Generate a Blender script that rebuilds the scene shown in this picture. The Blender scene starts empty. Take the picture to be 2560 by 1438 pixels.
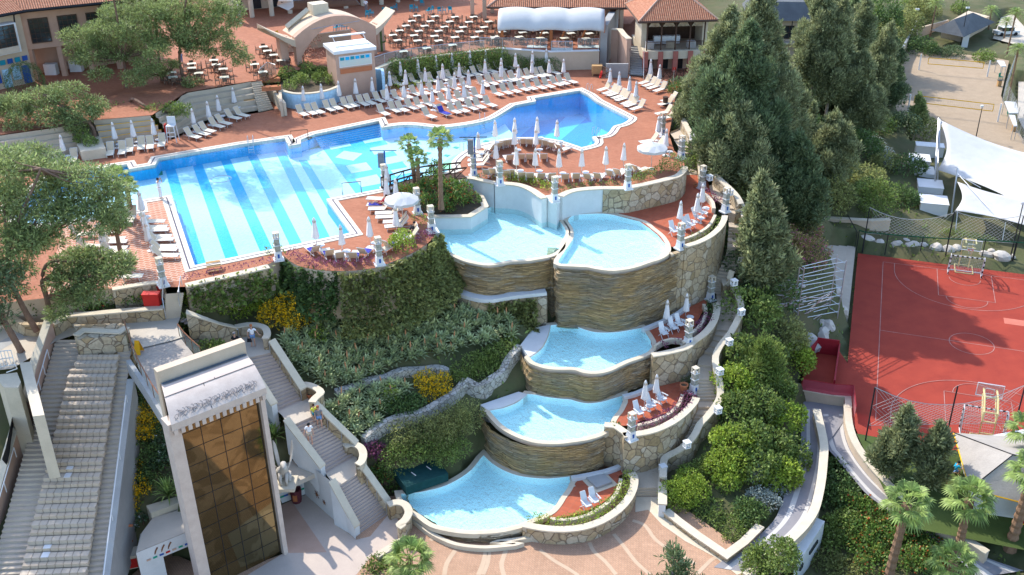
import bpy, bmesh, math, random
import numpy as np
from mathutils import Vector, Matrix
from mathutils.geometry import tessellate_polygon
random.seed(7); rng = np.random.default_rng(7)
sc = bpy.context.scene
COL = sc.collection
# --- camera, sky, sun, exposure
CF, CP, CR, CH = 2571.5, math.radians(27.446),-0.008974,45.15
_fw = Vector((0, math.cos(CP),-math.sin(CP)))
_up = Vector((0, math.sin(CP), math.cos(CP)))
_r = Vector((1,0,0)) * math.cos(CR) + _up * math.sin(CR)
_u = -Vector((1,0,0)) * math.sin(CR) + _up * math.cos(CR)
cd = bpy.data.cameras.new('camera'); cam = bpy.data.objects.new('camera', cd); COL.objects.link(cam)
cd.sensor_width = 36; cd.lens = 36 * CF / 2560; cd.clip_end = 3000; cd.clip_start = .5
cam.matrix_world = Matrix(((_r.x, _u.x, -_fw.x, 0),(_r.y, _u.y, -_fw.y, 0),(_r.z, _u.z, -_fw.z, CH),(0,0,0,1)))
sc.camera = cam
SUN_AZ, SUN_EL = math.radians(-50), math.radians(42)          # the way the light travels, and its height
w = bpy.data.worlds.new('World'); sc.world = w; w.use_nodes = True
nt = w.node_tree; nt.nodes.clear()
sk = nt.nodes.new('ShaderNodeTexSky'); sk.sky_type = 'NISHITA'; sk.sun_disc = False
sk.sun_elevation = SUN_EL; sk.sun_rotation = math.radians(-40)
bg = nt.nodes.new('ShaderNodeBackground'); bg.inputs[1].default_value = .15
wo = nt.nodes.new('ShaderNodeOutputWorld')
nt.links.new(sk.outputs[0], bg.inputs[0]); nt.links.new(bg.outputs[0], wo.inputs[0])
sl = bpy.data.lights.new('sun', 'SUN'); sl.energy = 2.0; sl.angle = math.radians(.5); sl.color = (1,.94,.84)
so = bpy.data.objects.new('sun', sl); COL.objects.link(so)
_sd = Vector((math.cos(SUN_AZ) * math.cos(SUN_EL), math.sin(SUN_AZ) * math.cos(SUN_EL),-math.sin(SUN_EL)))
so.rotation_euler = _sd.to_track_quat('-Z', 'Y').to_euler(); so.location = (-30,100,80)
sc.view_settings.view_transform = 'Standard'; sc.view_settings.look = 'None'
sc.view_settings.exposure = 1.6; sc.view_settings.gamma = 1
sc.render.engine = 'CYCLES'
sc.cycles.max_bounces = 8; sc.cycles.transparent_max_bounces = 12; sc.cycles.diffuse_bounces = 3
sc.cycles.caustics_reflective = False; sc.cycles.caustics_refractive = False
sc.cycles.sample_clamp_indirect = 6
# --- survey: a photo point on a known level -> ground plan
FR = {'': (0,0,1), 'a': (0,0,3.4243), 'b': (600,0,3.4243), 'c': (1200,0,3.4243), 'd': (1860,0,3.4243),
   'e': (0,380,3.4243), 'f': (600,300,3.4243), 'g': (1100,300,3.126), 'h': (1860,380,3.4243),
   'i': (0,700,3.4243), 'j': (600,700,3.4243), 'k': (1200,700,3.4243), 'l': (1860,700,3.4243),
   'm': (0,1018,3.4243), 'n': (600,1018,3.4243), 'o': (1200,1018,3.4243), 'p': (1860,1018,3.4243),
   'q': (300,780,5.326), 'r': (1640,280,2.996), 's': (600,0,6.2525), 't': (1220,0,7.529),
   'u': (640,1120,4.521), 'v': (0,780,4.23), 'w': (1540,900,6.536), 'x': (1180,290,7.568),
   'y': (1460,140,8.99), 'z': (2340,560,6.536)}
def A(px, py, z):
 d = _fw + _r * ((px - 1280) / CF) - _u * ((py - 719) / CF)
 t = (z - CH) / d.z
 return Vector((d.x * t, d.y * t, z))
def P(k, z, *pts):
 ox, oy, s = FR[k]
 return [A(ox + p[0] / s, oy + p[1] / s, p[2] if len(p) > 2 else z) for p in pts]
def P1(k, z, x, y): return P(k, z, (x, y))[0]
def px_of(v):
 d = Vector(v) - Vector((0,0, CH)); q = d.dot(_fw)
 return 1280 + CF * d.dot(_r) / q, 719 - CF * d.dot(_u) / q
def up_to(k, b, x, y):
 """height above b of the point on b's vertical that shows at photo row y"""
 ox, oy, s = FR[k]; ty = oy + y / s; lo, hi = -5.,60.
 for _ in range(50):
  m = (lo + hi) / 2
  if px_of(b + Vector((0,0, m)))[1] > ty: lo = m
  else: hi = m
 return lo
# --- materials
class NG:
 def __init__(s, name):
  s.m = bpy.data.materials.new(name); s.m.use_nodes = True; s.t = s.m.node_tree; s.t.nodes.clear()
  s.out = s.t.nodes.new('ShaderNodeOutputMaterial')
 def n(s, t, ins=None, **k):
  q = s.t.nodes.new('ShaderNode' + t)
  for a, b in k.items(): setattr(q, a, b)
  for a, b in (ins or {}).items(): s.i(q, a, b)
  return q
 def i(s, q, a, b):
  if isinstance(b, bpy.types.NodeSocket): s.t.links.new(b, q.inputs[a])
  elif hasattr(b, 'outputs'): s.t.links.new(b.outputs[0], q.inputs[a])
  else:
   if isinstance(b, tuple) and len(b) == 3 and q.inputs[a].type == 'RGBA': b = b + (1,)
   q.inputs[a].default_value = b
 def pos(s, sc=(1,1,1), rz=0, obj=False):
  if obj: src = s.n('TexCoord').outputs['Object']
  else: src = s.n('NewGeometry').outputs['Position']
  return s.n('Mapping', {0: src, 2: (0,0, rz),3: sc}).outputs[0]
 def noise(s, v, scale, det=3, rough=.5, dist=0):
  return s.n('TexNoise', {'Vector': v, 'Scale': scale, 'Detail': det, 'Roughness': rough, 'Distortion': dist})
 def mix(s, f, a, b, mode='MIX'):
  q = s.n('MixRGB', blend_type=mode); s.i(q, 0, f); s.i(q, 1, a); s.i(q, 2, b); return q.outputs[0]
 def ramp(s, f, *st):
  q = s.n('ValToRGB', {0: f}); e = q.color_ramp.elements
  while len(e) < len(st): e.new(.5)
  for x, (p, c) in zip(e, st):
   x.position = p; x.color = (c if isinstance(c, tuple) else (c, c, c)) + (1,)
  return q.outputs[0]
 def bump(s, h, st=.3, d=.05): return s.n('Bump', {'Strength': st, 'Distance': d, 'Height': h}).outputs[0]
 def bsdf(s, col, rough=.8, spec=.3, nrm=None, **k):
  q = s.n('BsdfPrincipled', {'Base Color': col, 'Roughness': rough, 'Specular IOR Level': spec})
  if nrm is not None: s.i(q, 'Normal', nrm)
  for a, b in k.items(): s.i(q, a.replace('_', ' '), b)
  s.t.links.new(q.outputs[0], s.out.inputs[0]); return s.m
def flat(name, a, b=None, sc=2, rough=.8, spec=.1, bump=.15, bs=25, obj=False, **k):
 """two-tone surface with soft mottling and fine grain"""
 g = NG(name); b = b or tuple(c * .72 for c in a); v = g.pos(obj=obj)
 f = g.ramp(g.noise(v, sc, 5,.6),(.3,0.),(.7,1.))
 c = g.mix(f, a, b); fine = g.noise(v, bs, 3)
 c = g.mix(.18, c, fine.outputs['Fac'] if False else g.ramp(fine, (.3, tuple(x * .7 for x in a)),(.7, tuple(min(1, x * 1.25) for x in a))))
 return g.bsdf(c, rough, spec, g.bump(fine, bump, .03) if bump else None, **k)
def leafmat(name, a, b, c=None, tr=.35, sc=.7, c_amt=.0):
 g = NG(name); v = g.pos(); f = g.ramp(g.noise(v, sc, 3),(.35,0.),(.65,1.))
 rnd = g.n('ObjectInfo').outputs['Random']
 col = g.mix(f, a, b); col = g.mix(g.n('Math', {0: rnd, 1: .45}, operation='MULTIPLY'), col, tuple(x * .72 for x in a))
 fl = g.ramp(g.noise(v, 6,2),(.4, tuple(x * .75 for x in b)),(.62, tuple(min(1, x * 1.3) for x in b)))
 col = g.mix(.4, col, fl)
 col = g.mix(1., col, g.ramp(g.n('NewGeometry').outputs['Random Per Island'],(0.,.5),(.6,1.),(1.,1.55)), 'MULTIPLY')
 if c: col = g.mix(g.ramp(g.noise(v, 3.5,3),(.5 - c_amt, 0.),(.56 - c_amt, 1.)), col, c)
 d = g.n('BsdfPrincipled', {'Base Color': col, 'Roughness': .55, 'Specular IOR Level': .35})
 t = g.n('BsdfTranslucent', {0: col}); q = g.n('MixShader', {0: tr, 1: d, 2: t})
 g.t.links.new(q.outputs[0], g.out.inputs[0]); return g.m
def tiles(name, a, b, mortar, w, h, rz=0, ms=.02, rough=.7, off=.5, spec=.12, stain=.5, bias=0, wall=False):
 g = NG(name); v = g.pos((1,1,1), rz)
 if wall:
  s = g.n('SeparateXYZ', {0: g.n('NewGeometry').outputs['Position']})
  v = g.n('CombineXYZ', {0: s.outputs[0],1: s.outputs[2],2: 0.}).outputs[0]
 q = g.n('TexBrick', {'Vector': v, 'Color1': a, 'Color2': b, 'Mortar': mortar, 'Scale': 1., 'Mortar Size': ms, 'Bias': bias,
       'Brick Width': w, 'Row Height': h, 'Mortar Smooth': .1}, offset=off)
 p = g.pos(); st = g.ramp(g.noise(p, .35,6,.65),(.3,.72),(.7,1.12))
 c = g.mix(stain, q.outputs[0], st, 'MULTIPLY')
 c = g.mix(.35, c, g.ramp(g.noise(p, 4,4),(.3,.7),(.7,1.2)), 'MULTIPLY')
 return g.bsdf(c, rough, spec, g.bump(g.n('Math', {0: 1.,1: q.outputs['Fac']}, operation='SUBTRACT'),.25,.01))
def rubble(name, cols, mortar, sc=1.6, edge=.045, flatz=1.):
 g = NG(name); v = g.pos((1,1, flatz))
 v = g.mix(.12, v, g.noise(v, 2.5,2).outputs['Color'], 'ADD')
 e = g.n('TexVoronoi', {'Vector': v, 'Scale': sc}, feature='DISTANCE_TO_EDGE')
 f = g.n('TexVoronoi', {'Vector': v, 'Scale': sc}, feature='F1')
 s = g.n('SeparateColor', {0: f.outputs['Color']})
 st = [(i / (len(cols) - 1), c) for i, c in enumerate(cols)]
 c = g.ramp(s.outputs[0], *st)
 c = g.mix(.5, c, g.ramp(g.noise(v, 5,4),(.3,.55),(.7,1.25)), 'MULTIPLY')
 m = g.ramp(e.outputs[0],(0.,0.),(edge, 1.))
 c = g.mix(m, mortar, c)
 return g.bsdf(c, .85,.2, g.bump(m, .7,.06))
def ledge(name):
 g = NG(name); p = g.n('NewGeometry').outputs['Position']
 wv = g.noise(g.pos((.25,.25,.25)),1.2,3)
 s = g.n('SeparateXYZ', {0: p})
 zz = g.n('Math', {0: wv.outputs[0],1: .6,2: s.outputs[2]}, operation='MULTIPLY_ADD')
 v = g.n('CombineXYZ', {0: s.outputs[0],1: s.outputs[1],2: zz}).outputs[0]
 b1 = g.noise(g.n('Mapping', {0: v, 3: (.4,.4,9)}).outputs[0],1.,6,.6)
 b2 = g.noise(g.n('Mapping', {0: v, 3: (1.4,1.4,20)}).outputs[0],1.,4,.6)
 big = g.noise(g.pos((1,1,1.6)),.45,4)
 c = g.ramp(b1,(.25,(.14,.12,.09)),(.4,(.33,.26,.165)),(.5,(.46,.37,.25)),(.6,(.36,.32,.25)),(.75,(.56,.50,.39)))
 c = g.mix(g.ramp(big, (.40,0.),(.58,.7)), c, (.55,.37,.16))
 c = g.mix(.75, c, g.ramp(b2,(.3,.3),(.48,1.),(.7,1.35)), 'MULTIPLY')
 c = g.mix(g.ramp(g.noise(g.pos((.8,.8,5)),.9,4),(.6,0.),(.72,.5)), c, (.5,.5,.48))
 bk = g.n('TexBrick', {'Vector': g.n('CombineXYZ', {0: g.n('Math', {0: s.outputs[0],1: s.outputs[1]}, operation='ADD').outputs[0],1: zz, 2: 0.}).outputs[0], 'Color1': (1.25,1.15,1.), 'Color2': (.62,.6,.58), 'Mortar': (.2,.17,.14), 'Scale': 1., 'Mortar Size': .012, 'Mortar Smooth': .6, 'Brick Width': 1.1, 'Row Height': .11})
 c = g.mix(.75, c, bk.outputs[0], 'MULTIPLY')
 h = g.n('Math', {0: b1.outputs[0],1: b2.outputs[0]}, operation='ADD')
 h = g.n('Math', {0: h, 1: bk.outputs['Fac']}, operation='SUBTRACT')
 return g.bsdf(c, .8,.25, g.bump(h, 1.,.2))
def roofmat(name, a, b, horiz='x', pitch=.24):
 """clay pantiles: ribs running down the slope, courses across"""
 g = NG(name); uv = g.n('TexCoord').outputs['UV']; s = g.n('SeparateXYZ', {0: uv})
 rib = g.n('Math', {0: g.n('Math', {0: s.outputs[0],1: 2 * math.pi / pitch}, operation='MULTIPLY')}, operation='SINE')
 rib = g.n('Math', {0: rib, 1: .5,2: .5}, operation='MULTIPLY_ADD')
 row = g.n('Math', {0: g.n('Math', {0: s.outputs[1],1: 1 / .36}, operation='MULTIPLY')}, operation='FRACT')
 nz = g.noise(g.n('Mapping', {0: uv, 3: (4,2.8,1)}).outputs[0],1.,3)
 c = g.mix(g.ramp(nz, (.35,0.),(.65,1.)), a, b)
 c = g.mix(g.ramp(rib, (0.,1.),(.35,0.)), c, tuple(x * .35 for x in a))
 c = g.mix(g.ramp(row, (0.,.6),(.12,0.)), c, tuple(x * .4 for x in a))
 return g.bsdf(c, .8,.2, g.bump(rib, 1.,.09))
def glassmat(name, tint, rough=.03, op=.25):
 g = NG(name); fr = g.n('LayerWeight', {0: .25}).outputs['Fresnel']; fr = g.n('Math', {0: fr, 1: .45}, operation='MULTIPLY')
 q = g.n('MixShader', {0: fr, 1: g.n('MixShader', {0: op, 1: g.n('BsdfTransparent', {0: tint}),2: g.n('BsdfDiffuse', {0: tint})}),
        2: g.n('BsdfGlossy', {0: (1,1,1),1: rough})})
 g.t.links.new(q.outputs[0], g.out.inputs[0]); return g.m
def watermat(name, tint, bs=6., st=.12, rough=.09, bd=.12):
 g = NG(name); v = g.pos((1,.6,1),.5)
 b = g.bump(g.n('Math', {0: g.noise(v, bs, 3,.55,.6).outputs[0],1: g.noise(v, bs * .35,2).outputs[0]}, operation='ADD'), st, bd)
 fr = g.n('Fresnel', {0: 1.2,1: b})
 fr = g.n('Math', {0: fr, 1: g.n('Math', {0: 1.,1: g.n('NewGeometry').outputs['Backfacing']}, operation='SUBTRACT')}, operation='MULTIPLY')
 q = g.n('MixShader', {0: fr, 1: g.n('BsdfTransparent', {0: tint}),2: g.n('BsdfGlossy', {0: (1,1,1),1: rough, 'Normal': b})})
 g.t.links.new(q.outputs[0], g.out.inputs[0]); return g.m
RZ = 0.35
m = {}
m['deck'] = tiles('terracotta_deck', (.37,.15,.086),(.325,.122,.068),(.32,.15,.095),.42,.21,.36,.012, spec=.12, rough=.8)
m['deckL'] = tiles('worn_terracotta', (.46,.2,.125),(.40,.16,.095),(.56,.42,.33),.55,.3,.36,.03)
m['redtile'] = tiles('red_tile', (.42,.115,.06),(.37,.095,.05),(.30,.11,.07),.45,.45,.5,.015, off=0)
m['coping'] = tiles('cream_coping', (.70,.64,.54),(.64,.58,.48),(.5,.46,.4),.6,.6,.2,.012)
m['cream'] = flat('cream_stone', (.60,.52,.40),(.48,.42,.32),1.2)
m['plaster'] = flat('white_plaster', (.62,.63,.63),(.52,.53,.53),.8, bump=.05)
m['pink'] = flat('pink_render', (.50,.33,.25),(.42,.27,.20),.9, bump=.08)
m['beige'] = flat('beige_render', (.56,.45,.34),(.48,.38,.28),.9, bump=.08)
m['rubble'] = rubble('rubble_stone', ((.30,.22,.12),(.46,.38,.27),(.40,.29,.16),(.50,.43,.33)),(.16,.12,.085),1.5,.05)
m['drystone'] = rubble('dry_stone', ((.34,.32,.28),(.46,.44,.40),(.40,.36,.29),(.5,.48,.44)),(.09,.08,.07),2.6,.06)
m['ledge'] = ledge('stacked_ledge_stone')
m['step'] = flat('step_stone', (.46,.38,.33),(.38,.31,.27),1.2)
m['stepP'] = flat('pale_step', (.50,.42,.32),(.42,.35,.27),1.2)
m['conc'] = flat('concrete_path', (.50,.44,.36),(.42,.37,.31),.7)
m['marble'] = flat('pale_marble', (.55,.47,.41),(.45,.37,.32),1.6, rough=.45)
m['slab'] = flat('pale_slab', (.52,.44,.35),(.44,.37,.30),1.0)
m['grey'] = flat('grey_concrete', (.36,.36,.35),(.28,.28,.28),.7)
m['soil'] = flat('garden_soil', (.10,.075,.05),(.055,.045,.03),.9, bump=.6, bs=5)
m['ground'] = flat('undergrowth_ground', (.07,.085,.035),(.13,.11,.06),.35, bump=.8, bs=3)
m['grass'] = flat('lawn', (.075,.105,.03),(.05,.075,.022),.5, bump=.5, bs=14)
m['sand'] = flat('beach_sand', (.36,.275,.19),(.29,.22,.15),.8, bump=.6, bs=3.5)
m['court'] = flat('red_court', (.33,.052,.032),(.24,.036,.025),.5, bump=.05)
m['white'] = flat('white_paint', (.66,.66,.66),(.6,.6,.6),1, rough=.5, bump=0)
m['line'] = flat('court_line', (.42,.24,.21),(.30,.12,.1),1, bump=0)
m['blue'] = flat('blue_paint', (.03,.10,.36),(.03,.08,.3),2, rough=.4, bump=0)
m['dark'] = flat('dark_metal', (.03,.03,.035),(.02,.02,.02),2, rough=.5, bump=0)
m['steel'] = flat('steel_tube', (.55,.57,.6),(.45,.46,.48),3, rough=.35, bump=0, Metallic=.7)
m['bronze'] = flat('brown_metal', (.22,.10,.05),(.16,.07,.04),3, rough=.4, bump=0)
m['wood'] = flat('dark_wood', (.10,.06,.045),(.06,.04,.03),3)
m['owood'] = flat('orange_wood', (.42,.15,.06),(.34,.12,.05),3)
m['tan'] = flat('tan_wood', (.45,.28,.13),(.38,.22,.1),3)
m['chair'] = flat('dark_chair', (.16,.11,.08),(.11,.075,.055),3, bump=0)
m['tabletop'] = flat('table_top', (.62,.60,.50),(.54,.52,.43),2, bump=0)
m['canvas'] = flat('white_canvas', (.52,.52,.51),(.45,.45,.45),.8, bump=.05)
m['sling'] = flat('cream_sling', (.72,.65,.52),(.66,.59,.46),2, bump=0)
m['slingback'] = flat('tan_sling', (.60,.48,.34),(.54,.43,.30),2, bump=0)
m['umb'] = flat('umbrella_cloth', (.74,.71,.70),(.68,.65,.64),3, bump=.1)
m['red'] = flat('red_paint', (.50,.03,.025),(.42,.025,.02),2, rough=.45, bump=0)
m['darkred'] = flat('crimson_panel', (.30,.02,.03),(.26,.02,.025),2, rough=.5, bump=0)
m['yellow'] = flat('yellow_paint', (.75,.38,.02),(.65,.32,.02),2, bump=0)
m['towel'] = flat('blue_towel', (.06,.06,.36),(.05,.05,.28),4, bump=.2)
m['teal'] = flat('teal_cloth', (.02,.28,.38),(.02,.22,.3),3, bump=0)
m['bark'] = flat('pine_bark', (.22,.14,.10),(.13,.085,.065),4, bump=.6, bs=14)
m['palmbark'] = flat('palm_bark', (.26,.16,.10),(.17,.10,.065),5, bump=.8, bs=9)
m['greybark'] = flat('grey_bark', (.30,.26,.22),(.2,.17,.14),5, bump=.5)
m['slate'] = flat('slate_roof', (.12,.13,.14),(.085,.09,.10),.8)
m['shake'] = flat('grey_shake_roof', (.36,.33,.30),(.28,.26,.24),1.2, bump=.5, bs=9)
m['rock'] = flat('pale_rock', (.52,.48,.43),(.40,.36,.31),1.1, bump=.5, bs=4)
m['roof'] = roofmat('clay_roof', (.44,.16,.085),(.56,.27,.16))
m['poolwhite'] = flat('white_pool_tile', (.84,.89,.89),(.80,.87,.88),2, rough=.4, bump=0)
m['poolpale'] = tiles('pale_blue_tile', (.45,.72,.83),(.43,.70,.81),(.38,.64,.76),.25,.25,.3,.012, stain=.15, off=0)
m['poolmid'] = tiles('blue_tile', (.05,.46,.76),(.045,.44,.74),(.04,.4,.68),.25,.25,.3,.012, stain=.15, off=0)
m['poolblue'] = tiles('deep_blue_tile', (.002,.26,.62),(.002,.24,.6),(.002,.22,.56),.25,.25,.3,.012, stain=.15, off=0)
m['poolsky'] = tiles('sky_blue_tile', (.015,.40,.72),(.012,.38,.7),(.01,.34,.64),.25,.25,.3,.012, stain=.15, off=0)
m['poolgreen'] = tiles('green_tile', (.02,.34,.22),(.02,.30,.19),(.02,.28,.18),.25,.25,.3,.012, stain=.15, off=0)
m['poollime'] = tiles('lime_tile', (.30,.62,.30),(.28,.58,.28),(.26,.54,.26),.25,.25,.3,.012, stain=.15, off=0)
m['wallblue'] = tiles('pale_blue_wall_tile', (.42,.66,.82),(.40,.62,.79),(.36,.56,.72),.3,.3,0,.012, stain=.2, off=0, wall=True)
m['water'] = watermat('pool_water', (.86,.96,.99),3.2,.06,.09)
m['water2'] = watermat('shallow_water', (.72,.965,.975),6.5,1.,.14,.3)
m['glass'] = glassmat('clear_glass', (.75,.85,.85),.03,.12)
m['dglass'] = flat('dark_window', (.03,.035,.04),(.02,.025,.03),1, rough=.08, spec=.6, bump=0)
m['leafpine'] = leafmat('pine_needles', (.16,.22,.075),(.31,.37,.14), tr=.4)
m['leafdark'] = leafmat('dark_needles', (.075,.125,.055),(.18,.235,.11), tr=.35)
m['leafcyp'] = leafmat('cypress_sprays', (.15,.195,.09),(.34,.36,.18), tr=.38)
m['leafbush'] = leafmat('bush_leaves', (.115,.18,.04),(.24,.31,.075))
m['leafdeep'] = leafmat('deep_leaves', (.065,.13,.04),(.14,.21,.06))
m['leaflime'] = leafmat('lime_leaves', (.20,.31,.035),(.34,.43,.06))
m['leafivy'] = leafmat('ivy_leaves', (.16,.205,.06),(.35,.36,.13), tr=.5)
m['leafyel'] = leafmat('yellow_flowers', (0.096,0.144,0.032),(0.16,0.208,0.048),(0.85,0.52,0.01),.25,1.2,.06)
m['leafaloe'] = leafmat('aloe_leaves', (.25,.34,.17),(.52,.55,.28), tr=.3)
m['leafpurp'] = leafmat('purple_leaves', (.16,.05,.09),(.30,.09,.17))
m['leafgrey'] = leafmat('silver_leaves', (0.448,0.512,0.448),(0.4,0.44,0.4))
m['leafpalm'] = leafmat('palm_fronds', (.17,.27,.06),(.30,.39,.11))
m['leafboug'] = leafmat('bougainvillea_leaves', (0.224,0.208,0.072),(0.32,0.264,0.096),(0.64,0.048,0.352),.3,1.,-.08)
m['leafred'] = leafmat('red_flowering_leaves', (0.096,0.192,0.04),(0.16,0.256,0.048),(0.62,0.1,0.04),.3,1.,-.10)
m['leafwhite'] = leafmat('white_flowering_leaves', (0.048,0.112,0.048),(0.096,0.16,0.064),(0.8,0.8,0.8),.3,1.,-.12)
m['leafplum'] = leafmat('plum_leaves', (0.32,0.16,0.128),(0.48,0.272,0.208))
m['flower'] = flat('aloe_flower', (.48,.24,.12),(.4,.2,.1),3, bump=0)
m['skin'] = flat('skin', (.55,.32,.23),(.5,.28,.2),3, rough=.6, bump=0)
m['hair'] = flat('brown_hair', (.06,.035,.02),(.04,.025,.015),6, bump=.3)
m['wcloth'] = flat('white_cloth', (.80,.80,.82),(.72,.72,.75),6, bump=.2)
m['ycloth'] = flat('yellow_cloth', (.72,.74,.10),(.64,.66,.08),6, bump=.2)
m['bcloth'] = flat('blue_denim', (.16,.28,.50),(.12,.22,.42),6, bump=.2)
m['gcloth'] = flat('grey_cloth', (.22,.21,.22),(.17,.16,.17),6, bump=.2)
m['kcloth'] = flat('black_cloth', (.025,.025,.03),(.018,.018,.02),6, bump=.2)
m['pot'] = flat('terracotta_pot', (.46,.17,.08),(.40,.14,.07),4)
# --- building helpers
class MB:
 """collects faces in the parent's space (or world space) and links them as one mesh"""
 def __init__(s): s.v = []; s.f = []; s.uv = None
 def add(s, vs, fs):
  b = len(s.v); s.v += [tuple(p) for p in vs]; s.f += [tuple(i + b for i in f) for f in fs]; return s
 def box(s, c, d, rz=0, tilt=None):
  M = Matrix.Rotation(rz, 3, 'Z')
  if tilt is not None: M = M @ tilt
  c = Vector(c); x, y, z = d[0] / 2, d[1] / 2, d[2] / 2
  vs = [c + M @ Vector(p) for p in ((-x, -y, -z),(x, -y, -z),(x, y, -z),(-x, y, -z),(-x, -y, z),(x, -y, z),(x, y, z),(-x, y, z))]
  return s.add(vs, ((0,3,2,1),(4,5,6,7),(0,1,5,4),(1,2,6,5),(2,3,7,6),(3,0,4,7)))
 def tube(s, pts, r, n=6, r2=None, cap=True):
  pts = [Vector(p) for p in pts]; k = len(pts); rings = []
  for i, p in enumerate(pts):
   d = (pts[min(i + 1, k - 1)] - pts[max(i - 1,0)]).normalized()
   a = d.cross(Vector((0,0,1)) if abs(d.z) < .95 else Vector((1,0,0))).normalized(); b = d.cross(a)
   rr = (r if r2 is None else r + (r2 - r) * i / max(1, k - 1)) if not isinstance(r, (list, tuple)) else r[i]
   rings.append([p + (a * math.cos(t) + b * math.sin(t)) * rr for t in (2 * math.pi * j / n for j in range(n))])
  fs = [(i * n + j, i * n + (j + 1) % n, (i + 1) * n + (j + 1) % n, (i + 1) * n + j) for i in range(k - 1) for j in range(n)]
  if cap: fs += [tuple(range(n))[::-1], tuple((k - 1) * n + j for j in range(n))]
  return s.add([q for R in rings for q in R], fs)
 def lathe(s, prof, c=(0,0,0), n=12, wob=None):
  c = Vector(c); vs = []
  for r, z in prof:
   for j in range(n):
    t = 2 * math.pi * j / n; k = r * (1 if wob is None else wob(t, z)); vs.append(c + Vector((k * math.cos(t), k * math.sin(t), z)))
  k = len(prof)
  return s.add(vs, [(i * n + j, i * n + (j + 1) % n, (i + 1) * n + (j + 1) % n, (i + 1) * n + j) for i in range(k - 1) for j in range(n)] + [tuple(range(n))[::-1], tuple((k - 1) * n + j for j in range(n))])
 def poly(s, pts, holes=()):
  loops = [[Vector(p) for p in pts]] + [[Vector(p) for p in h] for h in holes]
  tri = tessellate_polygon(loops); fl = [p for L in loops for p in L]
  return s.add(fl, [t if (fl[t[1]] - fl[t[0]]).cross(fl[t[2]] - fl[t[0]]).z > 0 else t[::-1] for t in tri])
 def prism(s, pts, z0, z1, top=True, bot=False):
  n = len(pts); ar = sum(pts[i][0] * pts[(i + 1) % n][1] - pts[(i + 1) % n][0] * pts[i][1] for i in range(n))
  if ar < 0: pts = pts[::-1]
  f0 = (lambda i: z0[i]) if isinstance(z0, list) else (lambda i: z0)
  vs = [(p[0], p[1], f0(i)) for i, p in enumerate(pts)] + [(p[0], p[1], z1) for p in pts]
  s.add(vs, [(i, (i + 1) % n, n + (i + 1) % n, n + i) for i in range(n)])
  if top: s.poly([(p[0], p[1], z1) for p in pts])
  return s
 def strip(s, a, b, flip=False, close=False):
  n = len(a); R = range(n if close else n - 1)
  return s.add(list(a) + list(b),[((i, (i + 1) % n, n + (i + 1) % n, n + i) if not flip else (n + i, n + (i + 1) % n, (i + 1) % n, i)) for i in R])
 def grid(s, rows):
  n = len(rows[0]); return s.add([p for r in rows for p in r],[(i * n + j, i * n + j + 1,(i + 1) * n + j + 1,(i + 1) * n + j) for i in range(len(rows) - 1) for j in range(n - 1)])
 def build(s, name, mat, parent=None, smooth=False):
  me = bpy.data.meshes.new(name); vs = s.v
  if parent is not None and not getattr(parent, '_loc', False):
   L = parent_world(parent)
   if L.length > 0 and s.world: vs = [(p[0] - L.x, p[1] - L.y, p[2] - L.z) for p in vs]
  me.from_pydata(vs, [], s.f); me.materials.append(m[mat] if isinstance(mat, str) else mat)
  if smooth:
   for q in me.polygons: q.use_smooth = True
  me.update()
  o = bpy.data.objects.new(name, me); COL.objects.link(o)
  if parent is not None: o.parent = parent
  return o
 world = False
class WB(MB): world = True          # coordinates given in world space even under a parent
def parent_world(o):
 L = Vector()
 while o is not None: L += o.location; o = o.parent
 return L
def tag(o, label=None, cat=None, group=None, kind=None):
 for k, v in (('label', label),('category', cat),('group', group),('kind', kind)):
  if v: o[k] = v
 return o
def thing(name, label, cat, loc=(0,0,0), rz=0, group=None):
 o = bpy.data.objects.new(name, None); COL.objects.link(o); o.location = loc; o.rotation_euler = (0,0, rz)
 o.empty_display_size = .2
 return tag(o, label, cat, group)
KIDS = {}
def dup(root, loc, rz, label=None, sc_=None, group=None):
 r = root.copy(); COL.objects.link(r); r.location = loc; r.rotation_euler = (0,0, rz)
 if sc_: r.scale = (sc_,) * 3 if not isinstance(sc_, tuple) else sc_
 if label: r['label'] = label
 if group: r['group'] = group
 if root.name not in KIDS: KIDS[root.name] = [(c, list(c.children)) for c in root.children]
 for c, gs in KIDS[root.name]:
  d = c.copy(); COL.objects.link(d); d.parent = r
  for q in gs:
   e = q.copy(); COL.objects.link(e); e.parent = d
 return r
def smooth(pts, k=4, closed=False):
 pts = [Vector(p) for p in pts]; n = len(pts); out = []
 R = n if closed else n - 1
 for i in range(R):
  if closed: a, b, c, d = pts[i - 1], pts[i], pts[(i + 1) % n], pts[(i + 2) % n]
  else: a, b, c, d = pts[max(i - 1,0)], pts[i], pts[i + 1], pts[min(i + 2, n - 1)]
  for j in range(k):
   t = j / k
   out.append(.5 * ((2 * b) + (c - a) * t + (2 * a - 5 * b + 4 * c - d) * t * t + (3 * b - a - 3 * c + d) * t ** 3))
 if not closed: out.append(pts[-1].copy())
 return out
def area(p): return sum(p[i][0] * p[(i + 1) % len(p)][1] - p[(i + 1) % len(p)][0] * p[i][1] for i in range(len(p))) / 2
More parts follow.
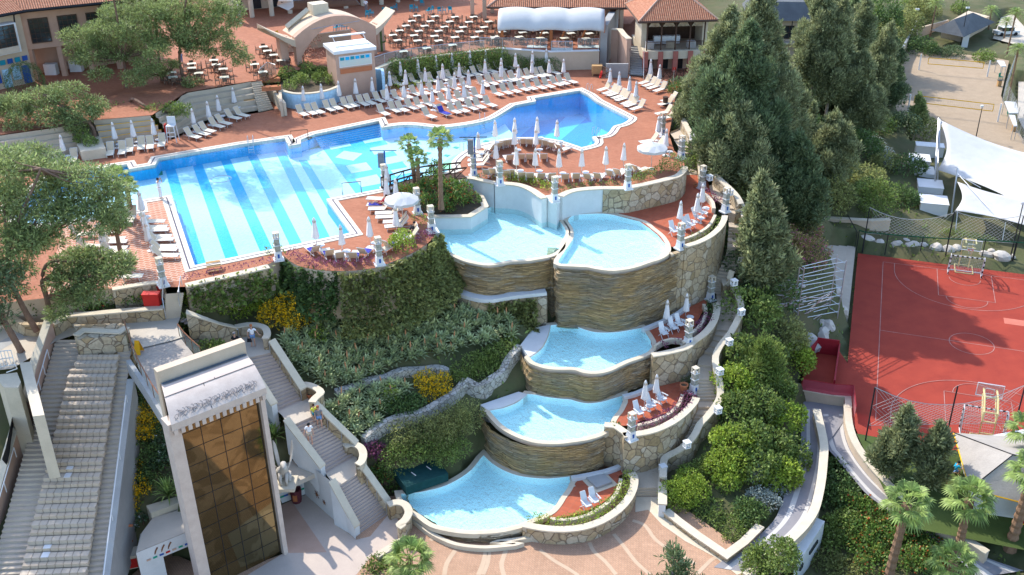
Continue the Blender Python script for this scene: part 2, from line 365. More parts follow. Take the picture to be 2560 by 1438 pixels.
def offset(pts, d, closed=True):
 """polygon pushed outwards by d (or a path pushed to its left by d)"""
 n = len(pts); out = []; sg = 1
 if closed and area(pts) > 0: sg = -1
 for i in range(n):
  if closed: a, b, c = pts[i - 1], pts[i], pts[(i + 1) % n]
  else: a, b, c = pts[max(i - 1,0)], pts[i], pts[min(i + 1, n - 1)]
  d1 = Vector((b[0] - a[0], b[1] - a[1])); d2 = Vector((c[0] - b[0], c[1] - b[1]))
  if d1.length < 1e-6: d1 = d2
  if d2.length < 1e-6: d2 = d1
  d1.normalize(); d2.normalize()
  n1 = Vector((-d1.y, d1.x)); n2 = Vector((-d2.y, d2.x)); nn = n1 + n2
  if nn.length < .2: nn = n1
  nn.normalize(); k = d / max(.5, nn.dot(n1)) * sg
  out.append(Vector((b[0] + nn.x * k, b[1] + nn.y * k, b[2])))
 return out
def inside(x, y, poly):
 r = False; j = len(poly) - 1
 for i in range(len(poly)):
  if (poly[i][1] > y) != (poly[j][1] > y) and x < (poly[j][0] - poly[i][0]) * (y - poly[i][1]) / (poly[j][1] - poly[i][1]) + poly[i][0]: r = not r
  j = i
 return r
def resample(pts, n):
 pts = [Vector(p) for p in pts]; L = [0]
 for a, b in zip(pts, pts[1:]): L.append(L[-1] + (b - a).length)
 out = []
 for i in range(n):
  t = L[-1] * i / (n - 1); j = 0
  while j < len(L) - 2 and L[j + 1] < t: j += 1
  u = (t - L[j]) / max(1e-9, L[j + 1] - L[j]); out.append(pts[j].lerp(pts[j + 1], min(1, u)))
 return out
MASK = []       # (polygon, level): what the hillside must stay under
def sheet(name, pts, mat, label=None, cat=None, kind='structure', parent=None, holes=(), mask=True):
 o = WB().poly(pts, holes).build(name, mat, parent)
 if mask: MASK.append(([tuple(p) for p in pts], min(p[2] for p in pts)))
 if parent is None: tag(o, label, cat, kind=kind)
 return o
def stairs(mb, top, bot, n):
 """n treads from polyline top down to polyline bot (same point count)"""
 k = len(top)
 for i in range(n):
  a = [top[j].lerp(bot[j], i / n) for j in range(k)]; b = [top[j].lerp(bot[j],(i + 1) / n) for j in range(k)]
  A_ = [Vector((p.x, p.y, q.z)) for p, q in zip(a, b)]
  mb.strip([Vector(p) for p in a], A_); mb.strip(A_, b)
 q = max(1, n // 6)
 for i in range(q):
  a, b = [[tuple(t.lerp(u, (i + d) / q)) for t, u in zip(top, bot)] for d in (0,1)]
  MASK.append((a + b[::-1], min(p[2] for p in b)))
 return mb
def wall(name, path, th, zb, mat, cap=None, capw=.08, caph=.1, label=None, cat='wall', parent=None, group=None):
 """wall whose top follows path; zb is its foot (number or list). Cap is a part of its own"""
 path = [Vector(p) for p in path]; n = len(path)
 L = offset(path, th / 2, False); R = offset(path, -th / 2, False)
 z = zb if isinstance(zb, (list, tuple)) else [zb] * n
 ch = caph if cap else 0
 def body(mb, L, R, top, bot):
  Lt = [Vector((p.x, p.y, p.z - top)) for p in L]; Rt = [Vector((p.x, p.y, p.z - top)) for p in R]
  Lb = [Vector((p.x, p.y, bot[i])) for i, p in enumerate(L)]; Rb = [Vector((p.x, p.y, bot[i])) for i, p in enumerate(R)]
  mb.strip(Lb, Lt, True); mb.strip(Rb, Rt); mb.strip(Lt, Rt, True)
  mb.add([Lb[0], Rb[0], Rt[0], Lt[0]],[(0,1,2,3)]); mb.add([Lb[-1], Rb[-1], Rt[-1], Lt[-1]],[(3,2,1,0)]); return mb
 o = body(WB(), L, R, ch, z).build(name, mat, parent)
 if parent is None: tag(o, label, cat, group)
 if cap:
  L2 = offset(path, th / 2 + capw, False); R2 = offset(path, -th / 2 - capw, False)
  body(WB(), L2, R2,0,[p.z - ch + .003 for p in path]).build('coping', cap, o)
 return o
def fast_mesh(name, V, Fq, mat):
 me = bpy.data.meshes.new(name); nv, nf = len(V), len(Fq); k = Fq.shape[1]
 me.vertices.add(nv); me.vertices.foreach_set('co', V.astype(np.float32).ravel())
 me.loops.add(nf * k); me.loops.foreach_set('vertex_index', Fq.astype(np.int32).ravel())
 me.polygons.add(nf); me.polygons.foreach_set('loop_start', (np.arange(nf) * k).astype(np.int32))
 me.update(calc_edges=True); me.materials.append(m[mat] if isinstance(mat, str) else mat); return me
def unit(n):
 v = rng.normal(size=(n, 3)); return v / np.linalg.norm(v, axis=1, keepdims=True)
def blades(C, D, ln, wd, mat, name, jit=.4):
 """leaf blades at points C leaning along D: kites of length ln, width wd"""
 n = len(C); D = D + unit(n) * jit; D /= np.linalg.norm(D, axis=1, keepdims=True)
 S = np.cross(D, unit(n)); S /= np.linalg.norm(S, axis=1, keepdims=True) + 1e-9
 l = (ln * rng.uniform(.65,1.3, n))[:, None]; w_ = (wd * rng.uniform(.7,1.3, n))[:, None]
 V = np.stack([C, C + D * l * .5 + S * w_, C + D * l, C + D * l * .5 - S * w_],1).reshape(-1,3)
 return fast_mesh(name, V, np.arange(4 * n).reshape(n, 4), mat)
def lobes_points(lobes, per, shell=.72, lo=-.55):
 """points through ellipsoid clumps, denser towards the skin; returns centres and outward directions"""
 Cs, Ds = [],[]
 for (x, y, z, rx, ry, rz_) in lobes:
  n = max(6, int(per * (rx * ry * rz_) ** (2 / 3)))
  u = unit(n); u = u[u[:, 2] > lo]; r = rng.uniform(shell ** 3,1.05, len(u)) ** (1 / 3)
  r *= 1 + .12 * np.sin(u[:, 0] * 9 + x) * np.cos(u[:, 1] * 8 + y)
  Cs.append(np.stack([x + u[:, 0] * rx * r, y + u[:, 1] * ry * r, z + u[:, 2] * rz_ * r],1)); Ds.append(u)
 return np.concatenate(Cs), np.concatenate(Ds)
def ob(name, me, parent=None, loc=(0,0,0)):
 o = bpy.data.objects.new(name, me); COL.objects.link(o); o.location = loc
 if parent is not None: o.parent = parent
 return o
ORD = ['first', 'second', 'third', 'fourth', 'fifth', 'sixth', 'seventh', 'eighth', 'ninth', 'tenth', 'eleventh', 'twelfth', 'thirteenth',
    'fourteenth', 'fifteenth', 'sixteenth', 'seventeenth', 'eighteenth', 'nineteenth', 'twentieth', 'twenty-first', 'twenty-second', 'twenty-third', 'twenty-fourth', 'twenty-fifth']
# --- levels
ZD, ZT, ZP, ZC, ZDD, ZE, ZL = 12.,14.2,10.,4.8,2.5,-.2,-.9
pool = (P('', ZD, (397,397),(600,362),(712,346.5),(722,366),(752,361),(752,350),(788,336),(947,303),(955,320)) +
  smooth(P('', ZD, (955,320),(1009,313),(1050,315),(1096,320),(1150,315),(1200,306.6),(1235,296),(1267,277),(1288,264)),3)[1:] +
  P('', ZD, (1340,254),(1336,246),(1449,227)) + P('', ZD, (1470,237)) +
  smooth(P('', ZD, (1492,254),(1560,289),(1573,298),(1556,309.6),(1534,316),(1524,329),(1512,338),(1480,343)),3) +
  smooth(P('', ZD, (1487,350),(1485,361),(1454,369.5)),3) +
  smooth(P('', ZD, (1454,369.5),(1410,355),(1363,346),(1299,344.6),(1244,352),(1200,362),(1163,377),(1137,396),(1128,410),(1132,424)),3)[1:] +
  P('', ZD, (1090,440),(1010,461),(959,472),(816,498.6),(877,583),(487,664.5),(428,489),(340,503),(344,526),(300,533),(175,552),(60,565),(20,520),(120,450),(233,424),(317,411.5),(324,424),(388,413)))
poolz = [Vector((p.x, p.y, ZD)) for p in pool]
cop_out = offset(poolz, .8)
deck_out = (P('', ZD, (-160,775),(100,747),(280,721),(405,706),(412,718),(463,717),(465,708),(672,660),(706,641)) +
   smooth(P('f', ZD, (370,1160),(480,1240),(650,1282),(850,1292),(1020,1285),(1185,1262)),3) +
   smooth(P('f', ZD, (1250,1236),(1450,1152),(1600,1062),(1690,965)),3) +
   P('f', ZD, (1650,900),(1600,800),(1520,800),(1480,740),(1310,600),(1560,560),(1800,535),(1930,540)) + P('g', ZD, (95,500)) +
   smooth(P('g', ZD, (95,500),(170,455),(290,462),(430,488),(600,500),(720,542),(800,600)),3)[1:] +
   P('g', ZD, (895,612)) + smooth(P('g', ZD, (945,590),(1050,547),(1270,527)),3) +
   smooth(P('g', ZD, (1500,520),(1700,478),(1880,430),(1912,372)),3) + P('g', ZD, (1905,300),(1830,240),(1790,112)) +
   P('c', ZD, (1640,1035)) + P('', ZD, (1690,230),(1740,185)))
deck_out += [A(1760,150, ZD), Vector((22,150, ZD)), Vector((-90,150, ZD))]
sheet('pool_deck', deck_out, 'deck', 'terracotta paved sun deck around the large pool', 'terrace', holes=[offset(poolz, .02)])
worn = P('', ZD + .006,(150,560),(345,530),(342,505),(424,492),(484,700),(462,706),(100,744))
sheet('worn_paving', offset(worn, -.3), 'deckL', mask=False)
pl = thing('swimming_pool', 'large angular blue swimming pool with striped floor on the terracotta deck', 'swimming pool', poolz[0])
b = WB(); co = [Vector((p.x, p.y, ZD + .05)) for p in cop_out]; ci = [Vector((p.x, p.y, ZD + .05)) for p in poolz]
if area(poolz) < 0: b.strip(ci, co, True, True)
else: b.strip(ci, co, False, True)
b.strip(co, [Vector((p.x, p.y, ZD - .1)) for p in co], False, True); b.strip(ci, [Vector((p.x, p.y, ZD - .3)) for p in ci], True, True)
b.build('coping', 'coping', pl)
d1 = [Vector((p.x, p.y, ZD + .056)) for p in offset(poolz, .36)]; d2 = [Vector((p.x, p.y, ZD + .056)) for p in offset(poolz, .47)]
WB().strip(d1, d2, True, True).build('drain_channel', flat('drain', (.09,.085,.13), None, 4, bump=0), pl)
WB().poly([Vector((p.x, p.y, ZD - .06)) for p in offset(poolz, .0)]).build('water', 'water', pl)
ZF = ZD - 1.25; ZDEEP = ZD - 2.7
dx0, dx1 = P('', ZD, (1262,281),(1312,346))        # edge of the diving part
def side(p): return (dx1.x - dx0.x) * (p.y - dx0.y) - (dx1.y - dx0.y) * (p.x - dx0.x)
b = WB(); n_ = len(poolz)
b.strip([Vector((p.x, p.y, ZD - .2)) for p in poolz],[Vector((p.x, p.y, ZDEEP)) for p in poolz], False, True)
b.build('pool_wall', 'poolsky', pl)
def clip(poly, a, c, keep):
 out = []; f = lambda p: ((c.x - a.x) * (p.y - a.y) - (c.y - a.y) * (p.x - a.x)) * keep
 for i in range(len(poly)):
  p, q = poly[i - 1], poly[i]; fp, fq = f(p), f(q)
  if fp * fq < 0: out.append(p.lerp(q, fp / (fp - fq)))
  if fq >= 0: out.append(q)
 return out
kp = 1 if side(A(400,500, ZD)) > 0 else -1
big = clip(poolz, dx0, dx1, kp); deep = clip(poolz, dx0, dx1,-kp)
fl = lambda L, z: [Vector((p.x, p.y, z)) for p in L]
WB().poly(fl(big, ZF)).build('pool_floor', 'poolpale', pl)
WB().poly(fl(deep, ZDEEP)).build('diving_floor', 'poolmid', pl)
e0 = dx0 + (dx0 - dx1) * .3; e1 = dx1 + (dx1 - dx0) * .3
WB().add([Vector((e0.x, e0.y, ZF)), Vector((e1.x, e1.y, ZF)), Vector((e1.x, e1.y, ZDEEP)), Vector((e0.x, e0.y, ZDEEP))],[(0,1,2,3)]).build('step_wall', 'poolblue', pl)
def convex_clip(poly, region):
 """poly cut by a convex region"""
 R = region if area(region) > 0 else region[::-1]; out = poly
 for i in range(len(R)):
  out = clip(out, R[i], R[(i + 1) % len(R)],1)
  if len(out) < 3: return []
 return out
def paint(quads, mat, z, name):
 for q in quads: WB().poly(fl(q, z)).build(name, mat, pl)
LW = ZF + .012
def band(x0, y0, x1, y1, wpx, z=LW):      # lane painted on the floor between two photo points
 a, c = A(x0, y0, z), A(x1, y1, z); a2, c2 = A(x0 + wpx[0], y0, z), A(x1 + wpx[1], y1, z); return [a, a2, c2, c]
lanes = [band(410,415,482,668,(26,36)), band(476,398,564,648,(25,35)), band(545,385,652,632,(24,34)), band(612,374,724,612,(23,33)), band(680,362,795,597,(23,32)), band(746,400,855,585,(21,26))]
paint(lanes, 'poolmid', LW, 'lane_marking')
zone = P('f', LW, (690,220),(1210,140),(1560,560),(1000,640))
paint([zone], 'poolmid', LW + .004, 'blue_zone')
blk = [P('f', 0,(740,205),(920,175),(955,220),(780,255)), P('f', 0,(1030,155),(1200,125),(1238,170),(1070,202)), P('f', 0,(1110,240),(1280,205),(1320,262),(1150,298)),
    P('f', 0,(815,320),(890,263),(1050,288),(970,350)), P('f', 0,(905,392),(1080,362),(1135,425),(955,458)), P('f', 0,(985,505),(1170,465),(1230,540),(1040,575)),
    P('f', 0,(1200,330),(1370,300),(1410,350),(1240,385)), P('f', 0,(1290,430),(1430,405),(1470,450),(1330,480))]
blk = [[A(*px_of(p), LW + .016) for p in q] for q in blk]
paint(blk, 'poolpale', LW + .016, 'pale_block')
gr = [smooth(P('f', ZF, (1250,108),(1400,88),(1560,98),(1720,108),(1900,92),(2060,70),(2200,42)),3) + smooth(P('f', ZF, (2215,62),(2060,100),(1900,122),(1720,140),(1560,128),(1400,115),(1270,135)),3),
   P('f', ZF, (430,262),(700,205),(712,232),(440,284)), P('e', ZF, (1105,200),(1390,165),(1395,198),(1110,232))]
paint(gr, 'poolgreen', LW + .008, 'green_border')
dm = []
for x, y in ((1345,182),(1510,200),(1670,216),(1850,237),(1770,306),(1610,286),(1940,167),(2108,183),(2180,118),(1460,148),(1480,285)):
 dm.append(P('f', LW, (x - 32, y + 2),(x - 8, y - 11),(x + 32, y - 4),(x + 8, y + 12)))
paint(dm, 'poolgreen', LW + .008, 'green_diamond')
paint([smooth(P('f', LW, (1700,420),(1760,350),(1850,300),(1940,262)),3) + smooth(P('f', LW, (1960,285),(1880,345),(1840,420)),3)], 'poollime', LW + .006, 'lime_border')
db = [band(1350,255,1240,350,(50,75), ZDEEP + .01), band(1458,238,1325,372,(58,80), ZDEEP + .01), band(1545,270,1445,395,(58,70), ZDEEP + .01)]
db = [convex_clip(fl(deep, ZDEEP + .01), q) if False else q for q in db]
paint([P('', ZDEEP + .01,(1310,275),(1352,265),(1258,352),(1190,372)), P('', ZDEEP + .01,(1400,258),(1450,258),(1352,352),(1290,350)), P('', ZDEEP + .01,(1490,275),(1530,290),(1462,372),(1400,352))], 'poolblue', ZDEEP + .01, 'dark_stripe')
b = WB(); st = P('f', ZD - .25,(640,150),(1195,40)); sb = P('f', ZF, (700,245),(1222,150)); stairs(b, st, sb, 6); b.build('pool_steps', 'poolsky', pl)
b = WB()
for i in range(6):
 a, c = st[0].lerp(sb[0],(i + .0) / 6), st[1].lerp(sb[1],(i + .0) / 6); d = (sb[0] - st[0]); d.z = 0; d = d.normalized() * .16
 zz = a.z - (st[0].z - ZF) / 6 + .012
 b.poly([Vector((a.x, a.y, zz)), Vector((c.x, c.y, zz)), Vector((c.x + d.x, c.y + d.y, zz)), Vector((a.x + d.x, a.y + d.y, zz))])
b.build('step_edge', 'poolpale', pl)
def basin(name, label, outline, z, depth, front, zbot, rim=.38, tint='water2', floor='poolwhite'):
 """outline: water edge (smooth, closed); front: path of the rim's outer face that carries the rock wall"""
 t = thing(name, label, 'infinity pool', (outline[0].x, outline[0].y, z),0, 'infinity pools stepping down the hillside')
 O = [Vector((p.x, p.y, z)) for p in outline]
 WB().poly(fl(O, z - .02)).build('water', tint, t)
 b = WB(); b.poly(fl(O, z - depth)); b.strip(fl(O, z + .03), fl(O, z - depth), area(O) < 0, True) if area(O) > 0 else b.strip(fl(O, z + .03), fl(O, z - depth), False, True)
 b.build('basin', floor, t)
 R = offset(O, rim); b = WB(); b.strip(fl(O, z + .05), fl(R, z + .05), True, True); b.strip(fl(R, z + .05), fl(R, z - .3), False, True); b.build('rim', 'cream', t)
 MASK.append(([tuple(p) for p in R], z - depth))
 if front:
  f = resample(smooth(front, 4), max(24, int(len(front) * 10))); nz = max(6, int((z - zbot) / .22)); b = WB(); rows = []
  for k in range(nz + 1):
   zz = z - .1 - (z - .1 - zbot) * k / nz; row = []
   pf = offset(f, -.08 + .05 * math.sin(k * 2.3) + .12 * k / nz + .06 * math.sin(k * .9 + 1), False)
   for i, p in enumerate(pf):
    row.append(Vector((p.x + .025 * math.sin(i * .9 + k * 1.7), p.y + .03 * math.sin(i * .63 + k * 2.9), zz + .04 * math.sin(i * .35 + k) * (0 < k < nz))))
   rows.append(row)
  for k in range(nz): b.strip(rows[k + 1], rows[k])
  b.build('rock_wall', 'ledge', t)
 return t, R
wA = smooth(P('', ZP, (1093,572),(1155,561),(1180,552),(1216,525)),3)[:-1] + smooth(P('', ZP, (1216,525),(1242,507),(1252,502),(1298,505),(1330,520),(1351,541)),3) + P('', ZP, (1358,546),(1392,546)) + \
  smooth(P('', ZP, (1396,550),(1411,570),(1414,586),(1403,607),(1400,621),(1378,637),(1324,648),(1276,651),(1240,658),(1209,659),(1164,649),(1129,633),(1096,620)),3)
wB = smooth(P('', ZP, (1396,658),(1407,637),(1423,613),(1434,594),(1432,572),(1420,553),(1430,541),(1458,536),(1509,535),(1548,541),(1605,556),(1628,573),(1650,591),(1664,613),(1663,632),(1644,645),(1612,655),(1580,666),(1535,673),(1500,670),(1468,664),(1425,662)),3, True)
wC = smooth(P('k', ZC, (605,390),(730,382),(800,395),(900,428),(980,448),(1070,453),(1180,448),(1280,432),(1385,412)),3) + smooth(P('k', ZC, (1430,470),(1465,530),(1472,575),(1440,615),(1400,637),(1340,660),(1250,690),(1180,722),(1110,756),(1050,775),(980,785),(900,778),(840,758),(780,750),(700,750),(600,745),(520,726),(460,702),(428,668)),3) + smooth(P('k', ZC, (480,635),(540,580),(580,500),(602,420)),3)
wD = smooth(P('k', ZDD, (405,978),(480,985),(560,1003),(700,1020),(770,1025),(850,1048),(930,1058),(1030,1048),(1130,1020),(1222,992)),3) + smooth(P('k', ZDD, (1222,1045),(1185,1120),(1150,1160),(1120,1210),(1090,1265),(1060,1292),(1000,1322),(900,1350),(800,1365),(650,1382),(500,1375),(400,1350),(300,1310),(200,1250),(130,1180),(82,1122)),3) + smooth(P('k', ZDD, (200,1100),(300,1062),(370,1015)),3)
wE = smooth(P('', ZE, (1209,1139),(1229,1158),(1258,1176),(1296,1190),(1340,1196),(1375,1197),(1424,1192)),3) + smooth(P('o', ZE, (772,640),(745,700),(695,770),(650,840),(600,892),(520,932),(430,965),(360,1000),(250,1030),(130,1050),(0,1057),(-100,1057),(-250,1040),(-400,1000),(-500,930),(-600,870),(-660,800),(-680,745)),3) + smooth(P('n', ZE, (1500,735),(1580,722),(1720,688),(1850,630),(1980,540),(2060,440)),3)
fA = P('', ZP, (1088,622),(1110,634),(1129,640),(1164,656),(1209,666),(1240,666),(1276,659),(1324,656),(1372,647),(1393,636))
fB = P('', ZP, (1388,655),(1397,668),(1425,671),(1468,673),(1500,679),(1535,683),(1582,676),(1615,666),(1650,655),(1676,642),(1696,634))
fC = P('k', ZC, (340,575),(360,630),(400,700),(450,745),(520,765),(600,780),(700,788),(780,790),(850,805),(910,822),(990,822),(1060,812),(1130,785),(1200,755),(1270,722),(1350,695),(1470,650))
fD = P('k', ZDD, (0,1105),(40,1190),(90,1260),(160,1310),(260,1360),(380,1400),(500,1415),(650,1420),(800,1408),(910,1390),(1000,1362),(1068,1330))
fE = P('n', ZE, (1435,740),(1440,790),(1500,870),(1590,930),(1690,990),(1790,1050),(1940,1082),(2060,1090)) + P('o', ZE, (0,1090),(130,1085),(250,1062),(358,1030))
basin('infinity_pool', 'uppermost left white infinity pool below the palm planter, palm shadows on its floor', wA, ZP, .5, fA, 7.3)
basin('infinity_pool', 'uppermost right round infinity pool against the red tiled lounge terrace', wB, ZP, .5, fB, ZC - .1)
basin('infinity_pool', 'turquoise infinity pool at the foot of the tallest ledge stone wall', wC, ZC, .6, fC, ZDD - .1)
basin('infinity_pool', 'second lowest turquoise infinity pool above the bottom one', wD, ZDD, .6, fD, ZE - .1)
basin('infinity_pool', 'lowest turquoise infinity pool beside the paved plaza', wE, ZE, .6, fE, ZL - .05)
for nm, z, q, lb in (('pool_apron', ZC, P('k', ZC, (345,568),(455,420),(600,390),(596,425),(570,505),(530,580),(470,635),(420,665)), 'white sloping apron left of the middle turquoise pool'),
      ('pool_apron', ZDD, P('k', ZDD, (0,1078),(330,965),(405,985),(370,1015),(290,1060),(190,1098),(70,1122)), 'white apron along the back of the second lowest pool')):
 tag(WB().prism(q, z - 2.2, z + .09).build(nm, 'plaster'), lb, 'apron')
lp = smooth(P('g', 7.5,(-20,1285),(90,1335),(200,1375),(310,1400),(420,1402),(560,1378),(700,1362),(835,1348)),3)
tag(WB().strip(lp, offset(lp, .9, False)).strip(fl(lp, 7.2), lp).build('catch_ledge', 'plaster'), 'white curved catch ledge under the left ledge stone wall', 'ledge')
gp = smooth(P('n', ZL + .32,(1455,935),(1520,985),(1600,1050),(1700,1110),(1850,1170),(2050,1195),(2200,1190),(2397,1165)) + P('o', ZL + .32,(120,1155),(300,1130),(460,1105)),3)
wall('pool_gutter', gp, .28, ZL - .1, 'cream', None, label='pale curved gutter kerb around the lowest pool', cat='kerb')
tag(WB().strip(fl(offset(lp, .08, False),5.5), fl(offset(lp, .08, False),7.25)).build('ledge_wall', 'rubble'), 'rubble wall under the white catch ledge', 'wall')
tag(WB().prism(P('g', ZP, (835,1062),(880,1085),(935,1072),(930,1000),(840,990)), ZC - .2, ZP - .05).build('rock_pier', 'ledge'), 'narrow ledge stone pier between the two tallest cascade walls', 'pier')
wp = smooth(P('g', ZD + .25,(95,500),(170,453),(250,450),(340,470),(430,490)),3)
wall('terrace_wall', wp, .45, ZP - .6, 'plaster', 'cream', label='short white curved wall behind the palm planter', group='white walls behind the upper pools')
wp2 = smooth(P('g', ZD + .25,(430,492),(520,494),(600,502),(660,518),(720,545),(770,578),(815,608)),3)
wall('terrace_wall', wp2,.5, ZP - .6, 'plaster', 'cream', label='white curved wall behind the uppermost left infinity pool', group='white walls behind the upper pools')
wp3 = smooth(P('g', ZD + .25,(940,592),(990,566),(1050,547),(1150,534),(1275,527)),3)
wall('terrace_wall', wp3,.5, ZP - .6, 'plaster', 'cream', label='white curved wall behind the uppermost right infinity pool', group='white walls behind the upper pools')
q = P('g', ZD, (800,606),(915,650),(945,606),(900,585)); tag(WB().prism(q, ZP - .6, ZD + .1).build('pier', 'plaster'), 'white pier between the two curved pool walls', 'pier')
wp4 = smooth(P('g', ZD + .3,(1275,527),(1440,528),(1520,515),(1640,490),(1760,462),(1860,432),(1905,385),(1912,360)),3)
wall('stone_wall', wp4,.45, ZP - .2, 'rubble', 'cream', label='rubble stone retaining wall above the red tiled lounge terrace', group='rubble retaining walls')
tB = P('', ZP, (1545,538),(1640,508),(1700,478),(1716,440),(1760,440),(1782,520),(1775,545),(1752,575),(1718,604),(1690,618),(1668,610),(1650,588),(1628,570),(1604,553))
sheet('lounge_terrace', fl(offset(tB, .2), ZP + .02), 'redtile', 'red tiled lounge terrace beside the uppermost right infinity pool', 'terrace')
oB = smooth(P('g', ZP + .45,(1905,985),(2010,955),(2110,905),(2180,845),(2215,790),(2228,745)),3)
zB = [ZC - .2] * len(oB)
wall('stone_wall', oB, .35, zB, 'rubble', 'cream', label='tall curved rubble wall carrying the red lounge terrace', group='rubble retaining walls')
iB = smooth(P('g', ZP + .4,(1880,935),(1980,900),(2070,850),(2120,800),(2150,740)),3)
wall('planter_wall', iB, .25, ZP - .1, 'cream', label='inner cream kerb of the curved planter on the red lounge terrace', cat='kerb')
oB2 = smooth(P('g', ZP + .45,(2140,690),(2130,640),(2090,590),(2040,560)),3)
wall('planter_wall', oB2,.3, ZP - .1, 'cream', label='curved cream kerb of the dark soil planter by the stair', cat='kerb')
wall('stone_wall', smooth(P('g', ZP + .05,(1800,1045),(1860,1030),(1925,1005)),3),.4, ZC - .2, 'rubble', label='short rubble wall right of the ledge stone wall', group='rubble retaining walls')
tC = P('k', ZC, (1395,420),(1500,380),(1640,325),(1760,262),(1815,190),(1850,90),(1960,60),(1960,180),(1905,270),(1850,380),(1790,470),(1720,530),(1500,540),(1475,600),(1460,520))
sheet('lounge_terrace', fl(tC, ZC + .02), 'redtile', 'narrow red tiled lounge terrace beside the middle pool', 'terrace')
tr = smooth(P('k', ZC + .3,(1395,415),(1510,370),(1640,310),(1740,245),(1800,175),(1832,85)),3)
wall('trough_wall', tr, .35, ZC - .2, 'plaster', label='white curved trough kerb beside the middle pool', cat='kerb')
oC = smooth(P('k', ZC + .5,(1475,640),(1600,618),(1765,575),(1830,520),(1920,455),(1985,380),(2020,300),(2030,230),(2010,195)),3)
wall('stone_wall', oC, .4, ZDD - .3, 'rubble', 'cream', label='curved rubble wall below the purple planter of the middle pool', group='rubble retaining walls')
iC = smooth(P('k', ZC + .45,(1810,450),(1880,390),(1925,310),(1935,250),(1915,205)),3)
wall('planter_wall', iC, .25, ZC, 'cream', label='inner kerb of the purple planter by the middle pool', cat='kerb')
iC2 = P('k', ZC + .45,(1500,560),(1560,520),(1640,500),(1720,505),(1755,540)); wall('planter_wall', iC2,.2, ZC, 'cream', label='kerb of the small purple flower bed by the middle pool', cat='kerb')
tD = P('k', ZDD, (1230,1010),(1400,965),(1530,880),(1600,820),(1720,880),(1800,960),(1745,985),(1700,1060),(1630,1120),(1530,1170),(1350,1215),(1340,1250),(1200,1250),(1100,1260),(1150,1170),(1200,1100))
sheet('lounge_terrace', fl(tD, ZDD + .02), 'redtile', 'red tiled lounge terrace with two closed umbrellas beside the second lowest pool', 'terrace')
tr = smooth(P('k', ZDD + .3,(1225,990),(1330,965),(1440,915),(1530,860),(1580,805)),3)
wall('trough_wall', tr, .35, ZDD - .2, 'plaster', label='white curved trough kerb beside the second lowest pool', cat='kerb')
oD = smooth(P('w', ZDD + .5,(120,1225),(340,1200),(520,1170),(700,1115),(880,1030),(1040,925),(1180,800),(1280,680),(1310,610)),3)
wall('stone_wall', oD, .4, ZE - .3, 'rubble', 'cream', label='curved rubble wall below the purple planter of the second lowest terrace', group='rubble retaining walls')
wall('stone_wall', P('k', ZDD + .5,(1065,1235),(1160,1245),(1240,1300),(1270,1330)),.4, ZE - .3, 'rubble', 'cream', label='rubble wall of the small fern bed by the second lowest pool', group='rubble retaining walls')
iD = smooth(P('w', ZDD + .45,(350,1060),(540,1015),(720,950),(880,860),(1000,750),(1060,640),(1085,560)),3)
wall('planter_wall', iD, .25, ZDD, 'cream', label='inner kerb of the long purple planter', cat='kerb')
tE = P('o', ZE, (780,615),(1250,520),(1280,545),(1190,590),(1170,700),(1080,800),(920,900),(700,945),(540,945),(620,900),(690,800),(750,710))
sheet('lounge_terrace', fl(tE, ZE + .02), 'redtile', 'lowest red tiled terrace with two white chairs', 'terrace')
tr = smooth(P('o', ZE + .3,(785,600),(950,570),(1100,535),(1240,480)),3)
wall('trough_wall', tr, .35, ZE - .2, 'plaster', label='white trough kerb behind the lowest red terrace', cat='kerb')
oE = smooth(P('o', ZE + .45,(372,1000),(520,1030),(700,1042),(880,1025),(1040,970),(1180,880),(1270,780),(1315,680),(1320,600),(1295,560)),3)
wall('stone_wall', oE, .4, ZL - .2, 'rubble', 'cream', label='low curved rubble planter wall at the edge of the plaza', group='rubble retaining walls')
iE = smooth(P('o', ZE + .4,(600,950),(760,960),(920,920),(1060,840),(1160,745),(1195,660),(1205,610)),3)
wall('planter_wall', iE, .25, ZE - .1, 'cream', label='inner kerb of the green planter on the lowest terrace', cat='kerb')
for z, pts in ((ZE + .03, P('o', ZE, (800,620),(830,640),(800,655),(820,680),(785,690),(760,740),(775,745),(740,765),(745,780),(700,800),(740,720))),
      (ZE + .03, P('o', ZE, (930,610),(960,640),(940,650),(1000,695),(1030,670),(1060,685),(1115,655),(1085,640),(1090,600),(1060,590)))):
 sheet('tile_inlay', fl(pts, z), 'cream', mask=False)
terr = P('', ZT, (-200,385),(0,337),(169,313),(240,300),(380,288),(464,231),(628,203),(665,203),(700,185),(760,172),(800,168),(935,172),(985,150),(1213,123),(1247,119),(1375,128),(1495,125),(1500,60),(1575,60),(1600,35))
terr += [Vector((26,175, ZT)), Vector((40,260, ZT)), Vector((-140,260, ZT))]
sheet('dining_terrace', terr, 'deck', 'terracotta dining terrace above the pool deck', 'terrace')
def retain(name, pts, mat, label, z0=ZD - .1, cap=None, zt=ZT + .05):
 return wall(name, fl(pts, zt),.4, z0, mat, cap, label=label)
retain('retaining_wall', P('', ZT, (935,174),(985,152),(1213,125),(1247,121)), 'beige', 'beige wall between the hedge and the dining terrace', cap='cream')
retain('retaining_wall', P('', ZT, (1247,120),(1375,129),(1498,126)), 'beige', 'tiled wall under the white canopy restaurant', cap='white')
i0 = 3; front = [Vector((p.x, p.y, ZD - .02)) for p in deck_out[5:]]
fr1 = front[1:1 + 26]
tag(WB().strip([Vector((p.x, p.y, 8.)) for p in fr1], fr1).build('deck_wall', 'beige'), 'beige wall under the front edge of the pool deck', 'wall')
fr2 = P('', ZD - .02,(-160,775),(100,747),(280,721),(405,706)); tag(WB().strip([Vector((p.x, p.y, 9.)) for p in fr2], fr2).build('deck_wall', 'beige'), 'beige wall under the worn paving by the pines', 'wall')
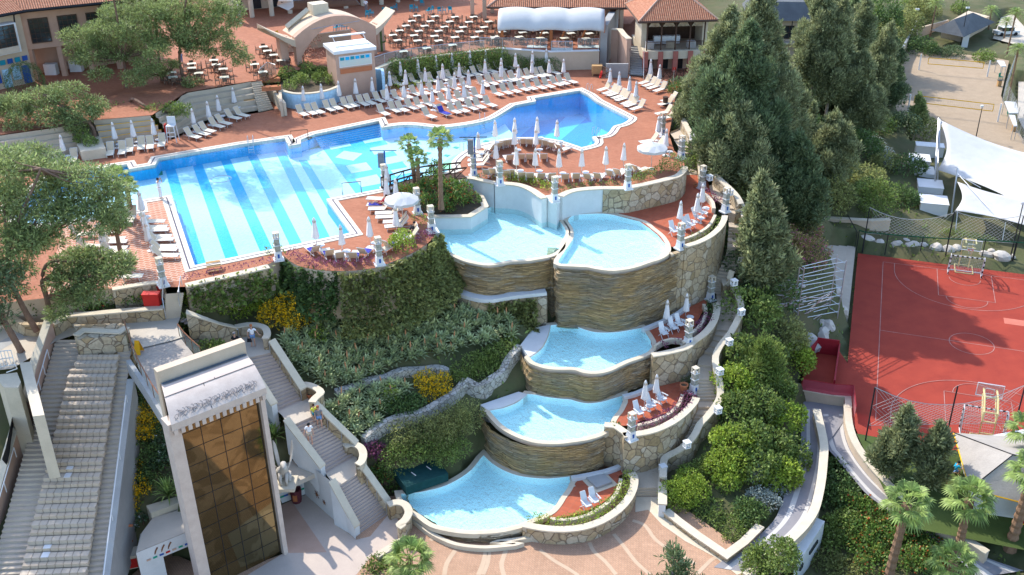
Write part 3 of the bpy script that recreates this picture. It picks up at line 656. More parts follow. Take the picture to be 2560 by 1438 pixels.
fr3 = P('c', ZD - .02,(1640,1035)) + P('', ZD - .02,(1690,230),(1740,185)) + [A(1760,150, ZD - .02), Vector((22,150, ZD))]; tag(WB().strip([Vector((p.x, p.y, 5.)) for p in fr3], fr3).build('deck_wall', 'beige'), 'beige wall under the deck edge behind the cypress trees', 'wall')
fr4 = [Vector((p.x, p.y, ZT - .01)) for p in terr[8:]]; 
# --- right-hand stair down the cascade
RS = [('', (1676,330),(1700,320),12.0,0),('r', (165,255),(255,270),11.7,2),('r', (222,310),(270,305),11.35,2),('r', (218,405),(302,405),10.1,7),('r', (215,560),(320,575),10.0,0),
   ('r', (330,585),(420,545),10.0,0),('r', (500,690),(560,680),10.0,0),('r', (545,750),(615,770),9.7,2),('r', (545,815),(630,830),9.0,4),('r', (545,860),(640,870),8.9,0),('r', (540,925),(640,925),8.3,3),
   ('r', (535,1010),(640,1020),7.9,2),('r', (520,1080),(640,1110),7.2,4),('r', (475,1170),(600,1190),6.5,4),('r', (440,1240),(545,1260),6.0,3),('r', (420,1330),(520,1340),5.2,4),
   ('k', (2025,120),(2120,100),5.0,1),('k', (2030,225),(2185,230),4.8,1),('k', (2020,330),(2205,340),4.55,2),('k', (2005,420),(2165,440),4.35,1),('k', (1960,500),(2110,540),4.0,2),('k', (1890,600),(2030,640),3.75,2),
   ('k', (1862,720),(1985,740),3.5,1),('k', (1860,850),(1992,855),3.3,0),('k', (1860,940),(2015,930),2.9,3),('k', (1862,1020),(2025,1020),2.4,3),('k', (1858,1090),(2020,1090),2.2,1),('k', (1840,1150),(1985,1160),2.0,0),
   ('k', (1812,1240),(1915,1250),1.5,3),('k', (1770,1300),(1850,1320),1.1,3),('o', (1735,290),(1800,330),.8,2),('o', (1600,385),(1700,430),.2,4),('o', (1490,450),(1570,500),-.25,3),
   ('o', (1320,520),(1540,560),-.25,0),('o', (1342,690),(1535,690),-.3,0),('o', (1342,690),(1535,690),-.3,0),('o', (1335,765),(1535,765),-.88,3)]
sec = [(P1(k, z, *l), P1(k, z, *r), z, n) for k, l, r, z, n in RS]
b = WB()
for (l0, r0, z0, _),(l1, r1, z1, n) in zip(sec, sec[1:]):
 if (l0 - l1).length < 1e-4: continue
 stairs(b, [r0, l0],[r1, l1], max(1, n))
for f_ in range(0): pass
tag(b.build('garden_stair', 'stepP'), 'long pale stone stair winding down beside the cascade pools', 'stair')
def rail(i0, i1, h, label, dense=3):
 pts = smooth([sec[i][1] + Vector((0,0, h)) for i in range(i0, i1 + 1)], dense)
 return wall('stair_parapet', offset(pts, .2, False) if True else pts, .4,[p.z - h - 1.6 for p in pts], 'rubble', 'cream', capw=.05, caph=.14, label=label, group='stone parapets of the garden stair')
rail(0,4,1.0, 'stone parapet at the very top of the garden stair under the cypress trees')
rail(5,8,1.0, 'stone parapet behind the dark soil planter of the garden stair')
rail(8,13,.9, 'stone parapet beside the steep middle flight of the garden stair')
rail(14,23,.95, 'stone parapet bulging out beside the scaffolding')
rail(23,34,.95, 'stone parapet on the outer side of the lower garden stair')
# --- left: path, amphitheatre, screen, main stair
b = WB(); stairs(b, P('e', ZD, (1415,1215),(1570,1205)), P('i', ZP, (1412,335),(1540,322)),12)
tag(b.build('garden_stair', 'stepP'), 'short pale stone stair from the pool deck down to the garden path', 'stair')
path = P('i', ZP, (-300,640),(-100,480),(0,420),(270,405),(470,405),(1415,318),(1545,318),(1525,370),(1560,490),(1470,520),(1180,590),(1085,480),(1060,440),(650,465),(480,522),(270,660),(100,760),(-300,800))
sheet('garden_path', path, 'conc', 'concrete garden path above the stone seats', 'path')
sheet('path_band', smooth(P('i', ZP + .006,(-60,560),(120,470),(300,425),(480,410)),3) + smooth(P('i', ZP + .006,(480,440),(320,460),(150,520),(-60,640)),3), 'grey', mask=False)
wall('stone_wall', P('i', ZP + .95,(440,372),(560,300),(800,282),(1100,255),(1398,232)),.4, ZP - .2, 'rubble', 'cream', label='rubble wall below the red flower bed along the garden path', group='rubble retaining walls')
wall('stone_wall', P('i', ZP + .9,(-80,210),(60,290),(200,370),(290,375),(440,372)),.4, ZP - .2, 'rubble', None, label='rubble wall under the leaning pine trunks', group='rubble retaining walls')
wall('stone_wall', P('e', ZD + .1,(960,1170),(1200,1130),(1405,1106)),.35, ZP + .4, 'rubble', 'cream', label='low rubble wall under the edge of the worn paving', group='rubble retaining walls')
wall('stone_wall', P('e', ZD + .2,(1590,1140),(1800,1090),(2050,1035),(2300,975)),.5, ZP + .2, 'rubble', 'cream', label='rubble wall half hidden by creepers below the pool corner', group='rubble retaining walls')
wall('stone_wall', P('i', ZP + .95,(650,470),(715,425)) + P('i', ZP + .95,(1020,440),(1085,398)),.35, ZP - 2.2, 'rubble', 'cream', label='rubble block wall at the head of the stone seats', group='rubble retaining walls')
tag(WB().prism(P('i', ZP, (655,470),(1085,455),(1095,560),(680,600)),7.6, ZP + .8).build('stone_wall', 'rubble'), 'square rubble bastion above the top row of seats', 'wall', 'rubble retaining walls')
aT = [A(138,850, ZP), A(330,850, ZP)]; aB = [Vector((-31.0,45.0,1.7)), Vector((-24.3,45.4,1.7))]
b = WB(); stairs(b, [aT[1], aT[0]],[aB[1], aB[0]],52)
tag(b.build('amphitheatre_steps', 'slab'), 'broad pale stone steps of the open air theatre', 'steps')
ORDR = ORD
for i in range(15):
 t_ = (i + 2.1) / 17.2; l = aT[0].lerp(aB[0], t_); r = aT[1].lerp(aB[1], t_)
 u = (r - l); a_, c_ = l + u * (.32 - .02 * t_ + (.05 if i < 1 else 0)), l + u * .88; d = (c_ - a_); L = d.length; d.normalize(); rz = math.atan2(d.y, d.x)
 row = thing('theatre_bench', 'grey and beige block seat row, %s row from the top of the theatre' % ORD[i], 'stone bench', (a_ + c_) / 2, rz, 'block seat rows of the theatre')
 nb = 8; wd = L / nb
 for nm, yy, zz, h in (('seat', -.12,.30,.34),('backrest', .34,.55,.26)):
  mb = MB()
  for k in range(nb): mb.box((-L / 2 + wd * (k + .5), yy, zz),(wd * .93,.44 if nm == 'seat' else .30, h))
  mb.build(nm, 'slab' if nm == 'seat' else 'beige', row)
 mb = MB().box((0,-.12,.06),(L * .98,.36,.14)); mb.build('base', 'slab', row)
 if i in (8,13): MB().box((wd * (-.6 if i == 8 else -1.4),-.12,.48),(wd * .9,.46,.03)).box((wd * (-.6 if i == 8 else -1.4),.34,.70),(wd * .9,.32,.03)).build('white_cover', 'white', row)
pr = [aT[1].lerp(aB[1], t_ / 10) + Vector((.35,0,.45)) for t_ in range(2,11)]
wall('theatre_wall', pr, .45,0, 'grey', None, label='grey sloping wall on the garden side of the theatre')
def handrail(pts, label, h=.0, posts=4, mat='white', r=.035):
 t = thing('handrail', label, 'handrail', pts[0],0, 'handrails along the steps'); WB().tube(pts, r, 6).build('rail', mat, t)
 for i in range(posts):
  p = resample(pts, posts)[i]; WB().tube([p - Vector((0,0,.75)), p], r * .8,5).build('post', mat, t)
handrail([p + Vector((0,0,.55)) for p in pr[1:]], 'long white handrail on the grey theatre wall')
pl_ = [aT[0].lerp(aB[0], t_ / 10) for t_ in range(0,11)]
handrail([p + Vector((.1,0,1.0)) for p in pl_[1:4]], 'short white handrail against the upper pink theatre wall')
handrail([p + Vector((-.3,0,.9)) for p in pl_[5:10]], 'white handrail beside the lower curved pink wall of the theatre')
wall('theatre_wall', [aT[0] + Vector((-.3,.4,1.5)), aT[0].lerp(aB[0],.2) + Vector((-.3,0,1.6)), aT[0].lerp(aB[0],.33) + Vector((-.3,0,1.2))],.35,4, 'pink', 'cream', label='pink rendered wall beside the top theatre steps')
wall('theatre_wall', [p + Vector((-.7,0,.8)) for p in pl_[4:]],.35,-1, 'pink', 'cream', label='wavy pink wall along the lower theatre steps')
tag(WB().prism(P('v', 11,(190,480),(310,470),(455,1030),(330,1045)),6,10.6).build('theatre_pier', 'cream'), 'tall cream pier at the left edge of the theatre', 'pier')
tag(WB().prism(P('v', 10.5,(-40,665),(180,640),(220,740),(190,800),(40,800),(-40,700)),4,10.5).build('theatre_pier', 'cream'), 'cream gate pier with a lamp below the white railing', 'pier')
t = thing('stage_curtain', 'black fabric screen leaning beside the lower theatre wall', 'curtain', P1('v', 7,150,1200))
WB().strip(P('v', 8.3,(235,970),(130,1100),(60,1438),(20,1560)), P('v', 6.2,(290,1090),(200,1170),(110,1500),(70,1620))).build('cloth', 'kcloth', t)
t = thing('gate_railing', 'white tubular gate railing on the cream pier', 'railing', P1('v', 10.5,60,600))
for dz in (.0,.55,1.1): WB().tube([p + Vector((0,0, dz)) for p in P('v', 10.5,(-60,600),(60,570),(160,560))],.035,5).build('rail', 'white', t)
for k in range(7): p = P1('v', 10.5,-60 + 36 * k, 600 - 7 * k); WB().tube([p, p + Vector((0,0,1.1))],.025,5).build('bar', 'white', t)
WB().tube(P('v', 11.6,(160,560)) + P('v', 11.2,(180,600)) + P('v', 10.6,(70,640)),.035,5).build('rail', 'white', t)
sheet('stage_floor', P('v', 1.5,(-200,800),(120,820),(100,1100),(-50,1500),(-200,2000)), 'grey', mask=False)
TL, TR = A(442,1046,12.1), A(640,968,12.1); BR = Vector((TR.x, TR.y + .35, ZL)); BL = Vector((TL.x, TL.y + .35, ZL)); PL, PR = A(397,931,13.6), A(607,858,13.6)
sg = thing('glass_screen', 'tall slanted mirrored glass front under a carved stone roof', 'glass wall', BR)
nn = (TR - BR).cross(TL - BR).normalized()
if nn.y > 0: nn = -nn
gm = NG('mirror_glass'); v = gm.pos((1,1,1))
gc = gm.mix(gm.ramp(gm.noise(v, .35,3,.5,1.5),(.46,0.),(.5,1.)),(.25,.205,.11),(.18,.145,.075))
m['mirror'] = gm.bsdf(gc, .04,.5, None, Metallic=.92)
def on(s, t_): return BL.lerp(BR, s).lerp(TL.lerp(TR, s), t_)
WB().add([on(0,0), on(1,0), on(1,1), on(0,1)],[(0,1,2,3)]).build('glass', 'mirror', sg)
for s in (.02,.25,.5,.75,.98): WB().tube([on(s, 0) + nn * .02, on(s, 1) + nn * .02],.018,4).build('mullion', 'dark', sg)
for k in range(1,11): WB().tube([on(.02, k / 11) + nn * .015, on(.98, k / 11) + nn * .015],.014,4).build('transom', 'dark', sg)
def slab(name, s0, s1, mat, out, back):
 q = [on(s0,0), on(s1,0), on(s1,1.), on(s0,1.)]; a = [p + nn * out for p in q]; c = [p - nn * back for p in q]
 return WB().add(a + c, [(0,1,2,3),(7,6,5,4),(0,4,5,1),(1,5,6,2),(2,6,7,3),(3,7,4,0)]).build(name, mat, sg)
slab('side_pier', -.14,0, 'marble', .35,.6); slab('side_pier', 1.0,1.06, 'marble', .35,.5)
e = (TR - TL).normalized(); EL, ER = TL - e * .55 + nn * .5, TR + e * .4 + nn * .5
EL.z = ER.z = 12.15; PL2, PR2 = PL + Vector((0,0,-.75)), PR + Vector((0,0,-.75))
def arc(a, c): # gently convex roof section
 return [a.lerp(c, t_ / 6) + Vector((0,0,.42 * math.sin(math.pi * t_ / 6))) for t_ in range(7)]
ra, rb = arc(EL, PL2), arc(ER, PR2)
WB().strip(ra, rb, True).strip([p - Vector((0,0,.25)) for p in ra], ra).strip(rb, [p - Vector((0,0,.25)) for p in rb]).build('roof', 'marble', sg, True)
WB().strip([EL, ER],[EL + Vector((0,0,-.45)), ER + Vector((0,0,-.45))]).strip([EL - Vector((0,0,.45)), ER - Vector((0,0,.45))],[TL - e * .5 - Vector((0,0,.2)), TR + e * .35 - Vector((0,0,.2))]).build('fascia', 'marble', sg)
b = WB()
for k in range(14):
 p = EL.lerp(ER, (k + .5) / 14) + nn * -.03; b.box(p - Vector((0,0,.6)),(.22,.12,.34), math.atan2(e.y, e.x))
b.build('crenel', 'marble', sg)
WB().prism([PL - e * .1, PR + e * .15, PR + e * .15 + Vector((-.35,.45,0)), PL - e * .1 + Vector((-.35,.45,0))],9,13.65).build('parapet', 'beige', sg)
b = WB()   # carved figure relief along the eave: little raised rings and strokes
for k in range(46):
 t_ = (k + .5) / 46; base = EL.lerp(ER, .06 + .86 * t_).lerp(PL2.lerp(PR2,.06 + .86 * t_),.07 + .10 * abs(math.sin(k * 1.9)))
 base.z = base.z + .42 * math.sin(math.pi * .12) + .02; rr = .09 + .06 * random.random()
 b.tube([base + Vector((math.cos(a) * rr, math.sin(a) * rr * .9,.10 * math.sin(a))) for a in np.linspace(0,5.6,8)],.013,4)
 b.tube([base + Vector((.08,-.05,0)), base + Vector((.14 * math.sin(k),-.3,-.04))],.018,4)
b.build('carved_relief', flat('carving_grey', (.26,.23,.22), None, 3, bump=0), sg)  # relief strokes in a darker grey than the roof stone
WB().tube([ra[3] + Vector((0,0,.02)), rb[3] + Vector((0,0,.02))],.018,4).tube([ra[6].lerp(rb[6],.55), ra[3].lerp(rb[3],.55) + Vector((0,0,.02))],.018,4).tube([ra[3].lerp(rb[3],.42) + Vector((0,0,.02)), ra[0].lerp(rb[0],.42) + Vector((0,0,.02))],.018,4).build('joint', 'dark', sg)
WB().strip(offset([PL2, PR2],.02, False),[PL2 + Vector((.25,-.3,.12)), PR2 + Vector((.25,-.3,.12))]).build('flashing', flat('blue_flashing', (.12,.16,.2), None, 3), sg)
WB().strip([TR + e * .3, BR + e * .3],[PR2 + e * .1, Vector((PR2.x, PR2.y, ZL)) + e * .1]).strip([TL - e * .5, BL - e * .5],[PL2, Vector((PL2.x, PL2.y, ZL))]).build('side_wall', 'marble', sg)
bw = P('q', 9.92,(100,235),(530,200),(790,330),(1010,600),(560,880),(540,1050),(760,1400),(660,1438),(480,1180),(300,860),(170,560))
sheet('boardwalk', bw, flat('boardwalk_planks', (.40,.35,.30),(.30,.26,.23),1.5, bs=8), 'weathered boardwalk running to the stone roof', 'boardwalk', mask=False)
def glassrail(pts, label, h=1.0, cat='glass railing', grp='glass railings', mat='bronze'):
 t = thing('glass_railing', label, cat, pts[0],0, grp); up = [p + Vector((0,0, h)) for p in pts]
 WB().tube(up, .04,5).build('handrail', mat, t); WB().strip(pts, [p - Vector((0,0,.06)) for p in up]).build('pane', 'glass', t)
 for p, q in zip(pts, up): WB().tube([p, q],.025,5).build('post', mat, t)
 return t
glassrail(resample(P('q', 9.95,(795,330),(900,470),(1090,640)),4), 'bronze topped glass railing between boardwalk and yellow palm bed')
glassrail(resample(P('q', 9.95,(90,290),(140,450),(175,560),(300,860),(480,1180),(670,1445)),9), 'bronze topped glass railing on the outer edge of the boardwalk')
wall('boardwalk_beam', resample(P('q', 9.9,(110,640),(290,900),(480,1200),(640,1450)),5),.3,8.9, 'grey', None, label='grey edge beam under the boardwalk railing', cat='beam')
def quadstair(name, k0, z0, lr0, k1, z1, lr1, n, mat, label):
 b = WB(); stairs(b, [P1(k0, z0, *lr0[1]), P1(k0, z0, *lr0[0])],[P1(k1, z1, *lr1[1]), P1(k1, z1, *lr1[0])], n)
 return tag(b.build(name, mat), label, 'stair')
quadstair('stair_flight', 'q', ZP, ((800,110),(850,60)), 'q', 7.72,((1420,440),(1540,290)),13, 'step', 'upper flight of brown steps beside the yellow palm')
S1 = ((P1('q', 7.7,1650,620), P1('q', 7.7,2010,540)),(P1('q', 4.85,2105,1330), P1('q', 4.85,2430,1185)))
S2 = ((P1('n', 4.82,425,165), P1('n', 4.82,640,70)),(P1('n', 1.98,735,570), P1('n', 1.98,1000,415)))
S3 = ((P1('n', 1.95,818,690), P1('n', 1.95,1015,565)),(P1('n', ZL + .02,1030,1080), P1('n', ZL + .02,1265,915)))
for i, S in enumerate((S1, S2, S3)):
 b = WB(); stairs(b, [S[0][1], S[0][0]],[S[1][1], S[1][0]],16)
 tag(b.build('stair_flight', 'step'), '%s flight of the broad brown stair' % ('top', 'middle', 'bottom')[i], 'stair')
sheet('stair_landing', P('q', 7.7,(1420,440),(1530,290),(1640,230),(1800,190),(1900,230),(1870,330),(2010,545),(1650,625)), 'conc', 'upper landing of the broad stair', 'landing')
sheet('stair_landing', [S1[1][0], S1[1][1]] + P('j', 4.83,(640,975),(620,1040)) + [S2[0][1], S2[0][0]] + P('j', 4.83,(360,1160)), 'conc', 'middle landing of the broad stair', 'landing')
sheet('stair_landing', [S2[1][0], S2[1][1]] + P('n', 1.96,(1000,470)) + [S3[0][1], S3[0][0]], 'conc', 'lower landing of the broad stair', 'landing')
hh = Vector((0,0,.95))
rw = [P1('q', 8.7,900,5), P1('q', 8.8,1330,150), P1('q', 8.7,1530,195)]; rw = P('q', 0,(880,-10,10.9),(1100,70,10.3),(1340,150,9.4),(1530,190,8.75))
wall('stair_parapet', rw, .4,[8.5,8,7.2,7], 'rubble', 'cream', label='rubble parapet above the upper brown steps', group='parapets of the broad stair')
c_ = smooth(P('q', 8.65,(1530,190),(1700,160),(1830,170),(1930,210),(1960,290),(1930,350)),3)
wall('stair_parapet', c_, .35,6.5, 'rubble', 'cream', label='round stone niche wall at the upper landing', group='parapets of the broad stair')
def flank(S, side, h, label, mat='rubble', ext=None, foot=1.6):
 a, c = S[0][side] + Vector((0,0, h)), S[1][side] + Vector((0,0, h)); d = .22 * (1 if side == 1 else -1)
 per = Vector((c.y - a.y, a.x - c.x, 0)).normalized(); per = per if (per.x > 0) == (d > 0) else -per
 pts = [p + per * .22 for p in resample([a, c],6)]
 if ext: pts += ext
 wall('stair_parapet', pts, .42,[p.z - h - foot for p in pts], mat, 'cream', caph=.12, label=label, group='parapets of the broad stair')
flank(S1,1,.95, 'stone parapet between the top flight and the aloe slope'); flank(S2,1,.95, 'stone parapet between the middle flight and the lower garden'); flank(S3,1,.95, 'stone parapet beside the bottom flight')
flank(S1,0,.8, 'white parapet along the glass screen side of the top flight', 'plaster', foot=3); flank(S2,0,.8, 'white parapet above the winged statue', 'plaster', foot=2); flank(S3,0,.8, 'white parapet above the painted alcove wall', 'plaster', foot=4)
for k, z, pts, lb in (('j', 5.8,((490,905),(560,890),(640,915),(690,960),(640,1010),(615,1045)), 'round stone niche wall at the middle landing'),
       ('n', 2.9,((890,330),(960,310),(1030,340),(1055,400),(1040,460),(1005,490)), 'round stone niche wall at the lower landing'),
       ('n', .35,((1265,830),(1340,810),(1410,830),(1445,890),(1415,960),(1370,1000),(1400,1025)), 'round stone niche wall at the foot of the broad stair')):
 wall('stair_parapet', smooth(P(k, z, *pts),3),.38, z - 2.2, 'rubble', 'cream', label=lb, group='parapets of the broad stair')
for S, lb in ((S1, 'silver handrail beside the top flight'),(S2, 'silver handrail beside the middle flight'),(S3, 'silver handrail beside the bottom flight')):
 handrail([S[0][1] + Vector((-.05,0,.85)), S[1][1] + Vector((-.05,0,.85))], lb, mat='steel')
handrail(P('q', 0,(900,10,10.5),(1330,160,9.1),(1570,235,8.5)), 'silver handrail along the upper rubble parapet', mat='steel')
handrail(P('e', 0,(1395,1080,13),(1390,1250,11.6),(1405,1340,11)), 'steel handrail left of the short stair', mat='steel'); handrail(P('e', 0,(1545,1060,13),(1525,1200,12.4),(1525,1300,11)), 'steel handrail right of the short stair', mat='steel')
al = thing('alcove', 'white walled alcove with painted figures under the winged statue', 'alcove', P1('u', ZL, 560,530))
ar = P('u', 2.0,(205,495),(680,285),(590,190),(480,110),(330,180),(190,330)); WB().prism(ar, 1.65,2.0).build('roof_slab', 'conc', al)
bk = P('u', ZL, (230,650),(555,525)); WB().add([bk[0], bk[1], bk[1] + Vector((0,0,2.6)), bk[0] + Vector((0,0,2.6))],[(0,1,2,3)]).build('back_wall', 'plaster', al)
sw = P('u', ZL, (555,525),(1130,1035)); 
WB().add([sw[0], sw[1], Vector((sw[1].x, sw[1].y, -.1)), S3[0][0] + Vector((-.25,-.15,.7)), Vector((sw[0].x, sw[0].y, 2.2))],[(0,1,2,3,4)]).build('side_wall', 'plaster', al)
wn = (sw[1] - sw[0]).cross(Vector((0,0,1))).normalized(); wn = wn if wn.x < 0 else -wn
for (s, h, sz) in ((.20,1.75,.2),(.28,1.05,.32),(.42,.9,.22)):   # ant-like painted emblems
 c0 = sw[0].lerp(sw[1], s) + Vector((0,0, h)) + wn * .03; e1 = (sw[1] - sw[0]).normalized(); b = WB()
 for q in range(6):
  a_ = q * math.pi / 3 + .3; b.tube([c0, c0 + (e1 * math.cos(a_) + Vector((0,0, math.sin(a_)))) * sz],.02,4)
 b.lathe([(.02,-sz * .4),(sz * .3,-sz * .2),(sz * .2,0),(sz * .3, sz * .2),(.02, sz * .4)], c0,8); b.build('painted_figure', 'bronze', al)
e1 = (bk[1] - bk[0]).normalized(); bn = Vector((e1.y, -e1.x, 0)); bn = bn if bn.y < 0 else -bn
for k, cm in enumerate(('pink', 'poolgreen', 'blue', 'pink', 'poolgreen', 'red', 'poolgreen')):
 c0 = bk[0].lerp(bk[1],.08 + .14 * k) + Vector((0,0,.55)) + bn * .02
 WB().box(c0,(.3,.03,.14), math.atan2(e1.y, e1.x)).build('painted_tile', cm, al)
for s, h, cm in ((.32,1.3, 'red'),(.66,1.5, 'poolgreen')):
 WB().box(bk[0].lerp(bk[1], s) + Vector((0,0, h)) + bn * .03,(.5,.04,.42), math.atan2(e1.y, e1.x)).build('sign', flat('pink_sign', (.55,.03,.15), None, 2, bump=0) if cm == 'red' else cm, al)
al2 = thing('alcove', 'low white roofed alcove left of the glass screen', 'alcove', P1('m', 0,1500,1200))
r2 = P('m', 2.2,(1165,1245),(1715,1020),(1690,990),(1640,850),(1310,945),(1210,1080)); WB().prism(r2,1.85,2.2).build('roof_slab', 'conc', al2)
WB().prism(P('m', 2.25,(1300,945),(1260,880),(1560,790),(1610,830)),.5,2.6).build('kerb', 'cream', al2)
f0, f1 = P('m', 2.2,(1165,1250),(1720,1022)); b = WB().add([f0, f1, f1 - Vector((0,0,1.1)), f0 - Vector((0,0,1.1))],[(3,2,1,0)]); b.build('fascia', 'plaster', al2)
WB().add([f0, f0 + Vector((-.3,1.8,0)), f0 + Vector((-.3,1.8,-4)), f0 - Vector((0,0,4))],[(0,1,2,3)]).add([f0 - Vector((0,0,1.1)), f0 - Vector((0,0,4)), f0 + Vector((1.2,.9,-4)), f0 + Vector((1.2,.9,-1.1))],[(0,1,2,3)]).build('side_wall', 'plaster', al2)
fe = (f1 - f0).normalized()
for k in range(8): WB().box(f0 + fe * (.5 + .32 * k) * 1.25 + Vector((.02,-.03,-.85)),(.26,.03,.12), math.atan2(fe.y, fe.x)).build('painted_tile', ('pink', 'poolgreen', 'blue', 'red')[k % 4], al2)
for k in range(3): p = f0 + fe * (1.15 + .42 * k) + Vector((.02,-.04,-.4)); WB().tube([p + Vector((-.12,0,-.25)), p + Vector((0,0,.05)), p + fe * .12 + Vector((0,0,.2))],.05,5).build('painted_figure', 'bronze', al2)
# --- plaza
pz = tiles('plaza_brick', (.50,.30,.19),(.44,.255,.16),(.38,.24,.16),.26,.13,.9,.03, stain=.5)
sheet('plaza', [Vector((-27,20, ZL)), Vector((13,20, ZL)), A(1890,1445, ZL), A(1860,1375, ZL), A(1660,1235, ZL), A(1560,1160, ZL), A(1300,1170, ZL), A(1010,1240, ZL), A(765,1240, ZL), A(700,1270, ZL), A(712,1383, ZL), A(560,1440, ZL), A(400,1370, ZL), A(330,1438, ZL), Vector((-27,30, ZL))], pz, 'brick paved plaza at the foot of the cascade', 'plaza')
sheet('plaza_slab', fl(P('u', ZL, (250,660),(560,530),(1130,1040),(1290,1000),(1490,760),(1600,800),(1660,1010),(1300,1230),(1130,1438),(300,1700),(-100,1438),(330,1180)), ZL + .005), flat('pale_plaza_slab', (.52,.43,.36),(.44,.36,.31),.6), mask=False)
sheet('plaza_band', fl(P('u', ZL, (250,660),(400,600),(800,1180),(340,1190)), ZL + .009), 'pink', mask=False)
wall('plaza_kerb', fl(P('u', ZL, (1360,1260),(1680,1060)), ZL + .3),.5, ZL - .1, 'cream', None, label='cream kerb step between the stair foot and the palm bed', cat='kerb')
bandm = flat('plaza_band_stone', (.50,.37,.26),(.45,.33,.23),1.2)
for q in (((1640,1150),(1690,1120),(1720,1090)),((1770,1438),(1790,1340),(1860,1230)),((2060,1440),(2100,1340),(2125,1240)),((2280,1440),(2260,1340),(2300,1220))):
 p = smooth(P('n', ZL + .01, *q),4); sheet('plaza_band', p + offset(p, .3, False)[::-1], bandm, mask=False)
for q in (((500,1230),(620,1320),(740,1390),(830,1450)),((920,1160),(960,1240),(1060,1330),(1150,1440)),((1130,1090),(1220,1200),(1320,1330),(1440,1440)),((1300,980),(1400,1020),(1480,1130),(1600,1220),(1740,1290),(1830,1350)),((1870,1440),(1990,1320),(2050,1290)),((60,1240),(50,1330),(10,1430))):
 p = smooth(P('o', ZL + .01, *q),4); sheet('plaza_band', p + offset(p, .26, False)[::-1], bandm, mask=False)
sheet('plaza_band', fl(P('o', ZL, (1330,770),(1540,770),(1600,880),(1800,1050),(2100,1270),(2300,1400),(2200,1438),(2020,1290),(1760,1150),(1560,1010),(1440,880),(1330,900)), ZL + .014), 'cream', mask=False)
wall('planter_wall', P('o', ZL + .45,(1590,880),(1700,970),(1860,1090),(2110,1260),(2260,1150),(2400,1010)),.45, ZL - .3, 'rubble', 'cream', label='stone kerb wall round the shrub triangle by the plaza', cat='kerb')
wall('stair_parapet', P('o', ZL + 1.1,(1565,480),(1562,830)),.45, ZL - .2, 'plaster', 'cream', label='white pier wall at the foot of the garden stair', group='stone parapets of the garden stair')
# --- ramp road with two lanes
rd = flat('blue_grey_paving', (.26,.25,.26),(.21,.205,.22),.8); band_ = flat('pale_road_band', (.52,.50,.47),(.46,.44,.42),1)
ZR = -.6
def zq(k, pts, z0, z1): n = len(pts); return P(k, 0, *[(x, y, z0 + (z1 - z0) * i / (n - 1)) for i, (x, y) in enumerate(pts)])
lL = smooth(zq('p', [(500,20),(490,200),(480,380),(440,520),(390,650),(330,800),(270,950),(150,1080),(0,1190),(-150,1290),(-260,1370)], ZR, ZL + .02),3)
lR = smooth(zq('p', [(640,20),(650,180),(665,330),(660,460),(640,600),(610,740),(570,880),(490,1010),(360,1140),(200,1280),(60,1420)], ZR, ZL + .02),3)
tag(WB().strip(resample(lL, 30), resample(lR, 30)).build('ramp_road', rd), 'left lane of the curved ramp road', 'road', kind='structure')
rL = smooth(zq('p', [(640,60),(700,330),(760,400),(850,510),(950,630),(1050,745),(1200,860),(1300,935),(1450,1035),(1600,1120),(1750,1230),(1900,1360),(2000,1460)], ZR, -1.9),3)
rR = smooth(zq('p', [(880,60),(890,250),(960,420),(1050,550),(1150,660),(1280,770),(1400,860),(1540,960),(1700,1060),(1860,1170),(2080,1290),(2250,1350),(2397,1400)], ZR, -1.9),3)
tag(WB().strip(resample(rL, 36), resample(rR, 36)).build('ramp_road', rd), 'right lane of the curved ramp road', 'road', kind='structure')
MASK.append(([tuple(p) for p in lL] + [tuple(p) for p in lR[::-1]], ZL)); MASK.append(([tuple(p) for p in rL] + [tuple(p) for p in rR[::-1]],-1.6))
sheet('ramp_road', P('p', ZR, (500,25),(510,-50),(880,-20),(885,80),(700,330),(640,60),(560,40)), rd)
def lanebands(a, c, fs):
 for f0_, f1_ in fs:
  A1, C1 = resample(a, 30), resample(c, 30)
  tag(WB().strip([p.lerp(q, f0_) + Vector((0,0,.008)) for p, q in zip(A1, C1)],[p.lerp(q, f1_) + Vector((0,0,.008)) for p, q in zip(A1, C1)]).build('road_band', band_), kind='structure')
lanebands(lL, lR, ((.28,.46),(.80,.93))); lanebands(rL, rR, ((.16,.34),(.72,.86)))
cw = smooth(zq('p', [(622,15),(655,160),(685,310),(680,450),(665,600),(640,740),(600,880),(515,1010),(390,1135),(260,1245),(110,1370),(20,1440)], ZR + .9, ZL + .75),3)
wall('ramp_wall', cw, .45,-3.5, 'beige', 'cream', label='central curved wall dividing the two ramp lanes')
ow = smooth(zq('p', [(885,-20),(900,140),(950,290),(1040,430),(1150,560),(1300,715),(1450,840),(1700,1010),(1900,1120),(2085,1240)],.35,-.9),3)
wall('ramp_wall', ow, .4,-2.5, 'beige', 'cream', label='outer curved wall between the ramp and the lawn')
wall('ramp_wall', P('l', .35,(480,925),(700,965),(890,990),(895,1090)),.35,-1.5, 'beige', 'cream', label='back wall at the top of the ramp road')
aw = thing('arcade_wall', 'white arcade wall with dark slit windows below the ramp road', 'wall', P1('p', -3,600,1250))
a0, a1 = A(2062,1303,-.7), A(1985,1425,-.9)
WB().add([a0, a1, a1 - Vector((0,0,3)), a0 - Vector((0,0,3))],[(0,1,2,3)]).add([a0, a1, a1 + Vector((-1,.3,0)), a0 + Vector((-1.2,.9,0))],[(0,1,2,3)]).build('wall', 'plaster', aw)
ae = (a1 - a0).normalized(); an = Vector((.02,0,0)) + Vector((-ae.y, ae.x, 0)) * .03
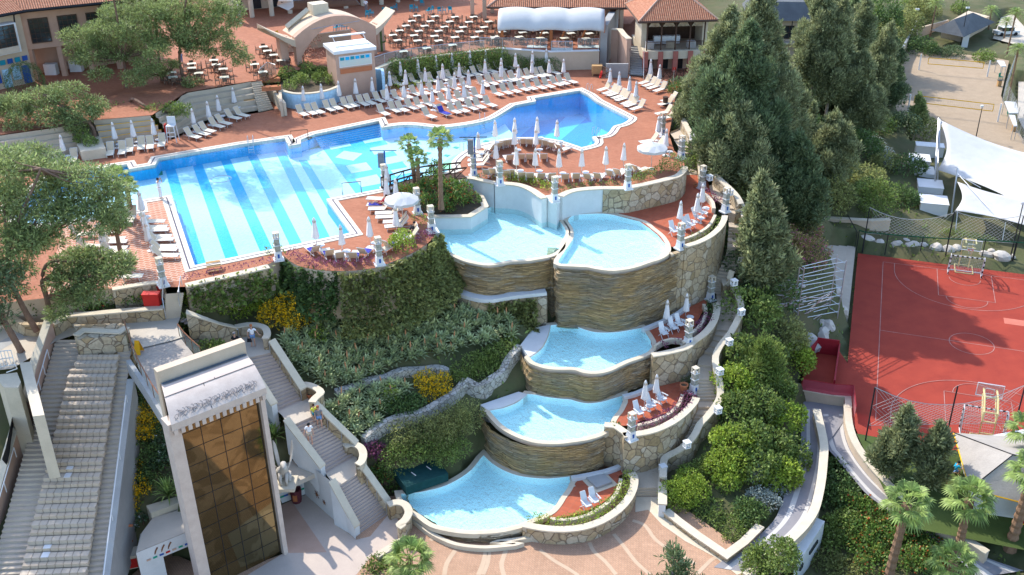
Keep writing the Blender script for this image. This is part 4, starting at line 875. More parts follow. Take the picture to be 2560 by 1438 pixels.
for s, l, h in ((.35,.9,.25),(.75,.3,.35)):
 c0 = a0.lerp(a1, s) + Vector((.04,-.02,-.8)); WB().box(c0,(l * 1.6,.12, h), math.atan2(ae.y, ae.x)).build('window', 'dglass', aw)
# --- sports court
YAW = -.33264; cyw, syw = math.cos(YAW), math.sin(YAW); CX, CY = 36.895,91.716
def K(u, v, z=0.): return Vector((CX + v * cyw + u * syw, CY + v * syw - u * cyw, z))
CRZ = math.atan2(syw, cyw)
sheet('sports_court', [K(-1.3,-2.45,.01), K(-1.3,19,.01), K(31,19,.01), K(31,-1.2,.01), K(27,-2.4,.01)], 'court', 'red sports court with white line markings', 'court')
def stripe(pts, wd=.06, z=.02):
 pts = [Vector((p.x, p.y, z)) for p in pts]; return WB().strip(offset(pts, wd / 2, False), offset(pts, -wd / 2, False), True)
L_ = [[K(0,0), K(0,15)],[K(28.7,0), K(28.7,15)],[K(0,0), K(28.7,0)],[K(14.35,0), K(14.35,15)],[K(0,15), K(28.7,15)]]
cir = lambda u, v, r, a0, a1: [K(u + r * math.sin(t_), v + r * math.cos(t_)) for t_ in np.linspace(a0, a1,32)]
L_ += [cir(14.35,7.47,1.8,0,2 * math.pi)]
for s, u0 in ((1,0),(-1,28.7)):
 f_ = lambda u, v: K(u0 + s * u, v)
 L_ += [[f_(0,5.02), f_(5.8,5.02)],[f_(0,9.92), f_(5.8,9.92)],[f_(5.8,5.02), f_(5.8,9.92)]]
 L_ += [[K(u0 + s * (5.8 + 1.8 * math.sin(t_)),7.47 + 1.8 * math.cos(t_)) for t_ in np.linspace(0, math.pi, 20)]]
 L_ += [[K(u0 + s * (1.5 + 1.4 * math.sin(t_)),7.47 + 1.4 * math.cos(t_)) for t_ in np.linspace(0, math.pi, 16)]]
 L_ += [[f_(0,7.47 + 6.4)] + [K(u0 + s * (1.5 + 6.4 * math.sin(t_)),7.47 + 6.4 * math.cos(t_)) for t_ in np.linspace(0, math.pi, 32)] + [f_(0,7.47 - 6.4)]]
for i, q in enumerate(L_): tag(stripe(q, z=.02 + .0015 * i).build('court_marking', 'line'), kind='structure')
sheet('court_patch', [K(8.6,10.4,.016), K(8.6,12.1,.016), K(9.7,12.1,.016), K(9.7,10.4,.016)], flat('worn_court', (.52,.17,.12),(.46,.13,.09),1.5), mask=False)
def hoop(u, s, label):
 t = thing('basketball_stand', label, 'basketball hoop', K(u, 7.47),0, 'basketball stands of the red court')
 q = lambda du, v, z: K(u + s * du, 7.47 + v, z)
 for v in (-.45,.45):
  WB().tube([q(-1.2, v, 0), q(-1.2, v, 3.0), q(.0, v, 3.55), q(1.12, v, 3.55)],.07,6).build('post', 'yelpost', t); WB().tube([q(-1.2, v, 2.2), q(1.1, v, 3.1)],.05,6).build('brace', 'yelpost', t)
 b = WB()
 for z in (1.2,2.2,3.0): b.tube([q(-1.2,-.45, z), q(-1.2,.45, z)],.05,6)
 b.tube([q(0,-.45,3.55), q(0,.45,3.55)],.05,6).tube([q(-1.6,-.8,.05), q(-1.6,.8,.05), q(.3,.8,.05), q(.3,-.8,.05), q(-1.6,-.8,.05)],.06,6); b.build('crossbar', 'yelpost', t)
 bd = WB().add([q(1.2,-.9,2.9), q(1.2,.9,2.9), q(1.2,.9,3.95), q(1.2,-.9,3.95)],[(0,1,2,3)]).build('backboard', 'glass', t)
 WB().tube([q(1.2,-.9,2.9), q(1.2,.9,2.9), q(1.2,.9,3.95), q(1.2,-.9,3.95), q(1.2,-.9,2.9)],.045,4).tube([q(1.22,-.3,3.1), q(1.22,.3,3.1), q(1.22,.3,3.55), q(1.22,-.3,3.55), q(1.22,-.3,3.1)],.03,4).build('backboard_frame', 'white', t)
 WB().tube([q(1.43 + .23 * math.cos(a),.23 * math.sin(a),3.05) for a in np.linspace(0,2 * math.pi, 14)],.025,5).build('rim', 'red', t)
 nt_ = WB()
 for a in np.linspace(0,2 * math.pi, 9)[:-1]: nt_.tube([q(1.43 + .22 * math.cos(a),.22 * math.sin(a),3.04), q(1.43 + .12 * math.cos(a + .5),.12 * math.sin(a + .5),2.65)],.008,3)
 nt_.build('net', 'white', t)
m['yelpost'] = flat('cream_post', (.62,.52,.26),(.54,.44,.2),3, bump=0)
hoop(0,1, 'cream basketball stand with glass board behind the far white goal')
hoop(28.7,-1, 'cream basketball stand with glass board behind the near white goal')
def goal(u, s, label):
 t = thing('football_goal', label, 'goal', K(u, 7.47),0, 'handball goals of the red court'); q = lambda du, v, z: K(u + s * du, 7.47 + v, z)
 fr = [q(0,-1.5,0), q(0,-1.5,2.04), q(0,1.5,2.04), q(0,1.5,0)]
 for a, c, nm in ((fr[0], fr[1], 'post'),(fr[1], fr[2], 'crossbar'),(fr[3], fr[2], 'post')):
  o = WB().tube([a, c],.055,6).build(nm, 'white', t); n = max(3, int((c - a).length / .42)); b = WB()
  for k in range(n): b.tube([a.lerp(c, (k + .1) / n), a.lerp(c, (k + .55) / n)],.059,6)
  b.build('dark_stripe', 'kcloth', o)
 WB().tube([fr[0], q(-1.1,-1.5,.05), q(-1.1,1.5,.05), fr[3]],.05,6).tube([fr[1], q(-.5,-1.5,2.0), q(-1.1,-1.5,.05)],.03,5).tube([fr[2], q(-.5,1.5,2.0), q(-1.1,1.5,.05)],.03,5).build('rear_frame', 'white', t)
 b = WB()
 for k in range(20):
  v = -1.5 + 3 * k / 19; b.tube([q(0, v, 2.0), q(-.5, v, 1.95), q(-.95, v, .9), q(-1.1, v, .05)],.008,3)
 for k in range(11): e = k / 10; b.tube([q(-.5 - .6 * e, -1.5,1.95 - 1.9 * e), q(-.5 - .6 * e, 1.5,1.95 - 1.9 * e)],.008,3)
 for sd in (-1.5,1.5):
  for k in range(8): b.tube([q(-.07 - .13 * k, sd, .05), q(-.07 - .06 * k, sd, 2)],.008,3)
 b.build('net', flat('net_cord', (.5,.5,.5), None, 3, bump=0) if 'netc' not in m else m['netc'], t)
goal(.9,1, 'white handball goal with black stripes at the far end of the court'); goal(27.8,-1, 'white handball goal with black stripes at the near end of the court')
m['netc'] = flat('net_cord', (.42,.42,.40),(.36,.36,.34),3, bump=0)
for k in range(5):
 v = -2.75 - .82 * k; a = K(-2.2 + .9 * k, v); c = K(13 if k < 1 else 11 - 2.2 * k, v); d = K(0,-.82) - K(0,0)
 MASK.append(([tuple(x) for x in (a, c, c + d, a + d)],.2)); tag(WB().prism([a, c, c + d, a + d],-.5,.3 + .32 * k).build('bleacher_step', 'slab'), 'pale concrete spectator step, %s up from the red court' % ORD[k], 'step', 'spectator steps beside the red court')
ap = P('l', 0,(490,830,.1),(765,875,.1),(800,590,.1),(770,565,.1),(660,545,.1),(600,570,.1))
t = thing('crimson_screen', 'crimson panelled recess at the corner of the red court', 'panel', ap[0])
sheet('court_recess', fl(P('l', 0,(480,930),(900,985),(960,820),(800,590),(620,560),(540,680)),.03), 'court')
for a, c, h in ((P1('l', 0,478,790), P1('l', 0,620,620),1.3),(P1('l', 0,610,625), P1('l', 0,800,650),1.5),(P1('l', 0,805,640), P1('l', 0,760,960),1.1)):
 d = Vector((c.y - a.y, a.x - c.x, 0)).normalized() * .06
 WB().add([a - d, c - d, c + d, a + d, a - d + Vector((0,0, h)), c - d + Vector((0,0, h)), c + d + Vector((0,0, h)), a + d + Vector((0,0, h))],[(0,1,5,4),(1,2,6,5),(2,3,7,6),(3,0,4,7),(4,5,6,7)]).build('panel', 'darkred', t)
t = thing('mesh_barrier', 'crimson mesh barrier on the wall above the ramp road', 'barrier', P1('l', .4,700,960)); rr = P('l', .35,(495,940),(760,985),(925,995),(945,1180))
up = [p + Vector((0,0,1.0)) for p in rr]; WB().strip(rr, up).build('mesh', glassmat('crimson_mesh', (.55,.12,.16),.3,.5), t); WB().tube(up, .03,5).build('rail', 'darkred', t)
def rockmesh(r, seed, sq=.7):
 random.seed(seed); bm = bmesh.new(); bmesh.ops.create_icosphere(bm, subdivisions=2, radius=r)
 ax = [Vector((random.gauss(0,1), random.gauss(0,1), random.gauss(0,1))).normalized() for _ in range(9)]
 for v in bm.verts:
  k = 1.
  for a in ax:
   d = v.co.normalized().dot(a)
   if d > .62: k -= (d - .62) * .55
  v.co *= k; v.co.z *= sq
 me = bpy.data.meshes.new('boulder'); bm.to_mesh(me); bm.free(); me.materials.append(m['rock']); return me
RM = [rockmesh(1, i, .8) for i in range(5)]
for i, (x, y, s) in enumerate([(1040,760,.95),(1095,725,.5),(1160,780,.7),(1010,690,.3),(1310,790,.75),(1385,760,.5),(1440,800,.85),(1530,800,.6),(1640,815,.8),(1740,830,.7),(1820,820,.6),(2080,870,.7),(2120,850,.5),(2200,895,.95),(2300,890,.4)]):
 o = ob('boulder', RM[i % 5], None, P1('h', .2 + s * .3, x, y + 10)); o.scale = (s * 1.1, s * .9, s); o.rotation_euler = (0,0, i * 1.7)
 tag(o, ('large' if s > .8 else 'small' if s < .55 else 'mid sized') + ' pale boulder behind the court fence, %s from the left' % ORD[i], 'boulder', 'boulders along the court fence')
random.seed(4); b = WB()
for i, (x, y, z, s) in enumerate([(770,120,1.5,.8),(800,260,1.2,.9),(750,350,1.1,.9),(700,430,.8,1.1),(640,420,.9,1.),(690,490,.5,1.),(620,340,1.5,1.1),(560,430,1.,1.2),(770,200,1.3,.7),(530,560,.6,1.2),(580,600,.4,.9)]):
 o = ob('boulder', RM[i % 5], None, P1('l', z * .5, x, y)); o.scale = (s, s, s * 1.3); o.rotation_euler = (.3 * i, .2 * i, i); tag(o, 'broken pale rock in the bank beside the scaffolding, %s from the top' % ORD[i], 'rock', 'rocks of the bank beside the scaffolding')
def netpanel(pts, h0, h1, sag, cell, label, mat='netc', posts=None, pm='dark', r=.012, name='ball_net', cat='net', grp='tall ball nets round the court'):
 """diamond net hung between posts"""
 t = thing(name, label, cat, pts[0],0, grp); b = WB(); L = (pts[-1] - pts[0]).length; n = max(4, int(L / cell)); 
 top = lambda e: pts[0].lerp(pts[-1], e) + Vector((0,0, h1 - sag * 4 * e * (1 - e))); bot = lambda e: pts[0].lerp(pts[-1], e) + Vector((0,0, h0))
 k = max(2, int((h1 - h0) / cell)); 
 for i in range(-k, n + 1):
  for sg in (1,-1):
   pp = []
   for j in (0, k // 2, k):
    e = (i + j) / n if sg > 0 else (i + k - j) / n
    if 0 <= e <= 1: pp.append(bot(e).lerp(top(e), j / k))
   if len(pp) > 1: b.tube(pp, r, 3, cap=False)
 b.tube([top(e) for e in np.linspace(0,1,9)],.03,4).tube([bot(0), bot(1)],.02,4); b.build('net', mat, t)
 for e in (posts or (0,1)): p = pts[0].lerp(pts[-1], e); WB().tube([Vector((p.x, p.y, -.1)), Vector((p.x, p.y, h1))],.055,6).build('post', pm, t)
 return t
netpanel([P1('h', .1,1015,850), P1('h', .1,1720,900)],2.0,4.8,1.0,.42, 'tall sagging ball net behind the far court fence, left span')
netpanel([P1('h', .1,1722,900), P1('h', .1,2300,940)],2.0,5.0,.6,.42, 'tall ball net behind the far basketball stand')
netpanel([P1('l', 0,1040,1370), P1('l', 0,2290,1350)],1.3,4.6,1.6,.4, 'tall sagging ball net at the near end of the court', posts=(0,.55,1))
t = thing('court_fence', 'low dark green mesh fence along the far end of the court', 'fence', P1('h', 0,960,840)); fp = P('h', 0,(960,845),(1010,860),(1205,880),(1500,905),(1720,920),(2030,930),(2290,950),(2420,960))
for p in fp: WB().tube([p, p + Vector((0,0,2.3))],.05,5).build('post', 'dark', t)
WB().tube([p + Vector((0,0,2.25)) for p in fp],.06,5).build('rail', flat('green_rail', (.02,.10,.05), None, 3, bump=0), t)
WB().tube([P1('h', 0,945,840), P1('h', 0,945,840) + Vector((0,0,2.0)), P1('h', 0,860,700) + Vector((0,0,2.2))],.05,5).build('gate_frame', 'dark', t)
wall('garden_wall', P('h', 2.0,(640,570),(720,560),(900,570),(1090,580),(1250,572)),.4,-.5, 'beige', 'cream', label='beige garden wall at the foot of the wooded slope')
t = thing('fire_box', 'orange red fire hose box at the end of the beige wall', 'box', P1('h', .2,900,760)); WB().box(P1('h', .7,885,700),(1.0,.5,1.3),.3).build('cabinet', flat('orange_box', (.55,.10,.04), None, 3), t); WB().box(P1('h', .75,893,690) + Vector((.1,-.27,0)),(.45,.04,.5),.3).build('door', 'darkred', t)
sheet('sand_court', P('d', .03,(1290,900),(1305,700),(1330,520),(1390,425),(1640,440),(2150,495),(2270,520),(2240,640),(2200,820),(2290,1030),(2420,1240),(2700,1500),(1800,1330),(1450,1260),(1430,1150),(1330,1000)), 'sand', 'tree shaded beach volleyball sand', 'sand')
def volley(a, c, pa, pc, label, band):
 t = thing('volleyball_net', label, 'volleyball net', a, 0, 'beach volleyball nets'); h0, h1 = 1.45,2.4
 for p in (pa, pc): WB().tube([p, p + Vector((0,0,2.55))],.11,7).build('post', 'white', t)
 b = WB(); u = (c - a).normalized()
 for z in (h0, h1): b.box((a + c) / 2 + Vector((0,0, z)),((c - a).length, .02,.11), math.atan2(u.y, u.x))
 for p in (a, c): b.box(p + Vector((0,0,(h0 + h1) / 2)),(.1,.02, h1 - h0), math.atan2(u.y, u.x))
 b.build('band', band, t); b = WB()
 for k in range(36): p = a.lerp(c, k / 35); b.tube([p + Vector((0,0, h0)), p + Vector((0,0, h1))],.006,3)
 for k in range(4): b.tube([a + Vector((0,0, h0 + (h1 - h0) * k / 4)), c + Vector((0,0, h0 + (h1 - h0) * k / 4))],.006,3)
 b.tube([pa + Vector((0,0, h1)), a + Vector((0,0, h1))],.012,3).tube([pc + Vector((0,0, h1)), c + Vector((0,0, h1))],.012,3); b.build('mesh', 'netc', t)
m['yband'] = flat('yellow_band', (.75,.42,.02),(.7,.38,.02),3, bump=0)
volley(P1('d', 0,1560,625), P1('d', 0,2030,665), P1('d', 0,1495,600), P1('d', 0,2080,660), 'yellow banded volleyball net nearer the stone hut', 'yband')
volley(P1('d', 0,1440,960), P1('d', 0,2110,1040), P1('d', 0,1400,960), P1('d', 0,2170,1045), 'yellow banded volleyball net nearer the white sail', 'yband')
for (x, y, x2, y2, lb) in ((2165,520,2245,570, 'white flat roofed shelter at the far corner of the sand'),(2230,870,2350,970, 'white slanted shelter roof beside the sand court'),(2270,985,2340,1080, 'crumpled white cover at the edge of the sand')):
 t = thing('shelter', lb, 'shelter', P1('d', 0, x, y2 + 40)); q = P('d', 1.9,(x, y),(x2 - 20, y + 5),(x2, y2),(x + 40, y2)); WB().prism(q, 1.8,1.95).build('roof', 'canvas', t)
 for p in q: WB().tube([Vector((p.x, p.y, 0)), Vector((p.x, p.y, 1.85))],.05,5).build('post', 'steel', t)
for x, y, lb in ((2195,680, 'green plastic chair beside the shaded sand'),(2270,1000, 'green plastic chair beside the sunlit sand edge')):
 p = P1('d', 0, x, y); t = thing('plastic_chair', lb, 'chair', p, .6, 'green chairs beside the sand')
 gm_ = flat('green_plastic', (.02,.32,.2), None, 3, bump=0) if 'gplast' not in m else m['gplast']; m['gplast'] = gm_
 MB().box((0,0,.42),(.5,.5,.05)).build('seat', gm_, t); MB().box((0,.26,.7),(.5,.05,.5)).build('backrest', gm_, t)
 for sx in (-.2,.2):
  for sy in (-.2,.2): MB().box((sx, sy, .2),(.05,.05,.4)).build('leg', gm_, t)
for x, y, lb in ((2180,720, 'striped wooden bin by the shaded sand'),(2310,1105, 'striped wooden bin by the white cover')):
 p = P1('d', 0, x, y + 20); t = thing('waste_bin', lb, 'bin', p, 0, 'bins beside the sand'); MB().box((0,0,.45),(.5,.5,.9)).build('bin', 'tan', t); MB().box((0,0,.92),(.54,.54,.06)).build('lid', 'dark', t)
def wirefence(pts, h, label, cell=.9):
 t = thing('mesh_fence', label, 'fence', pts[0],0, 'mesh fences round the sand'); pts = resample(pts, max(2, int(sum((a - c).length for a, c in zip(pts, pts[1:])) / 3) + 1))
 for p in pts: WB().tube([p, p + Vector((0,0, h))],.04,5).build('post', 'steel', t)
 b = WB()
 for k in range(11): b.tube([p + Vector((0,0,.1 + (h - .1) * k / 10)) for p in pts],.008,3)
 q = resample(pts, len(pts) * 8)
 for p in q: b.tube([p, p + Vector((0,0, h))],.007,3)
 b.build('mesh', 'netc', t)
wirefence(P('d', 0,(2290,640),(2210,870),(2330,1120),(2420,1300)),3, 'tall wire mesh fence on the right side of the sand court')
wall('garden_wall', P('d', 2.0,(1480,160),(1450,240),(1400,330),(1350,420),(1310,560)),.35,-1, 'beige', 'steel', capw=.03, caph=.07, label='yellowish boundary wall left of the sand court'); wall('garden_wall', P('d', 1.8,(1475,245),(1620,205),(1750,170)),.35,-1, 'beige', label='yellowish boundary wall behind the sand court')
t = thing('stone_hut', 'low hut with a grey slate roof behind the sand court', 'hut', P1('d', 0,1780,380)); q = P('d', 0,(1680,330),(1870,360),(2080,250),(1900,200)); WB().prism(q, -1,2.3).build('wall', 'beige', t)
rf = P('d', 2.3,(1600,260),(1880,320),(2150,190),(1900,140)); rd_ = P('d', 4.6,(1800,165),(1960,108)); WB().add(rf + rd_, [(0,1,4),(1,2,5,4),(2,3,5),(3,0,4,5)]).build('roof', 'slate', t)
WB().box(P1('d', 1.1,1895,350),(1.0,.3,2.2),-.2).build('door', 'white', t)
sheet('road', P('d', .06,(2130,330),(2320,380),(2420,380),(2420,250),(2300,120),(2200,150)), 'conc'); sheet('road', P('d', .06,(2350,700),(2340,1000),(2500,1300),(2600,1200),(2440,700)), 'conc')
sheet('road', P('d', .5,(2050,60),(2150,-20),(2180,-20),(2120,60)), 'conc', mask=False)
def lampmast(p, h, label, heads=2):
 t = thing('lamp_mast', label, 'floodlight', p, 0, 'floodlight masts'); WB().tube([p, p + Vector((0,0, h))],.07,6,.045).build('mast', 'dark', t)
 for k in range(heads): WB().box(p + Vector((.25 * (k - .5),-.1, h + .1)),(.35,.25,.25),.3 * k).build('lamp_head', 'white', t)
lampmast(P1('d', 0,1850,400),6.5, 'green floodlight mast in front of the slate roofed hut'); lampmast(P1('d', 0,1430,385),6, 'floodlight mast at the yellowish wall corner'); lampmast(P1('d', 0,1985,1180),4.2, 'thin dark mast in the sand beside the white sail', 1)
lampmast(P1('h', 0,2270,945),6.3, 'lamp post with an orange box at the court fence', 1); lampmast(P1('d', 1,1855,130),5, 'tall white pole beside the hut roof', 0)
t = thing('parked_car', 'white car parked on the far road among palms', 'car', P1('d', .06,2240,300),.15)
MB().prism([(-2.1,-.85),(2.1,-.85),(2.2,0),(2.1,.85),(-2.1,.85),(-2.2,0)],.35,.85).build('body', 'white', t); MB().prism([(-1.3,-.75),(1.0,-.75),(1.0,.75),(-1.3,.75)],.85,1.45).build('cabin', 'dglass', t); MB().box((-.15,0,1.47),(2.0,1.4,.06)).build('roof', 'white', t)
for sx in (-1.35,1.35):
 for sy in (-.8,.8):
  w_ = MB().tube([(sx, sy - .1,.33),(sx, sy + .1,.33)],.33,10).build('wheel', 'kcloth', t)
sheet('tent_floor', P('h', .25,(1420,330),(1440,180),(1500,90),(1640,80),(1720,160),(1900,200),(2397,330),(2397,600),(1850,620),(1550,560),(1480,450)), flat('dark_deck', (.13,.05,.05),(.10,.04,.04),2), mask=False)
def sail(corners, label, sag, mat='canvas', n=14):
 t = thing('shade_sail', label, 'shade sail', Vector((corners[0].x, corners[0].y, 0)),0, 'white shade sails by the sports court'); a, b_, c, d = corners; rows = []
 for i in range(n + 1):
  e = i / n; row = []
  for j in range(n + 1):
   f_ = j / n; p = a.lerp(b_, f_).lerp(d.lerp(c, f_), e); s_ = math.sin(math.pi * e) * math.sin(math.pi * f_)
   pc = (a + b_ + c + d) / 4; k = .16 * (4 * f_ * (1 - f_) * (abs(2 * e - 1) ** 1.5) + 4 * e * (1 - e) * (abs(2 * f_ - 1) ** 1.5))
   q = p.lerp(pc, k); q.z = p.z + (pc.z - p.z) * k - sag * s_ + .12 * s_ * math.cos(f_ * 5); row.append(q)
  rows.append(row)
 b = WB().grid(rows)
 o = b.build('cloth', mat, t, True); md = o.modifiers.new('thickness', 'SOLIDIFY'); md.thickness = .03
 return t
def pole(t, base, top, r=.09): WB().tube([base, top], r, 7).build('pole', 'steel', t)
s1 = [A(2349,300,6.2), A(2610,395,3.6), A(2640,560,4.0), A(2344,425,3.2)]
t = sail(s1, 'largest white shade sail peaking at a leaning steel pole', .5); pole(t, A(2334,512,.2), A(2347,296,6.4)); pole(t, A(2342,500,.2), A(2350,300,6.3)); pole(t, A(2340,480,.2), A(2338,395,3.6),.06)
s2 = [A(2393,455,3.6), A(2570,500,4.4), A(2600,575,2.6), A(2388,527,2.7)]
t = sail(s2, 'smaller low white shade sail behind the court net', .35); pole(t, A(2378,538,.2), A(2394,420,4.8)); pole(t, A(2387,590,.2), A(2394,527,2.6),.05); pole(t, A(2505,605,.2), A(2514,555,2.2),.05)
WB().tube([A(2395,435,4.5), A(2473,520,3.3)],.04,5).tube([A(2396,437,4.5), A(2452,470,3.9)],.04,5).build('strut', 'steel', t)
for i, (x, y, w_, l, h) in enumerate([(1485,120,2.3,2.6,1.6),(1520,230,2.2,2.6,1.6),(1575,340,2.6,2.6,1.5),(1605,480,2.8,2.6,1.5),(1570,20,3.2,1.6,1.8)]):
 p = P1('h', .25, x, y + 40); t = thing('white_cabinet', 'white box cabinet by the shade sails, %s' % ('farthest in the row', 'second in the row', 'third in the row', 'nearest to the court net', 'wide one at the back')[i], 'cabinet', p, -.28, 'white box cabinets by the shade sails')
 MB().box((0,0, h / 2),(w_, l, h)).build('body', 'white', t); MB().box((0,0, h + .04),(w_ + .1, l + .1,.08)).build('lid', 'white', t)
t = thing('bench', 'light blue bench under the smaller shade sail', 'bench', P1('h', .3,1720,385)); WB().box(P1('h', .7,1720,385),(3.0,.5,.1),-.2).build('seat', 'teal', t)
for dx in (-1.2,1.2): WB().box(P1('h', .45,1720,385) + Vector((dx, -.2 * dx, 0)),(.1,.4,.4),-.2).build('leg', 'steel', t)
t = thing('scaffolding', 'unfinished galvanised tube scaffolding beside the rock bank', 'scaffold', P1('l', 1,430,400)); sp = [P1('l', 1.2,405,420), P1('l', 1.0,440,450), P1('l', .8,715,330), P1('l', .5,790,380)]
for p in sp: WB().tube([p - Vector((0,0,1)), p + Vector((0,0,6.2))],.05,6).build('standard', 'steel', t)
for k in range(8):
 z = .3 + .8 * k; WB().tube([sp[0] + Vector((0,0, z)), sp[2] + Vector((0,0, z))],.035,5).build('ledger', 'steel', t); WB().tube([sp[1] + Vector((0,0, z + .2)), sp[3] + Vector((0,0, z + .2))],.035,5).build('ledger', 'steel', t)
 WB().tube([sp[0] + Vector((0,0, z)), sp[1] + Vector((0,0, z))],.03,5).build('transom', 'steel', t); WB().tube([sp[2] + Vector((0,0, z)), sp[3] + Vector((0,0, z))],.03,5).build('transom', 'steel', t)
rg = random.Random(5)
for k in range(26):
 a = sp[0].lerp(sp[2], rg.uniform(0,.3)) + Vector((0,0, rg.uniform(.2,4.5))); c = a + Vector((rg.uniform(-4.2,-2), rg.uniform(-1,1), rg.uniform(-1.6,.8))); WB().tube([a, c],.035,5).build('brace', 'steel', t)
for k in range(10):
 a = sp[1].lerp(sp[3], rg.uniform(.2,1)) + Vector((0,0, rg.uniform(0,4))); c = sp[0].lerp(sp[2], rg.uniform(0,1)) + Vector((0,0, rg.uniform(-1.5,3))); WB().tube([a, c],.035,5).build('brace', 'steel', t)
hb = thing('tool_hut', 'white hut with a hipped grey shake roof and yellow trim', 'hut', A(2480,1260,-.8))
hq = [A(2397,1180,-.9), A(2432,1295,-.9), A(2660,1330,-.9), A(2600,1140,-.9)]; WB().prism(hq, -2,1.9).build('wall', 'plaster', hb)
er = [A(2385,1082,2.0), A(2425,1222,2.0), A(2690,1290,2.0), A(2640,1100,2.0)]; ap_ = A(2533,1137,4.3); ap2 = A(2640,1160,4.3)
WB().add(er + [ap_, ap2],[(0,1,4),(1,2,5,4),(2,3,5),(3,0,4,5)]).build('roof', 'shake', hb); WB().tube([er[0], ap_, er[1]],.05,5).tube([ap_, ap2],.05,5).build('ridge_cap', 'dark', hb)
WB().tube([p - Vector((0,0,.05)) for p in er + er[:1]],.06,4).build('eave_trim', 'yband', hb)
wp_ = A(2548,1285,.6); wd_ = WB().box(wp_ + Vector((.2,-.25,0)),(.9,.1,1.3),-.15).build('window', 'yband', hb); WB().box(wp_ + Vector((.2,-.32,0)),(.66,.06,1.05),-.15).build('pane', 'darkred', wd_)
sheet('lawn', [K(31,-1.3,.004), K(31,19,.004), K(40,14,-.6), K(40,2,-.6)], 'grass', mask=False)
t = thing('hose_reel', 'coiled tan garden hose beside the tool hut', 'hose', P1('p', -.2,1795,625))
for k in range(6): WB().tube([P1('p', .1 + .05 * k, 1795,625) + Vector((.55 * math.cos(a),.2 * math.sin(a) , .5 * math.sin(a))) for a in np.linspace(0,6.28,14)],.035,5).build('hose', 'tan', t)
# --- buildings of the upper terrace
def roofpoly(mb_parent, name, pts, mat, parent):
 """planar roof face with UVs: u along the first edge, v up the slope"""
 me = bpy.data.meshes.new(name); L = parent_world(parent); me.from_pydata([tuple(Vector(p) - L) for p in pts],[],[tuple(range(len(pts)))]); me.materials.append(m[mat])
 u = (pts[1] - pts[0]).normalized(); n = (pts[1] - pts[0]).cross(pts[-1] - pts[0]).normalized(); v = n.cross(u); uv = me.uv_layers.new(name='slope')
 for i, l in enumerate(me.loops): q = pts[l.vertex_index] - pts[0]; uv.data[i].uv = (q.dot(u), q.dot(v))
 o = bpy.data.objects.new(name, me); COL.objects.link(o); o.parent = parent; md = o.modifiers.new('thickness', 'SOLIDIFY'); md.thickness = .15; return o
def hip(parent, q, z0, z1, mat='roof', inset=.5, ridge=None):
 """hipped roof over the quad q (front-left, front-right, back-right, back-left)"""
 e = [Vector((p.x, p.y, z0)) for p in q]
 if ridge is None: c = sum(e, Vector()) / 4; r = [c + (e[1] - e[0]) * .001, c - (e[1] - e[0]) * .001]
 else: r = ridge
 r0, r1 = (Vector((p.x, p.y, z1)) for p in r)
 for f_ in ((e[0], e[1], r1, r0),(e[1], e[2], r1),(e[2], e[3], r0, r1),(e[3], e[0], r0)): roofpoly(None, 'roof', list(f_), mat, parent)
 WB().tube([e[0], r0, r1, e[1]],.1,5).tube([e[3], r0],.1,5).tube([e[2], r1],.1,5).build('ridge_tiles', 'pink', parent)
 WB().tube([p - Vector((0,0,.12)) for p in e + e[:1]],.13,4).build('eave_board', 'wood', parent)
cr_ = thing('canopy_restaurant', 'open restaurant terrace under a ribbed white barrel canopy', 'restaurant', P1('t', ZT, 1100,900))
fl_, fr_ = P1('t', ZT, 225,890), P1('t', ZT, 2150,905); ux = (fr_ - fl_); wdt = ux.length; ux.normalize(); uy = Vector((-ux.y, ux.x, 0)); zc0 = ZT + up_to('t', fl_, 225,480); zc1 = 5.2
rows = []
for i in range(25):
 s = i / 24; sc_ = abs(((s * 3) % 1) - .5) * 2; row = []
 for j in range(13):
  a = math.pi * (.06 + .56 * j / 12); rise = math.sin(a); dep = (1 - math.cos(a)) * 2.9
  row.append(fl_ + ux * (s * wdt * 1.03 - .2) + uy * (dep - .9) + Vector((0,0, zc0 - ZT - .8 + rise * 2.3 + -.22 * sc_ ** 2 + .1)))
 rows.append(row)
b = WB().grid(rows)
o = b.build('canopy', 'canvas', cr_, True); md = o.modifiers.new('thickness', 'SOLIDIFY'); md.thickness = .05
for i in (0,8,16,24): WB().tube([p - Vector((0,0,.08)) for p in rows[i]],.09,5).build('rib', 'owood', cr_)
for s in (.02,.5,.985): p = fl_ + ux * wdt * s + uy * .3; WB().box(p + Vector((0,0,1.6)),(.35,.3,3.4), math.atan2(ux.y, ux.x)).build('post', 'owood' if s < .9 else 'pink', cr_)
for s in (.36,.58,.78): p = fl_ + ux * wdt * s + uy * 1.8; WB().tube([p, p + Vector((.9,.9,1.9))],.14,4).build('brace', 'owood', cr_)
for k, (x0, x1, yy) in enumerate(((730,1110,905),(1190,1590,955),(1690,2090,905))):
 a, c = P1('t', ZT, x0, yy), P1('t', ZT, x1, yy); WB().prism([a, c, c + uy * 1.2, a + uy * 1.2], ZT - .25, ZT + .04).build('balcony', 'white', cr_)
 glassrail(resample([a, c],4), 'glass balustrade of the %s bay under the white canopy' % ('left', 'middle', 'right')[k],1.1, mat='steel')
glassrail(resample(P('t', ZT, (-150,880),(80,890),(450,890),(700,895)),5), 'glass balustrade at the left corner of the canopy restaurant', 1.1, mat='steel')
glassrail(resample(P('b', ZT, (1150,575),(1280,530),(1520,490),(1755,460),(2090,425)),9), 'long glass balustrade above the flowering hedge', 1.1, mat='steel')
glassrail(resample(P('b', ZT, (310,640),(260,600),(175,680)),3), 'short glass balustrade by the stair of the dining terrace', 1.1, mat='steel')
